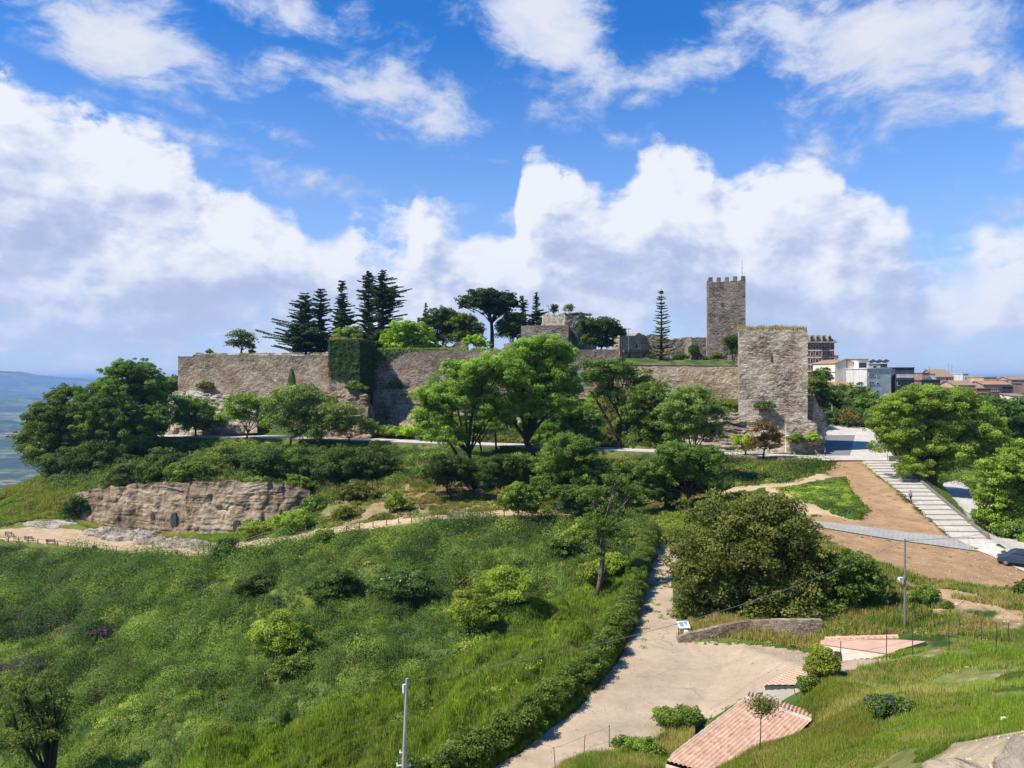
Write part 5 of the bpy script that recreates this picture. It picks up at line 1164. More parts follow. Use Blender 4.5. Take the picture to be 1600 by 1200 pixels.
tree('tall umbrella pine with a bare dark trunk behind the wall', (768,556), 255, [(762,461,24,8),(742,472,22,9),(785,470,22,10),(800,478,10,8),(765,476,30,9),(728,480,9,4),(775,488,20,8)], 'cedar', z0=ZD(556,255), fork=0.55, trunk_px=6, name='umbrella_pine', depth=1.2, cover=1.0)
tree('dark tree right of the umbrella pine trunk', (800,550), 256, [(805,505,18,16),(812,525,14,12),(790,520,14,16)], 'deep', z0=ZD(556,256))
tree('low wide umbrella pine in front of the gatehouse ruin', (938,556), 220, [(935,508,26,9),(918,518,14,10),(955,518,18,8),(938,524,28,10),(968,522,9,5),(925,535,16,10),(945,538,14,10)], 'deep', z0=ZD(560,220), name='umbrella_pine', cover=1.0, depth=1.0)
tree('small open tree growing on top of the left castle wall', (377,553), 249, [(372,526,14,8),(386,532,13,9),(364,538,9,6),(378,540,14,7),(392,543,6,5)], 'olive', z0=ZD(554,249), cover=0.38, loose=0.7, back=False, fork=0.25)
for (px, py, rx, h, D, pal, lab) in [
  (393,553,5,7,248.5,'olive','small dark bush on the wall top beside the open tree'),
  (327,553,6,6,248,'olive','tiny weedy bush on the left castle wall top'),
  (1122,563,14,11,208,'olive','round olive bush at the foot of the crenellated tower'),
  (1146,566,10,42,205,'ivy','tall ivy thicket between the tower and the bastion'),
  (1098,566,16,9,214,'deep','dark bush beside the gate pier'),
  (1065,562,14,9,222,'deep','dark bush right of the star-shaped conifer'),
  (1009,566,6,7,212,'green','small bush left of the star-shaped conifer'),
  (1084,560,4,26,221,'ivy','ivy strip climbing the gate pier'),
  (1212,515.5,4,8,180,'olive','small tuft standing up on the bastion top')]:
    shrub(lab, px, py, rx, h, pal, D=D, zs=ZD(py, D), leaf=0.34)
shrub('dark spiky plant on the gatehouse ruin top', 866, 491, 6, 15, 'cedar', D=239, zs=ZD(491, 239), leaf=0.4, cover=0.5)
shrub('thin yellowish plant on the gatehouse ruin top', 889, 491, 8, 15, 'olive', D=238, zs=ZD(491, 238), leaf=0.3, cover=0.3)
shrub('weedy growth along the gatehouse ruin roofline', 905, 494, 22, 5, 'olive', D=239, zs=ZD(494, 239), leaf=0.3, cover=0.8)
print('trees', round(time.time()-T0, 1), TREES)
# ---------------------------------------------------------------- ivy and other climbers
def ivy_on(name, parent, label, cat, faces, n_per, leaf, pal='ivy', seed=5, bump=0.35):
    """faces: (corner, edge1, edge2, outward normal, mask(s,t))"""
    r = np.random.default_rng(seed); Ps, Ns, Cs = [], [], []
    for (c, e1, e2, nn_, mk) in faces:
        c, e1, e2, nn_ = (np.array(q, float) for q in (c, e1, e2, nn_)); A = np.linalg.norm(e1)*np.linalg.norm(e2); n = int(A*n_per)
        s, t_ = r.random(n), r.random(n); ok = mk(s, t_, r.random(n)); s, t_ = s[ok], t_[ok]; n = len(s)
        P = c+e1*s[:, None]+e2*t_[:, None]; k = fbm(P[:, 0]+P[:, 1]*0.7, P[:, 2]*1.0, 0.9, 4, seed)
        P = P+nn_*((k*1.6+0.15*r.random(n))*bump)[:, None]
        Ps.append(P); Ns.append(nn_+np.array([0, 0, .35])+unit(n, r)*0.7); Cs.append(palcol(pal, 0.25+0.9*(k-0.32)+0.35*(r.random(n)-0.5)))
    P = np.vstack(Ps); V, F = cards(P, np.vstack(Ns), leaf*(0.7+0.6*r.random(len(P))), leaf*0.75, r)
    o = np_mesh(name, V, F, M_LEAF, np.repeat(np.vstack(Cs), 4, 0), parent)
    if parent is None: tagit(o, label, cat)
    return o
fl = np.array((*P2(514, 226), 0.)); fr = np.array((XD(562, 225), 225, 0.)); uu = (fr-fl)/np.linalg.norm(fr-fl); nb_ = np.array([-uu[1], uu[0], 0]); Zt = ZD(532, 226); Zb = ZD(604, 225)
allm = lambda s, t_, q: q < np.where(t_ < 0.12, 0.55, 1)
ivy_on('ivy', ivt, None, None, [
  ((fl[0], fl[1], Zb), (*(fr-fl)[:2], 0), (0, 0, Zt-Zb+0.3), -nb_, lambda s, t_, q: (t_ > 0.22*(1-s)*np.clip(1.6-q, 0, 1)+0.02)),
  ((fr[0], fr[1], Zb-6), tuple(nb_*14.5), (0, 0, Zt-Zb+6.2), uu, lambda s, t_, q: q < 2),
  ((fl[0], fl[1], Zt-8), tuple(nb_*10), (0, 0, 8.2), -uu, lambda s, t_, q: q < 2),
  ((fl[0], fl[1], Zt), tuple(uu*10), tuple(nb_*14), (0, 0, 1), lambda s, t_, q: q < .6)], 26, 0.46)
e_ = masonry  # keep the name short below
iw = ivy_on('ivy', None, 'dark ivy hanging over the top of the recessed wall beside the ivy tower', 'ivy', [
  ((XD(583, 238.4), 238.4, ZD(612, 238)), (XD(700, 233.5)-XD(583, 238.4), -5.2, 0), (0, 0, ZD(546, 238)-ZD(612, 238)), (0, -1, 0),
   lambda s, t_, q: (t_ > 0.985-0.42*np.clip(1-s*2.1, 0, 1)**1.6*(0.7+0.6*q)-0.02) | ((t_ < 0.30*np.clip(1-np.abs(s-0.32)*3.2, 0, 1)*(0.6+q*0.5)))| ((s < 0.05)))], 22, 0.42, seed=8)
# weeds along wall tops and on ledges
def fringe(parent, name, segs, h, per_m, pal, seed, lean=0.3, depth=1.0, blade=0.10, label=None, cat=None, kind=None):
    r = np.random.default_rng(seed); Vs, Cs = [], []
    for (a, b) in segs:
        a, b = np.array(a), np.array(b); L = np.linalg.norm(b-a); n = int(L*per_m); s = r.random(n); k = fbm(s*L, s*0+seed, 0.5, 3, seed); keep = r.random(n) < np.clip((k-0.3)*4, 0.05, 1); s = s[keep]; k = k[keep]; n = len(s)
        P = a+(b-a)*s[:, None]; P[:, 1] += depth*r.random(n); hh = h*(0.4+0.9*r.random(n))*(0.4+k)
        d = unit(n, r)*lean; w = np.stack([np.cos(r.random(n)*6.28), np.sin(r.random(n)*6.28), 0*s], -1)*blade
        top = P+np.stack([d[:, 0]*hh, d[:, 1]*hh, hh], -1)
        Vs.append(np.stack([P-w, P+w, top], 1).reshape(-1, 3)); Cs.append(np.repeat(palcol(pal, r.random(n)), 3, 0))
    V = np.vstack(Vs); o = np_mesh(name, V, np.arange(len(V)).reshape(-1, 3), M_LEAF, np.vstack(Cs), parent)
    if parent is None: tagit(o, label, cat, kind=kind)
    return o
b0 = np.array([*P2(1155, 181), ZD(514.2, 181)-.2]); b1 = np.array([*P2(1262, 177), ZD(515, 181)-.6])
fringe(bas, 'grass_tuft', [(b0, b1)], 1.3, 150, 'straw', 3, depth=4)
wt = bpy.data.objects['castle_wall']
fringe(wt, 'weeds', [(np.array([*P2(305, 245.3), ZD(553.5, 245)]), np.array([*P2(514, 238), ZD(553.5, 238)]))], 0.55, 50, 'straw', 4, depth=2)
fringe(bpy.data.objects['castle_wall.001'], 'weeds', [(np.array([*P2(588, 239), ZD(547.5, 239)]), np.array([*P2(800, 228), ZD(547.5, 229)]))], 0.9, 90, 'meadow', 5, depth=2)
fringe(ivt, 'weeds', [(np.array([fl[0], fl[1], Zt]), np.array([fr[0], fr[1], Zt]))], 1.2, 130, 'straw', 6, depth=5)

# ---------------------------------------------------------------- what covers the slopes
def sample(poly, n, r, power=1.4, mask=None):
    """points on the ground inside an outline, thinner with distance as they get larger"""
    xs = [p[0] for p in poly]; yv = [p[1] for p in poly]; out = []; tot = 0; dmin = max(6, min(yv))
    for _ in range(60):
        x = r.uniform(min(xs), max(xs), 80000); y = r.uniform(min(yv), max(yv), 80000)
        ok = inpoly(x, y, poly) & (r.random(80000) < (dmin/np.maximum(y, dmin))**power) & (np.abs(x/np.maximum(y, 1)) < 0.74)
        if mask is not None: ok &= mask(x, y)
        out.append(np.stack([x[ok], y[ok]], -1)); tot += ok.sum()
        if tot >= n: break
    q = np.vstack(out)[:n]; return q[:, 0], q[:, 1]
OFFM = [COURT, PATH, FIELD, RD2, SANDY, TRAIL, [(XD(a, c), c-0.6) for a, c in WO_]+[(XD(a, c)+1.2, c+6.2) for a, c in WO_[::-1]],
        [(S_L0[0]-.5, 161), (S_L1[0]-.5, 97), (XD(1532, 92), 92), (XD(1600, 87), 87), (XD(1700, 80), 80), (XD(1760, 82), 82), (XD(1660, 89), 89), (S_R1[0]+1, 97), (S_R0[0]+1, 161)],
        [(XD(1270, 160), 160), (XD(1405, 158), 158), (XD(1395, 205), 205), (XD(1360, 232), 232), (XD(1290, 245), 245)]]
def free(x, y):
    k = np.zeros(x.shape, bool)
    for p in OFFM: k |= inpoly(x, y, p)
    return ~k
def mounds(name, poly, n, pals, seed, size=(0.35, 1.0), per=40, mask=None, tone=0.0, leafk=0.0021, power=1.4, hk=0.7, jit=1.0, lmin=0.09):
    """low leafy humps: bramble, vetch and other herbs, in patches of differing kinds"""
    r = np.random.default_rng(seed); x, y = sample(poly, n, r, power, (lambda a, b: free(a, b) & (mask(a, b) if mask else True)))
    n = len(x); z = ground_z(x, y); D = y; sz = (size[0]+(size[1]-size[0])*r.random(n)**1.5)*np.clip(D/75, 0.7, 1.7)
    patch = fbm(x, y, 0.085, 3, seed+1); p2 = fbm(x+60, y-30, 0.28, 3, seed+2)
    w = np.clip((patch-0.5)*4.2+0.5+(p2-0.5)*1.1, 0, 0.999); ki = (w*len(pals)).astype(int)
    k = np.repeat(np.arange(n), per); m_ = len(k); e = unit(m_, r); e[:, 2] = np.abs(e[:, 2])
    P = np.stack([x, y, z-0.05], -1)[k]+e*(sz[k]*(0.72+0.4*r.random(m_)))[:, None]*np.array([1.15, 1.15, hk])
    N = e+unit(m_, r)*0.55+np.array([0, 0, .15]); tn = (0.38+0.50*(fbm(x, y, 0.45, 3, seed+3)-0.5)*2+0.9*(fbm(x, y, 0.055, 3, 8)-0.5)+tone+0.22*(r.random(n)-0.5))[k]+0.12*(r.random(m_)-0.5)+0.26*(e[:, 2]-0.5)  # last term paints the tops of the humps lighter, as if lit from above
    Cc = np.zeros((m_, 3))
    for i, pl in enumerate(pals):
        s = ki[k] == i; Cc[s] = palcol(pl, tn[s])
    L = np.maximum(lmin, leafk*D[k])*(0.75+0.6*r.random(m_)); V, F = cards(P, N, L, L*0.62, r)
    o = np_mesh(name, V, F, M_LEAF, np.repeat(Cc, 4, 0)); return tagit(o, kind='stuff')
def blades(name, poly, n, pals, seed, h=(0.25, 0.6), w=0.0006, mask=None, power=1.5, clump=True, lean=0.35, head=None):
    r = np.random.default_rng(seed); x, y = sample(poly, n, r, power, (lambda a, b: free(a, b) & (mask(a, b) if mask else True)))
    n = len(x); z = ground_z(x, y); patch = fbm(x, y, 0.12, 3, seed+1); p2 = fbm(x, y, 0.5, 3, seed+2)
    hh = (h[0]+(h[1]-h[0])*r.random(n))*(0.45+1.1*p2); wd = np.maximum(0.007, w*y)*(0.7+0.6*r.random(n)); a = r.random(n)*6.283
    ww = np.stack([np.cos(a), np.sin(a), 0*a], -1)*wd[:, None]; g = fbm(x, y, 0.2, 2, seed+7)*6.28
    ln = np.stack([np.cos(g)*0.3+(r.random(n)-.5)*1.2, np.sin(g)*0.3+(r.random(n)-.5)*1.2, 0*a], -1)*lean
    P = np.stack([x, y, z-0.03], -1); mid = P+ln*0.35*hh[:, None]+np.stack([0*a, 0*a, hh*0.6], -1); top = P+ln*hh[:, None]+np.stack([0*a, 0*a, hh], -1)
    V = np.stack([P-ww, P+ww, mid+ww*0.8, top, mid-ww*0.8], 1).reshape(-1, 3); i5 = np.arange(n)[:, None]*5
    F = np.vstack([i5+np.array([[0, 1, 2, 4]]), ]); F3 = i5+np.array([[4, 2, 3, 3]])
    wv = np.clip((patch-0.5)*2.4+0.5+(p2-.5)*1.6+(r.random(n)-.5)*0.35, 0, 0.999); ki = (wv*len(pals)).astype(int); Cc = np.zeros((n, 3)); tn = 0.45+0.5*(r.random(n)-0.5)+0.35*(p2-0.5)
    for i, pl in enumerate(pals): s = ki == i; Cc[s] = palcol(pl, tn[s])
    V4 = np.stack([P-ww, P+ww, top+ww*0.15, top-ww*0.15], 1).reshape(-1, 3)
    o = np_mesh(name, V4, np.arange(n*4).reshape(n, 4), M_LEAF, np.repeat(Cc, 4, 0)); return tagit(o, kind='stuff')
SL = xy_of([(-60,846,148),(0,850,146),(100,860,143),(200,868,139.5),(300,876,136),(370,872,134),(430,860,133),(500,848,132),(600,833,131),(700,823,130),(800,818,130),(895,815,130),(1000,820,123),(1028,850,108),(1008,902,91),(994,960,76),(958,1035,63),(895,1105,54.5),(790,1180,47.5),(680,1245,42)])+[(-10,36),(-30,36),(-60,40),(-70,50),(-95,80),(-105,130)]
# the meadow: smooth grass in the part next to the road; herbs and bramble elsewhere
GRASSY = xy_of([(960,880,98),(1000,900,90),(994,960,76),(958,1035,63),(895,1105,54.5),(790,1180,47.5),(560,1330,38)])+[(-20,37)]+xy_of([(260,1215,60),(400,1150,65),(520,1080,67),(640,1040,69),(760,1000,75),(860,930,89)])
gm = lambda x, y: inpoly(x, y, GRASSY)
LP = xy_of([(-60,900,135),(0,880,137),(120,880,136),(200,930,124),(210,1010,98),(120,1060,87),(0,1050,88),(-60,1040,92)])
mounds('undergrowth', SL, 6800, ['deep', 'olive', 'meadow', 'green', 'bright', 'deep', 'meadow', 'green', 'bright', 'meadow', 'deep'], 31, (0.40, 1.35), 120, lambda x, y: ~gm(x, y) & ~(inpoly(x, y, LP) & (fbm(x, y, 0.14, 3, 90) > 0.56)), leafk=0.00165)
r = np.random.default_rng(99)
mounds('bramble', SL, 700, ['green', 'deep', 'deep', 'meadow', 'deep', 'green', 'olive', 'deep'], 33, (0.9, 2.2), 600, lambda x, y: ~gm(x, y) & (fbm(x, y, 0.10, 3, 95) > 0.48), hk=1.1, leafk=0.0018, power=0.9, tone=-0.10)
mounds('undergrowth', LP, 760, ['purple', 'green', 'meadow', 'purple', 'green'], 35, (0.4, 1.0), 62, lambda x, y: (fbm(x, y, 0.14, 3, 90) > 0.52))
mounds('undergrowth', SL, 420, ['purple', 'brown', 'straw'], 37, (0.35, 0.8), 50, lambda x, y: (fbm(x, y, 0.16, 3, 190) > 0.60))
mounds('undergrowth', GRASSY, 650, ['green', 'meadow', 'purple', 'bright'], 39, (0.25, 0.6), 50, lambda x, y: (fbm(x, y, 0.2, 3, 290) > 0.55), leafk=0.0018)
blades('grass', SL, 60000, ['green', 'meadow', 'bright', 'meadow', 'olive'], 41, (0.30, 0.8))
blades('grass', GRASSY, 380000, ['meadow', 'bright', 'meadow', 'lime', 'bright', 'meadow'], 42, (0.18, 0.50), w=0.0005)
mounds('undergrowth', GRASSY, 1500, ['meadow', 'bright', 'green', 'meadow', 'deep'], 43, (0.22, 0.6), 70, leafk=0.0014, lmin=0.06, hk=0.5)
# bank under the walkway, terraces, left shoulder
BANK = xy_of([(90,735,192),(240,697,221),(400,697,219),(575,700,207.5),(700,705,197.5),(800,708,191.5),(1000,716,177),(1155,719,169),(1290,724,159.5),(1300,735,150),(1230,750,141),(1145,762,139.5),(1100,760,145),(900,755,153),(800,757,158),(660,750,170),(600,775,155),(500,790,152),(487,765,161),(430,756,161.5),(370,751,161.5),(250,754,166.5),(130,768,173.5),(60,760,190)])
mounds('undergrowth', BANK, 2400, ['deep', 'green', 'deep', 'green', 'meadow', 'olive'], 51, (0.4, 1.1), 46, lambda x, y: (x < -8) | (fbm(x, y, 0.2, 3, 60) > 0.52), power=0.8)  # deep leaves also put the shade of the trees above into the bank
mounds('bramble', BANK, 620, ['deep', 'green', 'deep', 'deep', 'green'], 53, (0.9, 1.9), 240, lambda x, y: ((x < -30) & (y > 166+(x+30)*-0.02)) | (fbm(x, y, 0.13, 3, 62) > 0.53), power=0.5, hk=0.8, tone=-0.05)  # more deep leaf colour painted in place of tree shade
blades('grass', BANK, 110000, ['green', 'meadow', 'olive', 'straw'], 52, (0.3, 0.8), power=0.8)
TERR = xy_of([(487,795,157.5),(520,790,151),(600,770,158),(660,750,171),(800,752,163),(900,752,156),(1050,752,150),(1145,762,139),(1190,770,132),(1130,790,128),(1035,850,110),(1005,818,125),(900,795,137),(800,798,137),(700,805,137),(600,813,138),(520,824,139),(430,842,139)])
mounds('undergrowth', TERR, 620, ['green', 'meadow', 'straw', 'olive', 'green'], 55, (0.25, 0.75), 42, lambda x, y: fbm(x, y, 0.22, 3, 64) > 0.50, power=0.8)
mounds('undergrowth', xy_of([(880,790,138),(1010,790,133),(1130,785,131),(1190,775,130),(1130,800,122),(1060,845,109),(1033,850,109),(1005,818,125),(900,812,131)]), 700, ['bright', 'green', 'meadow'], 56, (0.3, 0.8), 46, power=0.8)
blades('grass', TERR, 120000, ['straw', 'meadow', 'green', 'straw'], 57, (0.15, 0.45), mask=lambda x, y: fbm(x, y, 0.3, 3, 44) > 0.53, power=0.8)
LEFT = [(-125,150),(-110,155),(-98,172),(-98,188),(-112,204),(-128,200),(-150,190),(-170,160),(-150,140)]
mounds('undergrowth', LEFT, 500, ['meadow', 'green', 'brown'], 58, (0.3, 0.8), 42, power=0.5, lmin=0.3)
blades('grass', LEFT, 60000, ['meadow', 'bright', 'straw', 'meadow'], 59, (0.4, 0.9), power=0.5)
CF = xy_of([(0,826,165),(0,800,172),(60,806,170),(118,810,170),(190,826,165.5),(250,836,162),(370,836,157),(440,826,152),(430,840,145),(380,848,146),(300,851,149),(240,850,152),(180,843,157),(130,832,164),(110,827,168)])
blades('grass', CF, 70000, ['meadow', 'bright', 'straw'], 61, (0.2, 0.5), power=0.3)
# patch of clover-green in the dirt field
mounds('undergrowth', PATCH, 750, ['green', 'bright', 'green'], 62, (0.2, 0.4), 60, power=0.8, hk=0.6, leafk=0.0018)
# scrub between field and foreground, embankment by the stairs, bank behind the yard wall
SC1 = xy_of([(1262,830,97.5),(1300,853,90),(1400,880,85),(1500,904,81),(1640,930,77),(1700,1000,62),(1600,1015,57),(1500,1000,61),(1420,990,66),(1330,1000,66),(1290,1015,66),(1080,1000,69.5),(1068,940,80.5),(1080,862,102),(1150,800,121),(1220,800,112)])
mounds('undergrowth', SC1, 1100, ['green', 'deep', 'green', 'meadow', 'straw', 'meadow', 'straw'], 65, (0.25, 0.8), 50, lambda x, y: ~inpoly(x, y, SCRUB) | (fbm(x, y, 0.3, 3, 66) > 0.58), power=0.6)
blades('grass', SC1, 120000, ['straw', 'meadow', 'green', 'straw'], 66, (0.2, 0.6), mask=lambda x, y: ~inpoly(x, y, SCRUB) | (fbm(x, y, 0.3, 3, 68) > 0.54), power=0.8)
EMB = xy_of([(1400,735,160),(1475,790,118),(1545,848,98),(1560,842,101),(1510,802,121),(1470,760,151),(1440,738,165)])
blades('grass', EMB, 60000, ['bright', 'meadow', 'green'], 67, (0.25, 0.6), power=0.6)
RT = [(74,163),(80,240),(130,260),(220,230),(180,150),(120,115),(84,112),(90,128)]
mounds('undergrowth', RT, 1500, ['deep', 'green', 'green', 'bright'], 68, (0.5, 1.4), 40, power=0.3, lmin=0.35)
# slope in front of the walls
UW = xy_of([(575,683,224),(700,683,210.5),(800,683,203.5),(900,690,196),(1000,695,188.5),(1100,640,182.5),(1150,640,180),(1150,617,192.5),(1000,615,199),(975,616,211),(900,620,222),(760,612,236),(585,612,240)])
mounds('undergrowth', UW, 3400, ['green', 'deep', 'meadow', 'bright'], 69, (0.5, 1.2), 46, power=0.3, lmin=0.35)
# foreground: grassy knoll on the right
FG = [(26.5,57),(24,52),(14.6,38.6),(11.5,38.5),(9,41),(7.5,43.5),(5.5,42),(4,39),(5,30),(7,22),(10,18.4),(13,19.2),(17,20),(26,28),(45,50),(48,62),(40,64),(33,60)]
FG2 = [(3,46.8),(8,52),(12,54.2),(12.5,52),(9.3,43),(5,38),(2.5,42)]
blades('grass', FG, 520000, ['green', 'meadow', 'bright', 'meadow', 'straw', 'meadow', 'bright'], 71, (0.05, 0.19), w=0.0005, power=1.7, mask=lambda x, y: (fbm(x, y, 0.25, 3, 173) > 0.40) & ((y > 21.5) | (fbm(x, y, 0.6, 3, 175) > 0.58)))
blades('grass', FG, 60000, ['straw', 'straw', 'meadow', 'bright'], 72, (0.18, 0.42), w=0.0004, mask=lambda x, y: (fbm(x, y, 0.35, 3, 73) > 0.54) & (y > 22), power=1.2)
mounds('undergrowth', FG, 420, ['green', 'deep', 'purple', 'meadow', 'straw'], 74, (0.12, 0.36), 80, lambda x, y: fbm(x, y, 0.3, 3, 75) > 0.50, power=1.2, leafk=0.0015, lmin=0.035)
KN = [(13.5,38.2),(11.5,38),(9.5,36),(8,32),(9.5,26.5),(12.5,26.8),(15,31),(17.5,37),(20,46),(20,50.5),(17,46)]
blades('grass', KN, 90000, ['meadow', 'bright', 'meadow', 'straw', 'meadow'], 76, (0.10, 0.34), w=0.00045, power=1.2)
mounds('undergrowth', KN, 380, ['green', 'meadow', 'olive', 'meadow', 'deep'], 77, (0.18, 0.45), 80, power=1.0, leafk=0.0015, lmin=0.04)
mounds('undergrowth', FG2, 420, ['deep', 'green', 'meadow', 'purple', 'straw'], 78, (0.25, 0.65), 90, power=1.0, leafk=0.0016, lmin=0.05, hk=1.0)
blades('grass', FG2, 60000, ['straw', 'meadow', 'green', 'straw'], 79, (0.5, 1.0), w=0.0005, power=1.0)

# ---------------------------------------------------------------- the hedge along the road
hr = np.random.default_rng(77); hp = xy_of([(1026,840,111),(1018,870,102),(1005,905,91),(997,935,82),(990,965,76),(972,1000,69.5),(948,1035,63.2),(915,1070,58.5),(875,1105,54.6),(830,1140,51),(780,1172,48),(720,1205,45.4),(650,1235,43.2),(560,1280,40.5)])
LBh = []
for (a, b) in zip(hp, hp[1:]):
    L = math.dist(a, b); n = max(2, int(L/0.75))
    for k in range(n):
        f = (k+hr.random())/n; x = a[0]+(b[0]-a[0])*f-0.55+hr.normal()*0.22; y = a[1]+(b[1]-a[1])*f+hr.normal()*0.22; h = 1.5+0.8*hr.random()
        LBh.append((Vector((x, y, gz(x, y)+h*0.5)), 0.85+0.25*hr.random(), 0.85, h*0.62))
P, N, Cc = lobe_leaves(LBh, 0.17, 0.9, 'green', hr, loose=0.6, clumpr=0.33)
V, F = cards(P, N, 0.17*(0.7+0.6*hr.random(len(P))), 0.085, hr); tagit(np_mesh('hedge', V, F, M_LEAF, np.repeat(Cc*0.78, 4, 0)), 'long leafy green hedge that edges the left side of the dirt road', 'hedge')
# ---------------------------------------------------------------- single bushes
W1 = (0.75, 0.76, 0.62)
for a in [
 ('dark elder bush with white flowers at the end of the bench terrace', 355, 882, 20, 40, 'deep', (0.02, W1)),
 ('round dark bush with white flowers by the path fence left of the young terraces', 506, 852, 14, 28, 'green', (0.02, W1)),
 ('wide dark bush with white flowers in the middle of the slope', 628, 945, 48, 52, 'deep', (0.03, W1)),
 ('wide dark bush left of the white flowering one in the middle of the slope', 520, 940, 42, 44, 'deep', None),
 ('dark bush with white blossom high on the left half of the slope', 400, 935, 34, 38, 'deep', (0.012, W1)),
 ('small bush with white flowers on the left slope', 418, 985, 22, 32, 'green', (0.03, W1)),
 ('bright bushy thicket above the smooth grass of the slope', 790, 950, 44, 62, 'bright', None),
 ('bright bush beside the bright thicket on the slope', 735, 985, 34, 46, 'bright', None),
 ('broad bright bush on the slope below the two dark bushes', 440, 1020, 50, 50, 'bright', None),
 ('dark bush low on the slope left of the broad bright one', 455, 1062, 34, 34, 'green', None),
 ('dense green bush at the foot of the thin half-bare tree', 905, 862, 34, 42, 'bright', None),
 ('dark dense bush where the path fence ends', 880, 872, 22, 34, 'green', None),
 ('bright bush beside the trunk of the thin half-bare tree', 960, 902, 26, 36, 'bright', None),
 ('leafy bush between the hedge top and the thin tree', 985, 865, 24, 34, 'green', None),
 ('rounded bush below the thin half-bare tree', 925, 915, 24, 32, 'bright', None),
 ('feathery bright bush at the foot of the cliff beside the arched doorway', 398, 840, 24, 28, 'bright', None),
 ('feathery bright bush at the right end of the cliff', 455, 832, 30, 32, 'bright', None),
 ('feathery bush on the right shoulder of the cliff', 490, 800, 18, 22, 'green', None),
 ('pair-like small bushy sapling on the open dry terrace', 617, 800, 10, 28, 'bright', None),
 ('small green bush right of the sapling on the dry terrace', 636, 798, 10, 18, 'bright', None),
 ('low dark bush on the dry terrace near the cliff end', 536, 812, 14, 20, 'green', None),
 ('olive scrub bush below the airy trees', 560, 782, 34, 26, 'olive', None),
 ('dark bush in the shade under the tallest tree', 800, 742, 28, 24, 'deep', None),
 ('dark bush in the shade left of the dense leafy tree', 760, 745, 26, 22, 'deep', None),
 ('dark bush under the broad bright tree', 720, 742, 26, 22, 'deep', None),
 ('green bush under the willowy tree crown', 1100, 770, 24, 22, 'deep', None),
 ('bright weedy bush behind the stone heap', 985, 790, 26, 24, 'bright', None),
 ('bushy weeds at the left foot of the huge olive-brown tree', 1108, 800, 20, 20, 'green', None),
 ('leafy bush on the bank right of the rounded rock spur', 612, 684, 26, 18, 'bright', None),
 ('lime green bush at the foot of the rock ledges', 640, 686, 22, 18, 'lime', None),
 ('bush on the bank beside the broad bright tree', 668, 690, 16, 14, 'green', None),
 ('bushy growth under the walkway left of the small forked tree', 335, 726, 34, 14, 'green', None),
 ('bushy growth under the walkway below the small forked tree', 392, 728, 32, 14, 'green', None),
 ('bushy growth under the walkway below the airy tree', 446, 732, 36, 14, 'deep', None),
 ('bushy growth under the walkway below the twiggy tree', 505, 738, 36, 14, 'green', None),
 ('bushy growth under the walkway at the left lamp post', 275, 732, 30, 14, 'deep', None),
 ('low dark bush on the shady bank at the left', 300, 751, 35, 35, 'green', None),
 ('rounded bush on the shady bank above the cliff', 355, 744, 35, 41, 'green', None),
 ('dark bush on the shady bank above the arched doorway', 410, 748, 37, 41, 'deep', None),
 ('dark bush on the bank under the airy tree', 470, 751, 40, 48, 'deep', None),
 ('dark bush on the bank under the grey-green airy tree', 530, 754, 43, 51, 'deep', None),
 ('dark bush at the right end of the shady bank', 585, 748, 35, 44, 'deep', None),
 ('tall dark bush on the bank above the shaded cliff', 250, 754, 37, 44, 'deep', None),
 ('dark bush hanging over the shaded left end of the cliff', 200, 764, 40, 38, 'deep', None),
 ('dark bush covering the left foot of the cliff', 118, 812, 24, 30, 'deep', None),
 ('small bush rooted high on the cliff face', 345, 775, 12, 12, 'olive', None),
 ('leafy bush hiding the right brow of the cliff', 462, 768, 26, 22, 'green', None),
 ('bush on the brow of the cliff above the tallest doorway', 285, 762, 24, 18, 'green', None),
 ('bush on the brow of the cliff left of its middle', 225, 766, 24, 18, 'deep', None),
 ('bush on the brow of the cliff right of its middle', 395, 762, 24, 16, 'meadow', None),
 ('bush beside the pole at the foot of the dirt field', 1445, 945, 24, 26, 'green', None),
 ('small bush on the dry scrub right of the pole', 1478, 950, 10, 12, 'green', None),
 ('dark bush hugging the right edge of the dry scrub', 1598, 930, 14, 22, 'deep', None),
 ('green bush beside the flat roofed shed corner', 1284, 1062, 22, 42, 'bright', None),
 ('low green bush climbing behind the ridge tiled roof', 1262, 1085, 14, 26, 'green', None),
 ('feathery bush in front of the yard beside the tiled roof', 1062, 1142, 34, 36, 'green', None),
 ('low dark bush with dull purple flowers in the foreground grass', 1398, 1116, 36, 17, 'deep', (0.12, (0.12, 0.09, 0.20))),
 ('grassy dark bush at the bottom edge left of the tiled roof', 1000, 1190, 40, 34, 'green', None),
 ('green shrub on the ledge at the foot of the bastion', 1245, 692, 16, 14, 'green', None),
 ('lime green shrub on the right of the bastion foot', 1272, 690, 8, 14, 'lime', None),
 ('dark shrub clinging to the rock under the bastion corner', 1195, 640, 14, 14, 'deep', None),
 ('green shrub on the ledge under the low level wall', 1130, 640, 26, 14, 'green', None),
 ('green shrub on the ledge left of the pale terraced rock', 1080, 636, 26, 12, 'meadow', None),
 ('grassy tuft shrub on the big sandstone outcrop', 320, 608, 16, 10, 'olive', None),
 ('leafy shrub under the ivy tower base', 556, 612, 18, 14, 'green', None)]:
    lab, px, py, rx, h, pal, flw = a
    D_ = None; zs = None
    if 'bastion foot' in lab or 'foot of the bastion' in lab: D_ = 171.8; zs = ZD(py, 171.8)
    elif 'bastion corner' in lab: D_ = 177.6; zs = ZD(py, 177.6)
    elif 'sandstone outcrop' in lab: D_ = 243; zs = ZD(py, 243)
    elif 'ivy tower base' in lab: D_ = 222; zs = ZD(py, 222)
    shrub(lab, px, py, rx, h, pal, D=D_, zs=zs, flowers=flw)
print('cover', round(time.time()-T0, 1))

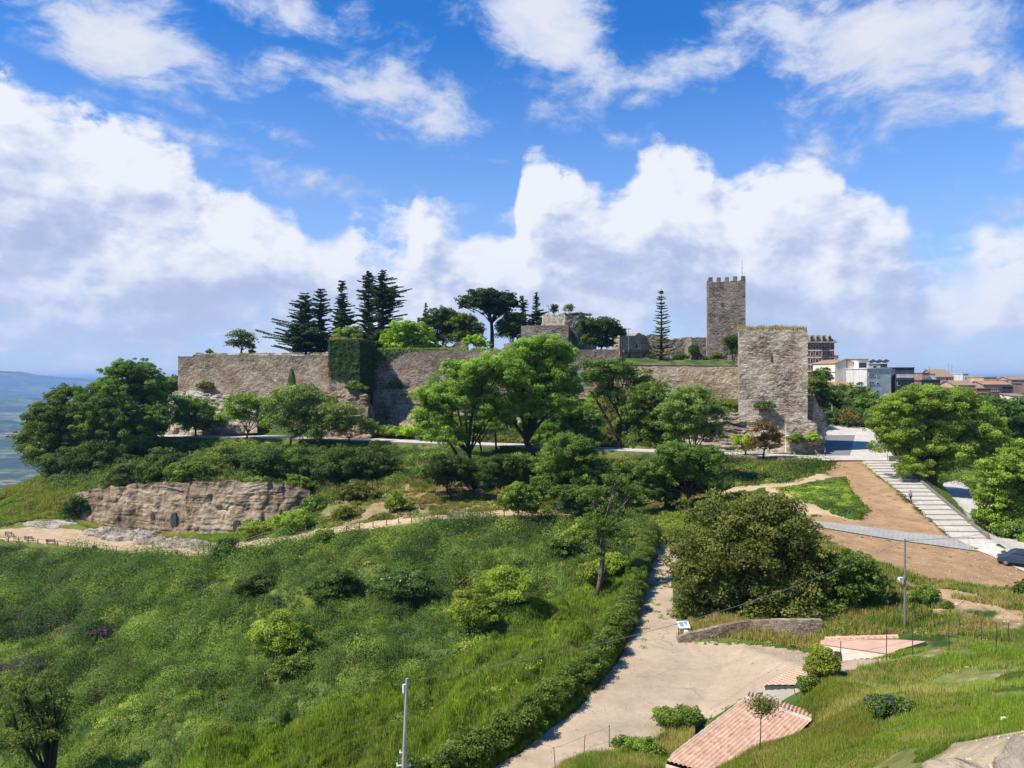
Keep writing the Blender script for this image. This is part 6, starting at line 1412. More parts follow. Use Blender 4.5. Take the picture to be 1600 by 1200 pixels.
# litter under the big tree and weeds in the cracks of the yard
YW = xy_of([(1035,870,100),(1050,900,90),(1050,950,79),(1040,1000,69),(1000,1010,67),(1010,960,77),(1022,900,91)])
old_free = free; free = lambda x, y: np.ones(x.shape, bool)
mounds('weeds', YW, 26, ['meadow', 'green', 'olive'], 313, (0.15, 0.5), 60, power=0.3, hk=0.35, leafk=0.0016, lmin=0.06)
mounds('weeds', COURT, 34, ['meadow', 'straw', 'green'], 315, (0.08, 0.22), 40, power=0.5, hk=0.4, leafk=0.0012, lmin=0.04)
mounds('weeds', FIELD, 60, ['meadow', 'straw', 'green'], 317, (0.10, 0.28), 40, power=0.5, hk=0.4, leafk=0.0012, lmin=0.06)
edge = lambda poly: (lambda x, y: inpoly(x, y, grow(poly, 0.9)) & ~inpoly(x, y, grow(poly, -0.7)))
mounds('weeds', grow(FIELD, 1.0), 420, ['meadow', 'straw', 'green', 'olive'], 319, (0.12, 0.40), 46, edge(FIELD), power=0.5, hk=0.5, leafk=0.0015, lmin=0.06)
mounds('weeds', grow(COURT, 1.0), 360, ['meadow', 'green', 'straw'], 321, (0.12, 0.42), 46, edge(COURT), power=0.5, hk=0.6, leafk=0.0016, lmin=0.06)
free = old_free
print('cover', round(time.time()-T0, 1))
def stones(name, poly, n, size, seed, col, power=0.8, mask=None):
    r = np.random.default_rng(seed); x, y = sample(poly, n, r, power, mask); n = len(x); P = np.stack([x, y, ground_z(x, y)+0.01], -1)
    O = np.array([[1, 0, 0], [-1, 0, 0], [0, 1, 0], [0, -1, 0], [0, 0, .7], [0, 0, -.5]], float); T_ = np.array([[0, 2, 4], [2, 1, 4], [1, 3, 4], [3, 0, 4], [2, 0, 5], [1, 2, 5], [3, 1, 5], [0, 3, 5]])
    s = (size[0]+(size[1]-size[0])*r.random(n)**3); V = P[:, None]+O[None]*s[:, None, None]*(0.6+0.8*r.random((n, 6, 1))); c = np.array(col)*(0.6+0.7*r.random(n))[:, None]
    o = np_mesh(name, V.reshape(-1, 3), (T_[None]+np.arange(n)[:, None, None]*6).reshape(-1, 3), M_STONES, np.repeat(c, 6, 0)); return tagit(o, kind='stuff')
M_STONES, t_, o_ = new_mat('loose_stones'); finish(t_, o_, t_.attr('col'), 0.9)
stones('gravel', COURT, 2600, (0.015, 0.075), 401, (0.42, 0.34, 0.26))
stones('gravel', FIELD, 2400, (0.03, 0.13), 402, (0.40, 0.30, 0.20), 0.6)
stones('gravel', PATH, 900, (0.04, 0.18), 403, (0.48, 0.40, 0.30), 0.3)
stones('rubble', TERR, 500, (0.08, 0.32), 404, (0.40, 0.33, 0.25), 0.3)
stones('rubble', SC1, 700, (0.05, 0.22), 405, (0.45, 0.36, 0.26), 0.5, lambda x, y: inpoly(x, y, SCRUB) | (fbm(x, y, 0.3, 2, 9) > 0.6))
stones('rubble', [(4,22),(8,17.5),(12.5,19.5),(18,20),(18,9),(8,9)], 900, (0.01, 0.06), 406, (0.42, 0.36, 0.28), 0.8)
# ---------------------------------------------------------------- town on the plateau at the right
M_GLASS = plain('window_dark', (0.03, 0.035, 0.045), 0.25, 0.2, 1, 0.5)
M_FRAME = plain('window_frame', (0.55, 0.53, 0.50), 0.7, 0.1, 2)
M_BLUE = plain('blue_shutter', (0.02, 0.10, 0.55), 0.6, 0.1, 2)
def tiles(name, a, b, sc=3.0):
    m, t, o = new_mat(name); P = wpos(t); s = t.sep(P)
    n = t.noise(P, 1.4, 5, 0.65); n2 = t.noise(P, 6.0, 4, 0.6)
    w = t.m('SINE', t.m('MULTIPLY', t.m('ADD', s[0], t.m('MULTIPLY', s[1], 0.3)), 2*math.pi/0.35*sc/3.0))
    col = t.mix(t.maprange(t.m('ADD', t.m('MULTIPLY', n, 0.6), t.m('MULTIPLY', n2, 0.4)), 0.36, 0.64), a, b)
    finish(t, o, col, 0.9, t.m('ADD', w, n2), 0.5, 0.05, 0.1); return m
M_TILE = tiles('old_roof_tiles', (0.20, 0.13, 0.085), (0.40, 0.27, 0.18)); M_TILER = tiles('red_roof_tiles', (0.30, 0.15, 0.09), (0.46, 0.25, 0.16))
def render_mat(name, c, streak=0.35):
    m, t, o = new_mat(name); P = wpos(t)
    n = t.noise(P, 0.5, 6, 0.6); st = t.noise(t.v('MULTIPLY', P, (0.9, 0.9, 0.10)), 1.0, 5, 0.65); n2 = t.noise(P, 5.0, 4, 0.6)
    k = t.m('ADD', t.m('MULTIPLY', n, 0.45), t.m('MULTIPLY', st, 0.55))
    col = t.mix(t.maprange(k, 0.38, 0.62), vary(c, 1-streak), vary(c, 1.12)); finish(t, o, col, 0.9, n2, 0.3, 0.02, 0.1); return m
M_CREAM = render_mat('cream_render', (0.72, 0.65, 0.55), 0.2); M_GREYR = render_mat('grey_render', (0.60, 0.59, 0.56), 0.28); M_DGREY = render_mat('dark_panel', (0.07, 0.08, 0.10), 0.3)
M_OCHRE = render_mat('ochre_render', (0.50, 0.38, 0.26), 0.3); M_BRICK = render_mat('red_brick', (0.25, 0.115, 0.08), 0.35); M_PINK = render_mat('terracotta_render', (0.40, 0.25, 0.18), 0.3); M_TAN = render_mat('tan_render', (0.40, 0.32, 0.25), 0.35)
def building(label, x0, x1, D, top, base, depth, wall, roof='flat', rmat=None, rtop=None, wins=(), rot=0.0, overhang=0.35, doors=(), bands=(), balcony=(), name='house', ridge='x', side_px=None, extra=None):
    """front wall between two picture columns at distance D; everything is put out from that wall"""
    D0 = D; a = Vector((XD(x0, D0), D0, 0)); b = Vector((XD(x1, D0), D0, 0)); 
    if rot: b = a+Matrix.Rotation(rot, 3, 'Z')@(b-a); 
    u = (b-a).normalized(); nrm = Vector((-u.y, u.x, 0)); L = (b-a).length; zt = ZD(top, D0); zb = ZD(base, D0)-4
    e = empty(name, (*((a+b)/2)[:2], zb), label=label, cat='house' if name == 'house' else 'building')
    pt = lambda s, d, z: a+u*s+nrm*d+Vector((0, 0, z))
    m_ = MB(); c = [pt(0, 0, zb), pt(L, 0, zb), pt(L, depth, zb), pt(0, depth, zb)]; tz = [zt]*4
    rt = ZD(rtop, D0) if rtop is not None else zt
    if roof == 'gable' and ridge == 'y':     # gable end faces the front
        g0, g1 = pt(L/2, 0, rt), pt(L/2, depth, rt)
        vs = c+[pt(0, 0, zt), pt(L, 0, zt), pt(L, depth, zt), pt(0, depth, zt), g0, g1]
        m_.poly(vs, [[0,1,5,8,4],[1,2,6,5],[2,3,7,9,6],[3,0,4,7]]); m_.build('wall', wall, e)
        r_ = MB(); o_ = overhang
        for sg, sa, sb in ((1, -o_, L/2), (-1, L+o_, L/2)):
            za = zt-0.08-o_*(rt-zt)/(L/2); zz = rt+0.05
            r_.poly([pt(sa, -o_, za), pt(sb, -o_, zz), pt(sb, depth+o_, zz), pt(sa, depth+o_, za)]+[pt(sa, -o_, za-.18), pt(sb, -o_, zz-.18), pt(sb, depth+o_, zz-.18), pt(sa, depth+o_, za-.18)], [[0,1,2,3],[7,6,5,4],[0,4,5,1],[1,5,6,2],[2,6,7,3],[3,7,4,0]])
        r_.build('roof', rmat or M_TILE, e)
    elif roof in ('gable', 'shed', 'hip'):
        if roof == 'shed': dm, zr = depth, rt
        else: dm, zr = depth/2, rt
        back_z = zr if roof == 'shed' else zt
        vs = c+[pt(0, 0, zt), pt(L, 0, zt), pt(L, depth, back_z), pt(0, depth, back_z)]
        fc = [[0,1,5,4],[1,2,6,5],[2,3,7,6],[3,0,4,7]]
        if roof == 'gable': vs += [pt(0, dm, zr), pt(L, dm, zr)]; fc = [[0,1,5,4],[1,2,6,9,5],[2,3,7,6],[3,0,4,8,7]]
        m_.poly(vs, fc); m_.build('wall', wall, e)
        r_ = MB(); o_ = overhang; sl = (zr-zt)/dm
        r_.poly([pt(-o_, -o_, zt-o_*sl), pt(L+o_, -o_, zt-o_*sl), pt(L+o_, dm, zr+.02), pt(-o_, dm, zr+.02)]+[pt(-o_, -o_, zt-o_*sl+.2), pt(L+o_, -o_, zt-o_*sl+.2), pt(L+o_, dm, zr+.22), pt(-o_, dm, zr+.22)], [[3,2,1,0],[4,5,6,7],[0,1,5,4],[1,2,6,5],[2,3,7,6],[3,0,4,7]])
        if roof != 'shed': r_.poly([pt(-o_, dm+.01, zr+.02), pt(L+o_, dm+.01, zr+.02), pt(L+o_, depth+o_, zt-o_*sl), pt(-o_, depth+o_, zt-o_*sl)]+[pt(-o_, dm+.01, zr+.22), pt(L+o_, dm+.01, zr+.22), pt(L+o_, depth+o_, zt-o_*sl+.2), pt(-o_, depth+o_, zt-o_*sl+.2)], [[3,2,1,0],[4,5,6,7],[0,1,5,4],[1,2,6,5],[2,3,7,6],[3,0,4,7]])
        r_.build('roof', rmat or M_TILE, e)
    else:
        m_.poly(c+[pt(0, 0, zt), pt(L, 0, zt), pt(L, depth, zt), pt(0, depth, zt)], [[0,1,5,4],[1,2,6,5],[2,3,7,6],[3,0,4,7],[4,5,6,7]]); m_.build('wall', wall, e)
        p_ = MB()
        for q0, q1 in (((-.1, -.1), (L+.1, -.1)), ((L+.1, -.1), (L+.1, depth)), ((-.1, depth), (-.1, -.1))): p_.beam(pt(*q0, zt+.12), pt(*q1, zt+.12), .3, .3)
        p_.build('parapet', rmat or wall, e)
    def pxs(px): return (XD(px, D0)-a.x)/u.x
    for i, w_ in enumerate(wins):
        wx0, wy0, wx1, wy1 = w_[:4]; mt = w_[4] if len(w_) > 4 else M_GLASS
        s0, s1, z1, z0 = pxs(wx0), pxs(wx1), ZD(wy0, D0), ZD(wy1, D0); sc_, zc = (s0+s1)/2, (z0+z1)/2; rz = math.atan2(u.y, u.x)
        f_ = MB(); 
        for (cs_, cz_, ws_, wz_) in ((s0-.06, zc, .12, z1-z0+.24), (s1+.06, zc, .12, z1-z0+.24), (sc_, z1+.06, s1-s0, .12), (sc_, z0-.08, s1-s0+.3, .16)):
            p = pt(cs_, -0.03, cz_); f_.box(p.x, p.y, p.z, ws_, .14, wz_, rz)
        fr_ = f_.build('window', M_FRAME, e); g_ = MB(); p = pt(sc_, -0.01, zc); g_.box(p.x, p.y, p.z, s1-s0, .1, z1-z0, rz)
        gp = g_.build('pane', mt, None); gp.data.transform(e.matrix_basis.inverted()); gp.parent = fr_
    for (by_, h_) in bands:
        p = pt(L/2, -0.06, ZD(by_, D0)); q = MB(); q.box(p.x, p.y, p.z, L+.1, .2, h_, math.atan2(u.y, u.x)); q.build('cornice', M_FRAME if wall is M_BRICK else M_TAN, e)
    for (bx0, bx1, by_) in balcony:
        s0, s1, z = pxs(bx0), pxs(bx1), ZD(by_, D0); q = MB(); p = pt((s0+s1)/2, -.6, z); q.box(p.x, p.y, p.z, s1-s0, 1.2, .16, math.atan2(u.y, u.x))
        k_ = int((s1-s0)/.35)+1
        for k in range(k_+1): p = pt(s0+(s1-s0)*k/k_, -1.15, z+.5); q.box(p.x, p.y, p.z, .04, .04, 1.0)
        q.beam(pt(s0, -1.15, z+1), pt(s1, -1.15, z+1), .06); q.build('balcony', M_DMETAL, e)
    return e, pt, L, zt
# brick apartment block with mansard attic
cols = [(1266.5,1270),(1274.5,1279),(1292,1297)]
wins = []
for (ya, yb) in ((539,544.5),(550,556),(561,567),(571.5,577)):
    wins += [(a, ya, b, yb) for a, b in cols]+[(1284.5, ya, 1288.5, yb+2)]
e, pt, L, zt = building('tall red brick apartment block with four balconies and an attic of arched dormers', 1255, 1303.5, 300, 536, 600, 16, M_BRICK, 'flat', M_FRAME, wins=wins, bands=[(547.5, .5), (558.5, .5), (569.5, .5), (580, .5)], balcony=[(1283,1295,546.5),(1283,1295,558),(1283,1295,568.8),(1283,1295,579)], name='apartment_block')
q = MB(); h = ZD(523.5, 300)-zt; 
q.poly([pt(-1, -1, zt+.1), pt(L+1.1, -1, zt+.1), pt(L+1.1, 17, zt+.1), pt(-1, 17, zt+.1), pt(-.2, 1.4, zt+h), pt(L-1.8, 1.4, zt+h), pt(L-1.8, 15, zt+h), pt(-.2, 15, zt+h)], [[0,1,5,4],[1,2,6,5],[2,3,7,6],[3,0,4,7],[4,5,6,7],[3,2,1,0]]); q.build('roof', render_mat('slate', (0.20, 0.17, 0.15)), e)
for k in range(4):
    s = 3.0+k*2.35; d_ = MB(); p = pt(s, .15, zt+h*.48); d_.box(p.x, p.y, p.z, 1.2, 1.8, h*.62); d_.tube([p+Vector((0, -.9, h*.28)), p+Vector((0, .9, h*.28))], .6, 10); dm_ = d_.build('dormer', M_TAN, e)
    g_ = MB(); g_.box(p.x, p.y-.93, p.z+.05, .8, .08, h*.5); gp = g_.build('pane', M_GLASS, None); gp.data.transform(e.matrix_basis.inverted()); gp.parent = dm_
building('narrow pale house edge seen just behind the brick apartment block', 1300, 1310, 340, 556, 600, 12, M_CREAM, 'shed', M_TILE, 551, wins=[(1305,560,1307,564)])
# cream gabled house
e, pt, L, zt = building('big cream house with a broad gable end facing the camera', 1305, 1341, 286, 566.5, 602, 14, M_CREAM, 'gable', M_TILE, 561.2, ridge='y', rot=R(12), wins=[(1332,584,1334.5,592.5),(1328,586,1330,589),(1331,596,1333.5,599)])
q = MB(); p = pt(4.9, -.06, (ZD(561.5, 286)+ZD(600, 286))/2); q.box(p.x, p.y, p.z, .16, .12, ZD(561.5, 286)-ZD(602, 286)); q.build('drainpipe', M_DMETAL, e)
for yy in (571.5, 582.5): q = MB(); p = pt(L/2-.6, -.03, ZD(yy, 286)); q.box(p.x, p.y, p.z, L-1.6, .07, .14); q.build('band', M_TAN, e)
building('cream house with a glazed loggia beside the big gable', 1341, 1356.5, 284, 561.5, 606, 12, M_CREAM, 'shed', M_TILE, 560, wins=[(1342,566.5,1353.5,574.5),(1342.5,584.5,1344.5,588),(1350.5,584,1352.3,587),(1345,597,1347.5,601)])
building('low red tiled lean-to house below the big cream gable', 1297, 1336, 272, 603, 612, 9, M_OCHRE, 'shed', M_TILER, 597.5, wins=[(1299,604,1302,607)])
building('small grey outbuilding with a dark garage opening under the loggia house', 1336, 1354, 270, 604.5, 616, 8, M_TAN, 'flat', wins=[(1347,606,1352,612)])
# rooftop house with solar panels and the grey block
e, pt, L, zt = building('small white rooftop house with solar panels on top', 1357, 1386, 300, 568.5, 580, 10, M_CREAM, 'flat', wins=[(1364.5,571.5,1369,575),(1375.5,567.5,1386,574,M_DGREY)])
for k in range(3): q = MB(); p = pt(2.2+k*2.6, 1.5, zt+1.0); M = Matrix.Translation(p)@Matrix.Rotation(R(-28), 4, 'Y')@Matrix.Rotation(R(20), 4, 'X'); q.box(0, 0, 0, 2.2, 2.4, .12, M=M); q.build('solar_panel', M_GLASS, e)
gw = [(1358+i*2.4, 584, 1359.8+i*2.4, 587.5) for i in range(4)]+[(1372.5,584.5,1374.2,588.5)]+[(1358+i*2.4, 596.5, 1359.8+i*2.4, 600.5) for i in range(4)]+[(1371.5,598,1375.5,600.8),(1371,610,1375.5,618,M_BLUE)]
building('long pale grey rendered block with a bright blue shutter', 1354.5, 1399, 276, 576.5, 628, 14, M_GREYR, 'flat', wins=gw, name='apartment_block', rot=R(14))
building('dark glazed and panelled wing of the grey block with blue doors', 1399, 1428.5, 279, 575, 626, 13, M_DGREY, 'flat', wins=[(1401,585,1427,590,M_GREYR),(1402,597,1408,602),(1411,597,1417,602),(1420,597,1425,602),(1403,611,1408,619,M_BLUE),(1413,606,1420,609,M_GREYR)], balcony=[(1400,1428,594),(1400,1428,607)], name='apartment_block')
# the old quarter
TW = [('small ochre house with a pinkish upper wall right of the grey block',1428,1441,300,594,608,9,M_OCHRE,'flat',None,None,[(1433,602,1436,604)]),
 ('small brick rooftop house with two square windows',1440,1452,320,583,600,8,M_PINK,'flat',None,None,[(1442.5,589.5,1445,592.5),(1447,588.5,1449,591)]),
 ('grey stone house corner between the brick rooftop house and the wide old house',1451,1461.5,322,583.5,606,9,M_GREYR,'flat',None,None,[]),
 ('dark panelled house front below the brick rooftop house',1440,1469,300,594,606,7,M_DGREY,'flat',None,None,[]),
 ('wide old house with an eaves band, roof dormer and one balcony window',1463,1490,330,589,607,15,M_TAN,'gable',M_TILE,577.5,[(1477.5,591,1481.5,595),(1469,599,1474,604)]),
 ('tall narrow stone house with a chimney wall behind the wide old house',1504,1513,370,584,600,9,M_GREYR,'flat',None,None,[(1508,589,1509.5,591.5)]),
 ('house with a worn double tiled roof and a white double window',1492,1524,318,602,614,12,M_OCHRE,'gable',M_TILE,595.5,[(1510.5,604.5,1513,609),(1514,604.5,1516.5,609)]),
 ('low house wall at the treetops below the double tiled roof',1489,1520,300,611,622,7,M_TAN,'flat',None,None,[(1491,604,1494,608)]),
 ('square ochre house on the skyline of the old town',1537,1557,350,589.5,600,11,M_OCHRE,'flat',None,None,[]),
 ('dark roofed house behind the square ochre house',1522,1543,380,590.5,600,10,M_TAN,'shed',M_TILE,587.5,[]),
 ('long low house with a reddish tiled roof in the middle of the old town',1537,1581,330,601,610,12,M_TAN,'gable',M_TILER,596,[(1545,603.5,1548,607)]),
 ('house with a row of small windows and a terracotta terrace',1526,1565,306,607,617,8,M_BRICK,'flat',M_PINK,None,[(1549+i*3.2,608,1551+i*3.2,611.5) for i in range(4)]),
 ('pink walled house under the terracotta terrace',1524,1544,298,614,628,7,M_PINK,'flat',None,None,[(1537,618,1540,622)]),
 ('dark grey gable house at the right part of the old town',1563,1583,312,604.5,620,9,M_DGREY,'flat',None,None,[]),
 ('terracotta walled house near the right edge of the photo',1577,1597,340,599,612,10,M_PINK,'flat',None,None,[(1585,600,1587,604)]),
 ('grey tiled house on the skyline at the right edge',1580,1606,370,593.5,600,12,M_TAN,'gable',M_TILE,589,[(1583,594,1587,597)]),
 ('small white house half sunk in the trees at the right edge',1583,1606,292,619,634,8,M_CREAM,'shed',M_TILE,616,[(1588,622,1591,626)]),
 ('low pale house between the skyline houses',1556,1582,372,594.5,600,9,M_OCHRE,'flat',None,None,[]),
 ('low terracotta wall house left of the wide old house under the trees',1468,1492,300,607,618,8,M_PINK,'shed',M_TILE,604.5,[]),
 ('small tiled house peeping between the grey stone house and the skyline',1512,1530,400,592,600,9,M_TAN,'shed',M_TILE,588.5,[]),
]
far_ = [(1418,1436,589.5),(1434,1450,590.5),(1456,1470,588),(1486,1500,589.5),(1498,1510,590.5),(1513,1526,589),(1528,1541,590.2),(1553,1567,589.6),(1566,1580,590.4),(1594,1612,588.5),(1444,1460,589.5),(1466,1490,589.8),(1520,1536,589.8),(1538,1556,589.9)]
for i_, (a, b, tp) in enumerate(far_): TW.append((['farthest roof just right of the grey block','far low roof behind the brick rooftop house','far roof between the grey stone house and the wide old house','far roof behind the ridge of the wide old house','far pale roof right of the wide old house','far roof left of the dark roofed house','far low roof behind the dark roofed house','far roof right of the square ochre house','far low roof left of the skyline house at the edge','far roof at the very right edge of the skyline','distant roof seen between the two rooftop houses','distant long roof behind the gable of the wide old house','distant roof just left of the square ochre house','distant roof just behind the square ochre house'][i_], a, b, 430+10*(i_ % 3), tp+2.2, 600, 9, [M_TAN, M_OCHRE, M_GREYR][i_ % 3], 'gable', M_TILE, tp, []))
for (lab, a, b, D, tp, bs, dp, wl_, rf, rm, rt_, wn_) in TW: building(lab, a, b, D, tp, bs, dp, wl_, rf, rm, rt_, wn_, rot=0.0)
# dormer on the wide old house, television aerials
for (px, py, D, h, lab) in ((1482, 578, 336, 6, 'tall thin television aerial on the wide old house'), (1487, 578, 338, 5, 'shorter television aerial on the wide old house'), (1444, 583, 322, 5, 'television aerial on the brick rooftop house'), (1452, 583, 324, 6, 'television aerial on the grey stone house corner'), (1574, 596, 340, 5, 'television aerial near the terracotta walled house')):
    q = MB(); b = W(px, py, D); q.tube([b-Vector((0, 0, 1.0)), b+Vector((0, 0, h*.42))], .04, 5); 
    for k in range(3): q.beam(b+Vector((-.45, 0, h*.42-k*.35)), b+Vector((.45, 0, h*.42-k*.35)), .03)
    tagit(q.build('aerial', M_DMETAL), lab, 'aerial')
print('town', round(time.time()-T0, 1))
# ---------------------------------------------------------------- fences
M_WOOD = plain('fence_wood', (0.10, 0.07, 0.045), 0.9, 0.3, 4, 0.1); M_WOODP = plain('weathered_wood', (0.30, 0.26, 0.22), 0.9, 0.25, 4, 0.1)
def fence(label, pts2, sp, h, n_rail, parent_name='fence', wood=M_WOOD, rail=0.045, post=0.13, lean=0.06, zr=None):
    a0 = pts2[0]; e = empty(parent_name, (a0[0], a0[1], gz(*a0[:2])), label=label, cat='fence'); r = np.random.default_rng(int(abs(a0[0]*10)))
    ds = [0]
    for a, b in zip(pts2, pts2[1:]): ds.append(ds[-1]+math.dist(a[:2], b[:2]))
    n = int(ds[-1]/sp); ps = []
    for k in range(n+1):
        d = min(ds[-1]*k/n, ds[-1]-1e-6); i = 0
        while ds[i+1] < d: i += 1
        f = (d-ds[i])/(ds[i+1]-ds[i]); x = pts2[i][0]*(1-f)+pts2[i+1][0]*f; y = pts2[i][1]*(1-f)+pts2[i+1][1]*f; ps.append(Vector((x, y, gz(x, y))))
    tops = []
    for p in ps:
        t_ = p+Vector((r.normal()*lean, r.normal()*lean, h*(0.92+0.16*r.random()))); tops.append(t_); q = MB(); q.tube([p-Vector((0, 0, .2)), t_], [post/2, post/2*.85], 6); q.build('post', wood, e)
    for j in range(n_rail):
        q = MB(); f = 0.95-j*0.42
        for (p, t1), (p2, t2) in zip(zip(ps, tops), zip(ps[1:], tops[1:])):
            A, B = p.lerp(t1, f), p2.lerp(t2, f); M_ = (A+B)/2-Vector((0, 0, .04)); q.tube([A, M_, B], rail/2, 5)
        q.build('rail' if rail > .02 else 'wire', wood if rail > .02 else M_DMETAL, e)
    return e
fence('post and rail fence in front of the benches at the left', [(XD(a, c), c) for a, b, c in [(-40,840,149.3),(0,842.5,149.4),(100,852.5,146.4),(200,860.5,142.4),(300,868.5,138.4),(328,869.5,137.6)]], 2.2, 1.0, 1, post=0.17)
fence('post and rail fence along the lower path below the dry terrace', [(XD(a, c), c) for a, b, c in [(500,838.5,134.4),(600,823.5,134.4),(700,813.5,132.4),(800,807.5,132.4),(893,805.5,132.4)]], 2.3, 1.1, 1, post=0.17)
fence('weathered rail fence climbing between the bushes by the cliff end', [(XD(a, c), c) for a, b, c in [(332,866,139.5),(370,855,141),(420,843,141),(455,838,141),(478,834,140)]], 2.6, 1.1, 2, wood=M_WOODP, rail=0.08)
fence('thin wire fence on iron posts across the foreground knoll', [(XD(a, c), c) for a, c in [(1313,50),(1378,49.5),(1442,52),(1505,52),(1568,50),(1640,48)]], 2.7, 2.0, 2, 'wire_fence', M_DMETAL, 0.012, 0.06, 0.05)
fence('thin wire fence on iron posts down the dry scrub slope', [(XD(a, c), c) for a, c in [(1390,75),(1445,66),(1476,63.5),(1511,60),(1549,56.5),(1582,54),(1640,51)]], 3.2, 1.7, 2, 'wire_fence', M_DMETAL, 0.012, 0.06, 0.05)
fence('green wire fence between the bare field and the huge olive-brown tree', [(XD(a, c), c) for a, c in [(1262,97),(1290,89),(1312,86),(1345,83)]], 2.4, 1.7, 3, 'wire_fence', M_DMETAL, 0.012, 0.05, 0.03)
fence('short rusty wire fence at the bottom edge below the yard', [(XD(a, c), c) for a, c in [(868,46.2),(910,47.5),(952,49)]], 1.8, 1.4, 1, 'wire_fence', M_DMETAL, 0.012, 0.05, 0.06)
# ---------------------------------------------------------------- benches
def bench(label, px, py, rz):
    p = pg(px, py); e = empty('park_bench', p, rz, label=label, cat='bench', group='wooden benches on the lower path')
    M = Matrix.Translation(p)@Matrix.Rotation(rz, 4, 'Z')
    q = MB(); [q.box(0, -.22+.14*k, .46, 1.75, .11, .045, M=M) for k in range(4)]; q.build('seat', M_WOODP, e)
    q = MB(); [q.box(0, .26+.03*k, .60+.15*k, 1.75, .04, .11, M=M) for k in range(3)]; q.build('backrest', M_WOODP, e)
    for s in (-.72, .72):
        q = MB(); q.box(s, -.2, .22, .09, .09, .44, M=M); q.build('leg', M_WOOD, e)
        q = MB(); q.beam(M@Vector((s, .22, 0)), M@Vector((s, .34, .98)), .09); q.build('leg', M_WOOD, e)
bench('leftmost wooden bench on the sandy path', 15, 838, R(170)); bench('middle wooden bench of the three on the sandy path', 46, 845, R(176)); bench('right wooden bench of the three, beside the fence posts', 80, 850, R(186))
# lower corral posts by the end of the terrace
fence('small enclosure of upright posts at the right end of the pale rock slab', [(XD(a, c), c) for a, c in [(318,141.5),(332,141.5),(338,138.8),(326,138.6)]], 1.1, 1.7, 1, 'post_enclosure', post=0.16)
# ---------------------------------------------------------------- poles and cable
M_CONCP = plain('grey_concrete', (0.34, 0.33, 0.31), 0.85, 0.15, 2, 0.2); M_WHITE = plain('white_enamel', (0.72, 0.73, 0.74), 0.4, 0.05, 3, 0.4)
pl = W(628, 1230, 42); plz = gz(pl.x, pl.y); tp = W(636, 1060, 42.0)
e = empty('utility_pole', (pl.x, pl.y, plz), label='grey concrete utility pole with insulators at the bottom of the picture', cat='utility pole')
q = MB(); q.tube([(pl.x, pl.y, plz-.3), tp], [.13, .075], 10); q.build('pole', M_CONCP, e)
q = MB(); q.tube([Vector((pl.x+.17, pl.y-.1, plz)), tp+Vector((.02, -.1, -1.4))], [.035, .03], 6); q.build('conduit', M_METAL, e)
q = MB(); k = tp+Vector((-.17, 0, -.55)); q.tube([k-Vector((0, 0, .22)), k+Vector((0, 0, .22))], .09, 8); q.box(k.x+.08, k.y, k.z, .2, .06, .06); q.build('junction_box', M_WHITE, e)
for dz in (-4.05, -4.75):
    q = MB(); c = Vector(tp).lerp(Vector((pl.x, pl.y, plz)), -dz/(tp.z-plz)); q.box(c.x, c.y, c.z, .7 if dz < -4.5 else .42, .07, .07, 0.25); 
    for s in (-.33, .33) if dz < -4.5 else (-.2,): q.tube([c+Vector((s, 0, -.03)), c+Vector((s*1.08, 0, .13))], [.06, .035], 7)
    q.build('insulator_arm', M_WHITE, e)
b2 = pg(1414, 981, 50); t2 = Vector((XD(1414, b2.y), b2.y, ZD(842, b2.y)))
e = empty('utility_pole', b2, label='tall thin grey pole beside the scrub slope with a small floodlight', cat='utility pole')
q = MB(); q.tube([b2-Vector((0, 0, .3)), t2], [.12, .07], 10); q.build('pole', M_METAL, e)
q = MB(); k = b2.lerp(t2, 0.555)+Vector((-.42, -.1, 0)); q.box(k.x, k.y, k.z, .42, .3, .26, 0.2); q.beam(k, k+Vector((.42, .1, .05)), .05); q.build('floodlight', M_GREYR, e)
def cable(name, label, A, B, sag, rad=0.018, n=40):
    q = MB(); q.tube([A.lerp(B, i/n)-Vector((0, 0, sag*4*(i/n)*(1-i/n))) for i in range(n+1)], rad, 5); tagit(q.build(name, M_METAL), label, 'cable')
cable('overhead_cable', 'long sagging overhead cable between the two utility poles', tp+Vector((0, 0, -.15)), t2+Vector((0, 0, -.1)), 1.35, 0.016)
cable('overhead_cable', 'overhead cable running right from the tall thin pole to the trees', t2+Vector((0, 0, -.15)), W(1640, 812, 92), 0.5, 0.02)
def lamp(label, px, D, base_py, top_py, arms=1, white=False):
    x = XD(px, D); zb = ZD(base_py, D); zt = ZD(top_py, D); e = empty('street_lamp', (x, D, zb), label=label, cat='street lamp')
    q = MB(); q.tube([(x, D, zb-.2), (x, D, zt)], [.13 if white else .10, .07], 8); q.build('pole', M_METAL if not white else M_WHITE, e)
    for s in ((-1,) if arms == 1 else (-1, 1)):
        q = MB(); q.box(x+s*.35, D, zt, .75, .3, .14); q.build('lamp_head', M_DMETAL, e)
lamp('dark lamp post on the walkway in front of the sandstone outcrop', 272, 228, 680, 629, 2)
lamp('pale lamp post at the back edge of the plaza', 1300, 238, 663, 631, 1, True)
lamp('thin pole standing against the bastion rock', 1228, 172.8, 706, 660, 1, True)
lamp('short lamp with twin heads on the curtain wall near the round pine', 982, 214, 548, 514, 2)
lamp('thin pole on the gatehouse ruin top', 857.5, 240, 492, 478)
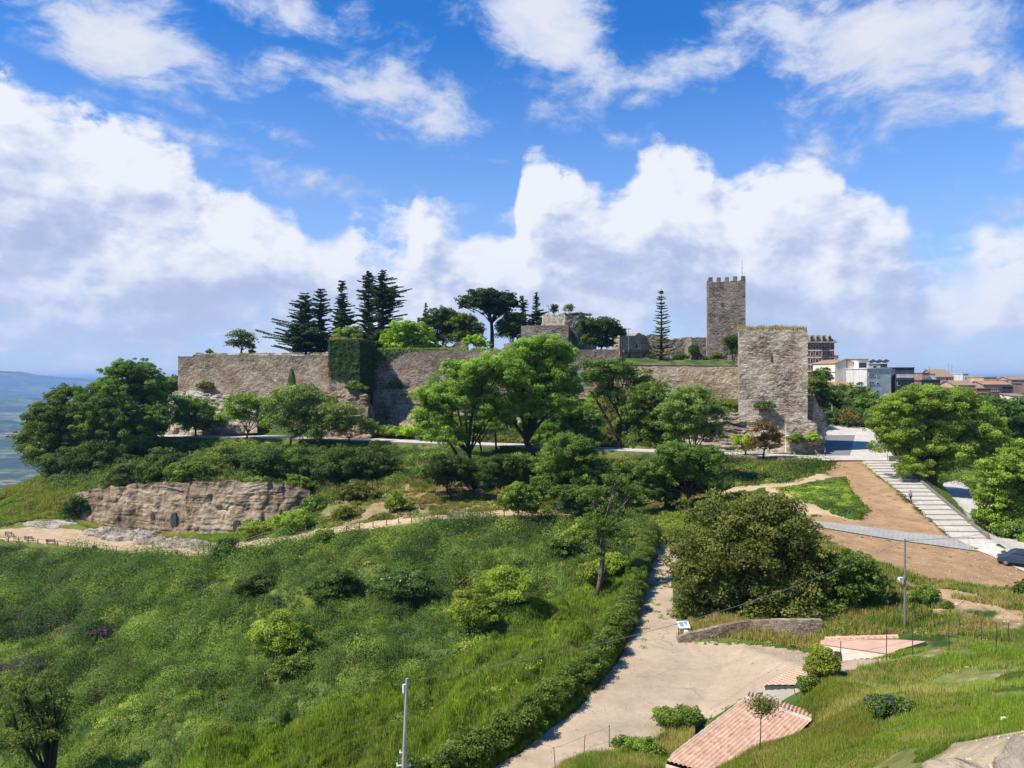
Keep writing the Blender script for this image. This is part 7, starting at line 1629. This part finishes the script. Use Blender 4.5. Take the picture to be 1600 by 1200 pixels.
# ---------------------------------------------------------------- information boards
def board(label, px, py, w, h, H, tilt, rz, name='information_board', dark=False):
    p = pg(px, py, 30); e = empty(name, p, rz, label=label, cat='sign'); M = Matrix.Translation(p)@Matrix.Rotation(rz, 4, 'Z')
    T = M@Matrix.Translation((0, 0, H))@Matrix.Rotation(tilt, 4, 'X')
    q = MB(); q.box(0, 0, 0, w, h, .04, M=T); q.build('panel', M_WHITE if not dark else M_GREYR, e)
    q = MB(); q.box(-w*.18, 0.02, .026, w*.34, h*.6, .008, M=T); q.box(w*.22, h*.2, .026, w*.3, h*.25, .008, M=T); [q.box(w*.22, -.02-h*.1*k, .026, w*.34, h*.035, .008, M=T) for k in range(3)]; q.build('print', plain('sign_print_'+str(int(px)), (0.20, 0.30, 0.42), .6), e)
    for s in (-w*.42, w*.42): q = MB(); q.beam(M@Vector((s, 0, -.1)), M@Vector((s, 0, H)), .06); q.build('leg', M_DMETAL, e)
board('white sloping information board at the corner of the dirt road', 1068, 994, 1.1, .75, 1.05, R(38), R(12))
board('small dark tilted panel beside the white information board', 1073, 1000, .55, .55, .6, R(50), R(-35), dark=True)
board('small dark sign at the end of the lower path', 875, 799, 1.3, .8, 1.0, R(70), 0, dark=True)
p = pg(146, 861); q = MB(); q.box(p.x, p.y+.1, p.z+.45, .7, .12, .9); q.box(p.x, p.y+.1, p.z+.96, .8, .2, .1); tagit(q.build('notice_box', M_WOOD), 'small dark wooden box among the fence posts on the lower path', 'box')
p = pg(147, 861)
# ---------------------------------------------------------------- low rubble wall round the yard
ywl = [(1060,1003,68.4,.55),(1085,1003,68.6,.9),(1120,1001,68.8,1.3),(1160,999,69.0,1.6),(1200,997,69.0,1.9),(1245,997,68.9,2.0),(1282,998,68,2.0)]
for i in range(1):
    Vs = MB(); 
    prev = None
    e = empty('rubble_wall', (XD(1060, 68.4), 68.4, -23.5), label='low rubble wall between the yard and the huge olive-brown tree', cat='wall')
A0, A1 = (XD(1060, 68.3), 68.3), (XD(1170, 69.0), 69.0); A2 = (XD(1284, 68.2), 68.2)
masonry('wall', A0, A1, .5, -24.0, lambda s: -23.35+.35+1.25*s**0.8, M_RUBBLE, 0.06, 0.10, step=0.28, parent=e, seed=61); masonry('wall', A1, A2, .5, -24.0, lambda s: -21.75+.35*s, M_RUBBLE, 0.06, 0.10, step=0.28, parent=e, seed=62)
# ---------------------------------------------------------------- houses by the yard
M_TERRA = tiles('terracotta_slab', (0.50, 0.32, 0.21), (0.64, 0.43, 0.30)); M_TROOF = render_mat('pink_tiles', (0.60, 0.36, 0.25), 0.28); M_MORT = render_mat('mortar', (0.50, 0.41, 0.32), 0.3); M_LRE = render_mat('light_render', (0.62, 0.55, 0.46), 0.18)
def tiled(parent, name, P00, P10, P11, P01, sp=0.25, amp=0.10, mat=None, thick=0.12, rows=0.36):
    """a roof slope of curved tiles: P00-P10 along the eaves, P01-P11 along the ridge"""
    P00, P10, P11, P01 = (np.array(p, float) for p in (P00, P10, P11, P01)); L = np.linalg.norm(P10-P00); H = np.linalg.norm(P01-P00); nx = int(L/sp)*8; ny = max(8, int(H/rows)*3)
    s, t_ = np.meshgrid(np.linspace(0, 1, nx+1), np.linspace(0, 1, ny+1), indexing='ij')
    V = P00*(1-s[..., None])*(1-t_[..., None])+P10*s[..., None]*(1-t_[..., None])+P11*s[..., None]*t_[..., None]+P01*(1-s[..., None])*t_[..., None]
    N = np.cross(P10-P00, P01-P00); N /= np.linalg.norm(N); N = N if N[2] > 0 else -N
    col_id = np.floor(s*L/sp); row_id = np.floor(t_*H/rows); jit = _hash(col_id.astype(np.int64), row_id.astype(np.int64), 5)
    w = np.abs(np.sin(s*L/sp*math.pi))**0.7*amp+((1-(t_*H/rows) % 1))*0.012+(jit-0.5)*0.010
    V = V+N*w[..., None]; ii = np.arange((nx+1)*(ny+1)).reshape(nx+1, ny+1); F = np.stack([ii[:-1, :-1], ii[1:, :-1], ii[1:, 1:], ii[:-1, 1:]], -1).reshape(-1, 4)
    o = np_mesh(name, V.reshape(-1, 3), F, mat, parent=parent, smooth=True); return o
def tilemat():
    m, t, o = new_mat('curved_tiles'); P = wpos(t); n = t.noise(P, 2.2, 6, 0.65); n2 = t.noise(P, 11.0, 4, 0.6); v = t.sep(t.voro(t.v('MULTIPLY', P, (4.0, 2.6, 2.6)), 1.0, 'F1', 'Color'))[0]
    k = t.m('ADD', t.m('MULTIPLY', v, 0.16), t.m('ADD', t.m('MULTIPLY', n, 0.55), t.m('MULTIPLY', n2, 0.32)))
    col = t.ramp(k, [(0.26, (0.26, 0.15, 0.10)), (0.44, (0.46, 0.28, 0.19)), (0.64, (0.60, 0.41, 0.29)), (0.85, (0.70, 0.54, 0.42))]); finish(t, o, col, 0.9, n2, 0.4, 0.02, 0.1); return m
M_CT = tilemat()
# main house: ridge from the upper left to the lower right, seen from above
hs_ = empty('tiled_house', (12, 42, -23), label='low house with a pink curved tile roof at the bottom of the picture', cat='house')
Rg0, Rg1 = W(1166, 1092, 44.0), W(1268, 1128, 40.5)      # ridge
Ev0, Ev1 = W(1040, 1190, 38.0), W(1168, 1228, 35.0)      # near eaves
Bk0, Bk1 = W(1186, 1085, 46.6), W(1288, 1106, 43.6)      # far eaves
Bk0.z = Rg0.z-0.75; Bk1.z = Rg1.z-0.75; Bk0.x = Rg0.x+1.0; Bk1.x = Rg1.x+1.2; Bk0.y = Rg0.y+2.7; Bk1.y = Rg1.y+2.7
tiled(hs_, 'roof', Ev0, Ev1, Rg1, Rg0, mat=M_CT); tiled(hs_, 'roof', Bk1, Bk0, Rg0, Rg1, mat=M_CT)
q = MB(); n_ = 15
for k in range(n_): a = Rg0.lerp(Rg1, k/n_)+Vector((0, 0, .07)); b = Rg0.lerp(Rg1, (k+1.12)/n_)+Vector((0, 0, .045)); q.tube([a, b], [.15, .115], 8)
q.build('ridge_tiles', M_MORT, hs_)
q = MB(); [q.tube([Rg0.lerp(Ev0, k/14)+Vector((0, 0, .05)), Rg0.lerp(Ev0, (k+1.1)/14)+Vector((0, 0, .03))], [.11, .09], 7) for k in range(13)]; q.build('verge_tiles', M_MORT, hs_)
q = MB(); dn = Vector((0, 0, -1))
def under(p, dz=.12): return Vector((p.x, p.y, p.z-dz))
vs = [under(Ev0, .1), under(Ev1, .1), under(Rg1, .1), under(Rg0, .1), under(Bk0, .1), under(Bk1, .1)]; bz = [Vector((v.x, v.y, min(gz(v.x, v.y), -20)-1.5)) for v in vs]
q.poly(vs+bz, [[0,1,7,6],[1,2,8,7],[2,5,11,8],[5,4,10,11],[4,3,9,10],[3,0,6,9]]); q.build('wall', M_LRE, hs_)
# second, higher roof behind with a wavy eave
h2 = empty('tiled_annex', (17, 47, -23), label='small terracotta roofed annex with a wavy eave behind the ridge tiled house', cat='house')
a0, a1 = W(1190, 1071, 48.5), W(1254, 1071, 47.5); b0_, b1_ = W(1262, 1041, 53.5), W(1300, 1046, 52)
b0_.z = a0.z+0.55; b1_.z = a1.z+0.55
b0_ = W(1236, 1047, 51.2); b1_ = W(1274, 1039, 51.6)
tiled(h2, 'roof', a0, a1, b1_, b0_, mat=M_TERRA, sp=0.42, amp=0.05); q = MB()
vs = [under(p, .1) for p in (a0+Vector((.15, .2, 0)), a1+Vector((-.05, .2, 0)), b1_, b0_)]; bz = [Vector((v.x, v.y, -24.5)) for v in vs]; q.poly(vs+bz, [[0,1,5,4],[1,2,6,5],[2,3,7,6],[3,0,4,7],[0,3,2,1]]); q.build('wall', M_LRE, h2)
q = MB(); c = (a0+a1)/2; q.beam((a1.x-.4, a1.y-.1, a1.z-.9), (a1.x+1.0, a1.y-1.2, a1.z-1.45), .22, .18); q.build('gutter', M_MORT, h2)
q = MB(); q.tube([(a1.x-.5, a1.y+.12, a1.z-.2), (a1.x-.2, a1.y-.05, a1.z-1.6)], .03, 6); q.build('drainpipe', M_METAL, h2)
# flat roofed shed
h3 = empty('flat_roofed_shed', (27, 58, -23), label='long low shed with a flat terracotta roof and a pale plastered end', cat='shed')
f0, f1 = W(1281, 1000, 61.0), W(1447, 1006, 56.5); g1 = W(1420, 993, 60.5); g0 = W(1300, 990, 65.5)
f0, f1 = W(1282, 1001, 61), W(1398, 1017, 54.5); g1 = W(1447, 1002, 57.5); g0 = W(1308, 993, 65.5)
zr_ = [f0, f1, g1, g0]; q = MB(); q.poly([p+Vector((0, 0, .0)) for p in zr_]+[p-Vector((0, 0, .28)) for p in zr_], [[0,1,2,3],[7,6,5,4],[0,4,5,1],[1,5,6,2],[2,6,7,3],[3,7,4,0]]); q.build('roof', render_mat('terracotta_floor', (0.58, 0.38, 0.27), 0.15), h3)
q = MB(); cc3 = sum(zr_, Vector())/4; ins = [p.lerp(cc3, .03)-Vector((0, 0, .283)) for p in zr_]; bz = [Vector((p.x, p.y, -24.5)) for p in ins]; q.poly(ins+bz, [[0,1,5,4],[1,2,6,5],[2,3,7,6],[3,0,4,7]]); q.build('wall', M_LRE, h3)
q = MB(); q.beam(f0.lerp(g0, .25)+Vector((0, 0, .06)), g0.lerp(g1, .75)+Vector((0, .5, .10)), .5, .16); q.build('raised_kerb', M_TERRA, h3)
q = MB(); q.beam(f0.lerp(f1, .22)+Vector((0, -.05, -1.05)), f0.lerp(f1, .30)+Vector((0, -.05, -1.05)), .12, .8); q.build('window', M_GLASS, h3)
# ---------------------------------------------------------------- heaps, boulders, litter
def boulder(label, p, s, seed, mat=None, name='boulder', cat='boulder'):
    n, m = 40, 26; th, ph = np.meshgrid(np.linspace(0, 2*np.pi, n, endpoint=False), np.linspace(-.5*np.pi, .5*np.pi, m), indexing='ij')
    d = np.stack([np.cos(th)*np.cos(ph), np.sin(th)*np.cos(ph), np.sin(ph)], -1); k = 1+0.5*(fbm(d[..., 0]*2+d[..., 2]*1.3+seed, d[..., 1]*2+d[..., 2]+seed, 0.9, 5, seed)-0.5)+0.12*np.sign(np.sin(d[..., 0]*3+seed))*0.3
    V = (np.array(p)+d*k[..., None]*np.array(s)).reshape(-1, 3); ii = np.arange(n*m).reshape(n, m); jj = np.roll(ii, -1, 0); F = np.stack([ii[:, :-1], jj[:, :-1], jj[:, 1:], ii[:, 1:]], -1).reshape(-1, 4)
    return tagit(np_mesh(name, V, F, mat or M_PALEROCK, smooth=True), label, cat)
c = W(1600, 1190, 9.2); boulder('large pale grey boulder cut by the right bottom corner', (c.x+.28, c.y, c.z-.42), (.50, .7, .62), 3)
c = W(1500, 1208, 13.5); boulder('rough brown rock at the bottom edge left of the pale boulder', (c.x, c.y, c.z-.12), (.62, .5, .30), 5, M_CLIFF)
c = pg(1022, 1190, 20); boulder('pale rock at the bottom edge among the weeds below the yard', (c.x-1.0, c.y, c.z+.1), (.6, .5, .45), 9)
c = pg(998, 1185, 20); boulder('smaller pale rock beside the one below the yard', (c.x, c.y, c.z+.3), (.5, .4, .4), 12)
c = pg(1024, 825, 60); boulder('small dark heap of stones on the grass above the dirt road', (c.x, c.y, c.z+.2), (1.1, .7, .5), 15, M_CLIFF, 'stone_heap', 'stone heap')
c = pg(1569, 1127, 10); boulder('small white stone lying in the foreground grass', (c.x, c.y, c.z+.06), (.12, .10, .09), 17, M_WHITE, 'stone', 'stone')
# sapling on the tiled roof side
tree('thin sapling in front of the pink tiled roof', (1186, 1150), 36, [(1184,1104,6,5),(1196,1106,7,4),(1190,1112,8,5),(1204,1105,4,3)], 'olive', leaf=0.10, cover=0.28, loose=0.8, fork=0.75, trunk_px=1.6, back=False)
# ---------------------------------------------------------------- people
def person(label, p, H, rz, shirt, trousers, skin, hair, stride=0.0, blue=None, bag=None, arms=0.0):
    e = empty('person', p, rz, label=label, cat='person'); s = H/1.75
    J = {'pelvis':(0,0,.95),'waist':(0,0,1.10),'chest':(0,.01,1.32),'neck':(0,0,1.47),'head':(0,-.01,1.56),'crown':(0,0,1.70),
         'hl':(-.10,0,.90),'kl':(-.11,-.03-stride*.16,.50),'al':(-.11,stride*-.22+.02,.09),'tl':(-.12,stride*-.22-.13,.03),
         'hr':(.10,0,.90),'kr':(.11,-.03+stride*.06,.50),'ar':(.11,stride*.26,.11),'tr':(.12,stride*.26-.12,.03),
         'sl':(-.19,0,1.40),'el':(-.25,.03+arms*-.05,1.13),'wl':(-.25,-.08-arms*.1,.90),'fl':(-.245,-.12-arms*.1,.80),
         'sr':(.19,0,1.40),'er':(.25,.03,1.13),'wr':(.25,-.10,.90),'fr':(.245,-.14,.80)}
    Rr = {'pelvis':.145,'waist':.125,'chest':.155,'neck':.058,'head':.085,'crown':.075,'hl':.10,'kl':.062,'al':.045,'tl':.04,'hr':.10,'kr':.062,'ar':.045,'tr':.04,'sl':.07,'el':.046,'wl':.034,'fl':.028,'sr':.07,'er':.046,'wr':.034,'fr':.028}
    E = [('pelvis','waist'),('waist','chest'),('chest','neck'),('neck','head'),('head','crown'),('pelvis','hl'),('hl','kl'),('kl','al'),('al','tl'),('pelvis','hr'),('hr','kr'),('kr','ar'),('ar','tr'),('chest','sl'),('sl','el'),('el','wl'),('wl','fl'),('chest','sr'),('sr','er'),('er','wr'),('wr','fr')]
    def skinned(name, keys, mat, grow=0.0):
        ks = [k for k in J if k in keys]; me = bpy.data.meshes.new(name); me.from_pydata([tuple(q*s for q in J[k]) for k in ks], [(ks.index(a), ks.index(b)) for a, b in E if a in ks and b in ks], [])
        o = bpy.data.objects.new(name, me); COL.objects.link(o); o.parent = e; me.materials.append(mat); sk = o.modifiers.new('skin', 'SKIN')
        for i, k in enumerate(ks): v = me.skin_vertices[0].data[i]; v.radius = ((Rr[k]+grow)*s,)*2; v.use_root = (i == 0)
        sb = o.modifiers.new('sub', 'SUBSURF'); sb.levels = 2; sb.render_levels = 2; return o
    skinned('body', set(J), skin)
    skinned('shirt', {'waist','chest','sl','sr','el','er','neck'} - {'neck'}, shirt, .014)
    skinned('trousers', {'pelvis','hl','hr','kl','kr'} | ({'al','ar'} if trousers[1] else set()), trousers[0], .014)
    hb = MB(); hb.tube([Vector((0, .015, 1.60))*s, Vector((0, .02, 1.70))*s, Vector((0, .01, 1.775))*s], [.085*s, .10*s, .04*s], 12); hb.build('hair', hair, e, True, world=False)
    fb = MB()
    for sx_ in (-.034, .034): fb.box(sx_*s, -.098*s, 1.63*s, .02, .012, .012)
    fb.box(0, -.115*s, 1.60*s, .022, .03, .04); fb.box(0, -.095*s, 1.565*s, .05, .012, .010); fb.build('face', hair, e, world=False)
    for sg, k in ((-1, 'fl'), (1, 'fr')):
        hd = MB(); c = Vector(J[k])*s
        for j in range(4): hd.tube([c+Vector((0, (j-1.5)*.018, .01)), c+Vector((0, (j-1.5)*.020-.004, -.045)), c+Vector((-sg*.015, (j-1.5)*.02-.01, -.085+abs(j-1.5)*.008))], [.009, .008, .006], 6)
        hd.tube([c+Vector((0, -.03, .03)), c+Vector((-sg*.01, -.055, -.01)), c+Vector((-sg*.015, -.06, -.035))], [.011, .010, .007], 6); hd.build('fingers', skin, e, world=False)
    if bag: b = MB(); b.box(0, .20*s, 1.25*s, .30*s, .17*s, .42*s); b.build('backpack', bag, e, bevel=.04, world=False)
    for sg, k in ((-1, 'al'), (1, 'ar')):
        sh = MB(); c = Vector(J[k])*s; sh.box(c.x, c.y-.06*s, c.z-.05*s, .10*s, .27*s, .09*s); sh.build('shoe', M_DMETAL, e, bevel=.02, world=False)
    return e
M_SKIN = plain('skin', (0.45, 0.26, 0.18), 0.6, 0.05, 5); M_HAIR = plain('brown_hair', (0.09, 0.035, 0.02), 0.7, 0.2, 9); M_LIGHTB = plain('pale_blue_cloth', (0.35, 0.42, 0.58), 0.9, 0.1, 5); M_NAVY = plain('navy_cloth', (0.02, 0.025, 0.06), 0.9, 0.1, 5)
M_BLACKC = plain('black_cloth', (0.015, 0.015, 0.02), 0.9, 0.1, 5); M_BLUEC = plain('blue_cloth', (0.03, 0.12, 0.5), 0.9, 0.1, 5)
pp = Vector((XD(1422.5, 119), 119, 0)); f = (159.5-119)/61.5; pp.z = ZB0+(ZB1-ZB0)*(math.floor(f*NS)+1)/NS
person('person in a pale blue top and dark shorts walking down the steps with a backpack', pp, 1.88, R(8), M_LIGHTB, (M_NAVY, False), M_SKIN, M_HAIR, 1.0, bag=M_NAVY)
person('person in dark clothes standing on the walkway below the bastion corner', (XD(1289.5, 168.5), 168.5, ZP+.01), 1.74, R(20), M_BLACKC, (M_NAVY, True), M_SKIN, M_HAIR, .3)
person('tiny person in blue beside the star-shaped conifer in the castle courtyard', (XD(1048.5, 206), 206, ZD(565.5, 206)), 1.75, R(-30), M_BLUEC, (M_NAVY, True), M_SKIN, M_HAIR, .3)
# ---------------------------------------------------------------- cars
def car(label, pos, rz, paint, van=False):
    e = empty('parked_car', pos, rz, label=label, cat='car'); M = Matrix.Translation(pos)@Matrix.Rotation(rz, 4, 'Z')
    L, Wd, Hh = (4.4, 1.8, 1.82) if van else (4.2, 1.75, 1.48)
    prof = [(-2.15,.35),(-2.18,.75),(-2.05,.95),(-1.35,1.05),(-.75,1.62 if van else 1.42),(-.3,Hh),(1.75 if van else 1.2,Hh),(2.05,1.15),(2.12,.8),(2.1,.35)]
    q = MB(); V = []
    for y, k in ((-Wd/2, .0), (Wd/2, .0)):
        for (x, z) in prof: V.append(M@Vector((x, y*(1 if z < 1.1 else .86), z)))
    n = len(prof); q.poly(V, [list(range(n)), list(range(n, 2*n))[::-1]]+[[i, i+n, (i+1) % n+n, (i+1) % n] for i in range(n)]); q.build('body', paint, e, bevel=.05)
    q = MB()
    for s in (-1, 1): q.box(.35, s*(Wd/2*.90+.012), 1.28, 2.3 if van else 1.9, .03, .42, M=M)
    q.build('side_window', M_GLASS, e)
    q = MB(); a, b = Vector((-1.28, 0, 1.12)), Vector((-.42, 0, Hh-.08)); q.poly([M@(a+Vector((-.02, s*Wd*.43, .02))) for s in (-1, 1)]+[M@(b+Vector((-.03, s*Wd*.40, .02))) for s in (1, -1)], [[0,1,2,3]]); q.build('windscreen', M_GLASS, e)
    for x in (-1.35, 1.35):
        for s in (-1, 1):
            w = MB(); c = Vector((x, s*(Wd/2-.08), .33)); w.tube([M@(c-Vector((0, .1, 0))), M@(c+Vector((0, .1, 0)))], .33, 16); wo_ = w.build('wheel', M_DMETAL, e)
            rm = MB(); rm.tube([M@(c+Vector((0, s*.08, 0))), M@(c+Vector((0, s*.115, 0)))], .19, 12); ro = rm.build('rim', M_METAL, None); ro.data.transform(e.matrix_basis.inverted()); ro.parent = wo_
    for s in (-1, 1): h_ = MB(); h_.box(-2.12, s*.62, .78, .12, .34, .18, M=M); h_.build('headlight', M_WHITE, e)
M_CARB = plain('grey_blue_paint', (0.035, 0.05, 0.09), 0.35, 0.03, 1, 0.4, 0.0); M_CARW = plain('silver_paint', (0.5, 0.52, 0.55), 0.3, 0.03, 1, 0.6, 0.3)
c1 = W(1592, 886, 89); c1.z = gz(c1.x, c1.y); car('grey-blue van-like car parked under the tree at the foot of the ramp', c1, R(-30), M_CARB, True)
print('things', round(time.time()-T0, 1))
# ---------------------------------------------------------------- air
hz_ = MB(); hz_.box(0, 0, (-600+70)/2, 96000, 96000, 670)
mz = bpy.data.materials.new('haze'); mz.use_nodes = True; tz = NT(mz.node_tree); tz.n.clear(); oz = tz.new('ShaderNodeOutputMaterial')
pv = tz.new('ShaderNodeVolumePrincipled'); pv.inputs['Color'].default_value = (0.30, 0.50, 0.90, 1); pv.inputs['Density'].default_value = 0.00007; pv.inputs['Anisotropy'].default_value = 0.1
tz.link(pv.outputs[0], oz.inputs['Volume'])
hzo = hz_.build('haze', mz); tagit(hzo, kind='stuff')
SC.cycles.volume_bounces = 1; SC.cycles.max_bounces = 6; SC.cycles.diffuse_bounces = 3; SC.cycles.transmission_bounces = 3; SC.cycles.glossy_bounces = 2
SC.cycles.use_adaptive_sampling = True; SC.cycles.adaptive_threshold = 0.02
SC.cycles.caustics_reflective = False; SC.cycles.caustics_refractive = False
print('script done', round(time.time()-T0, 1))
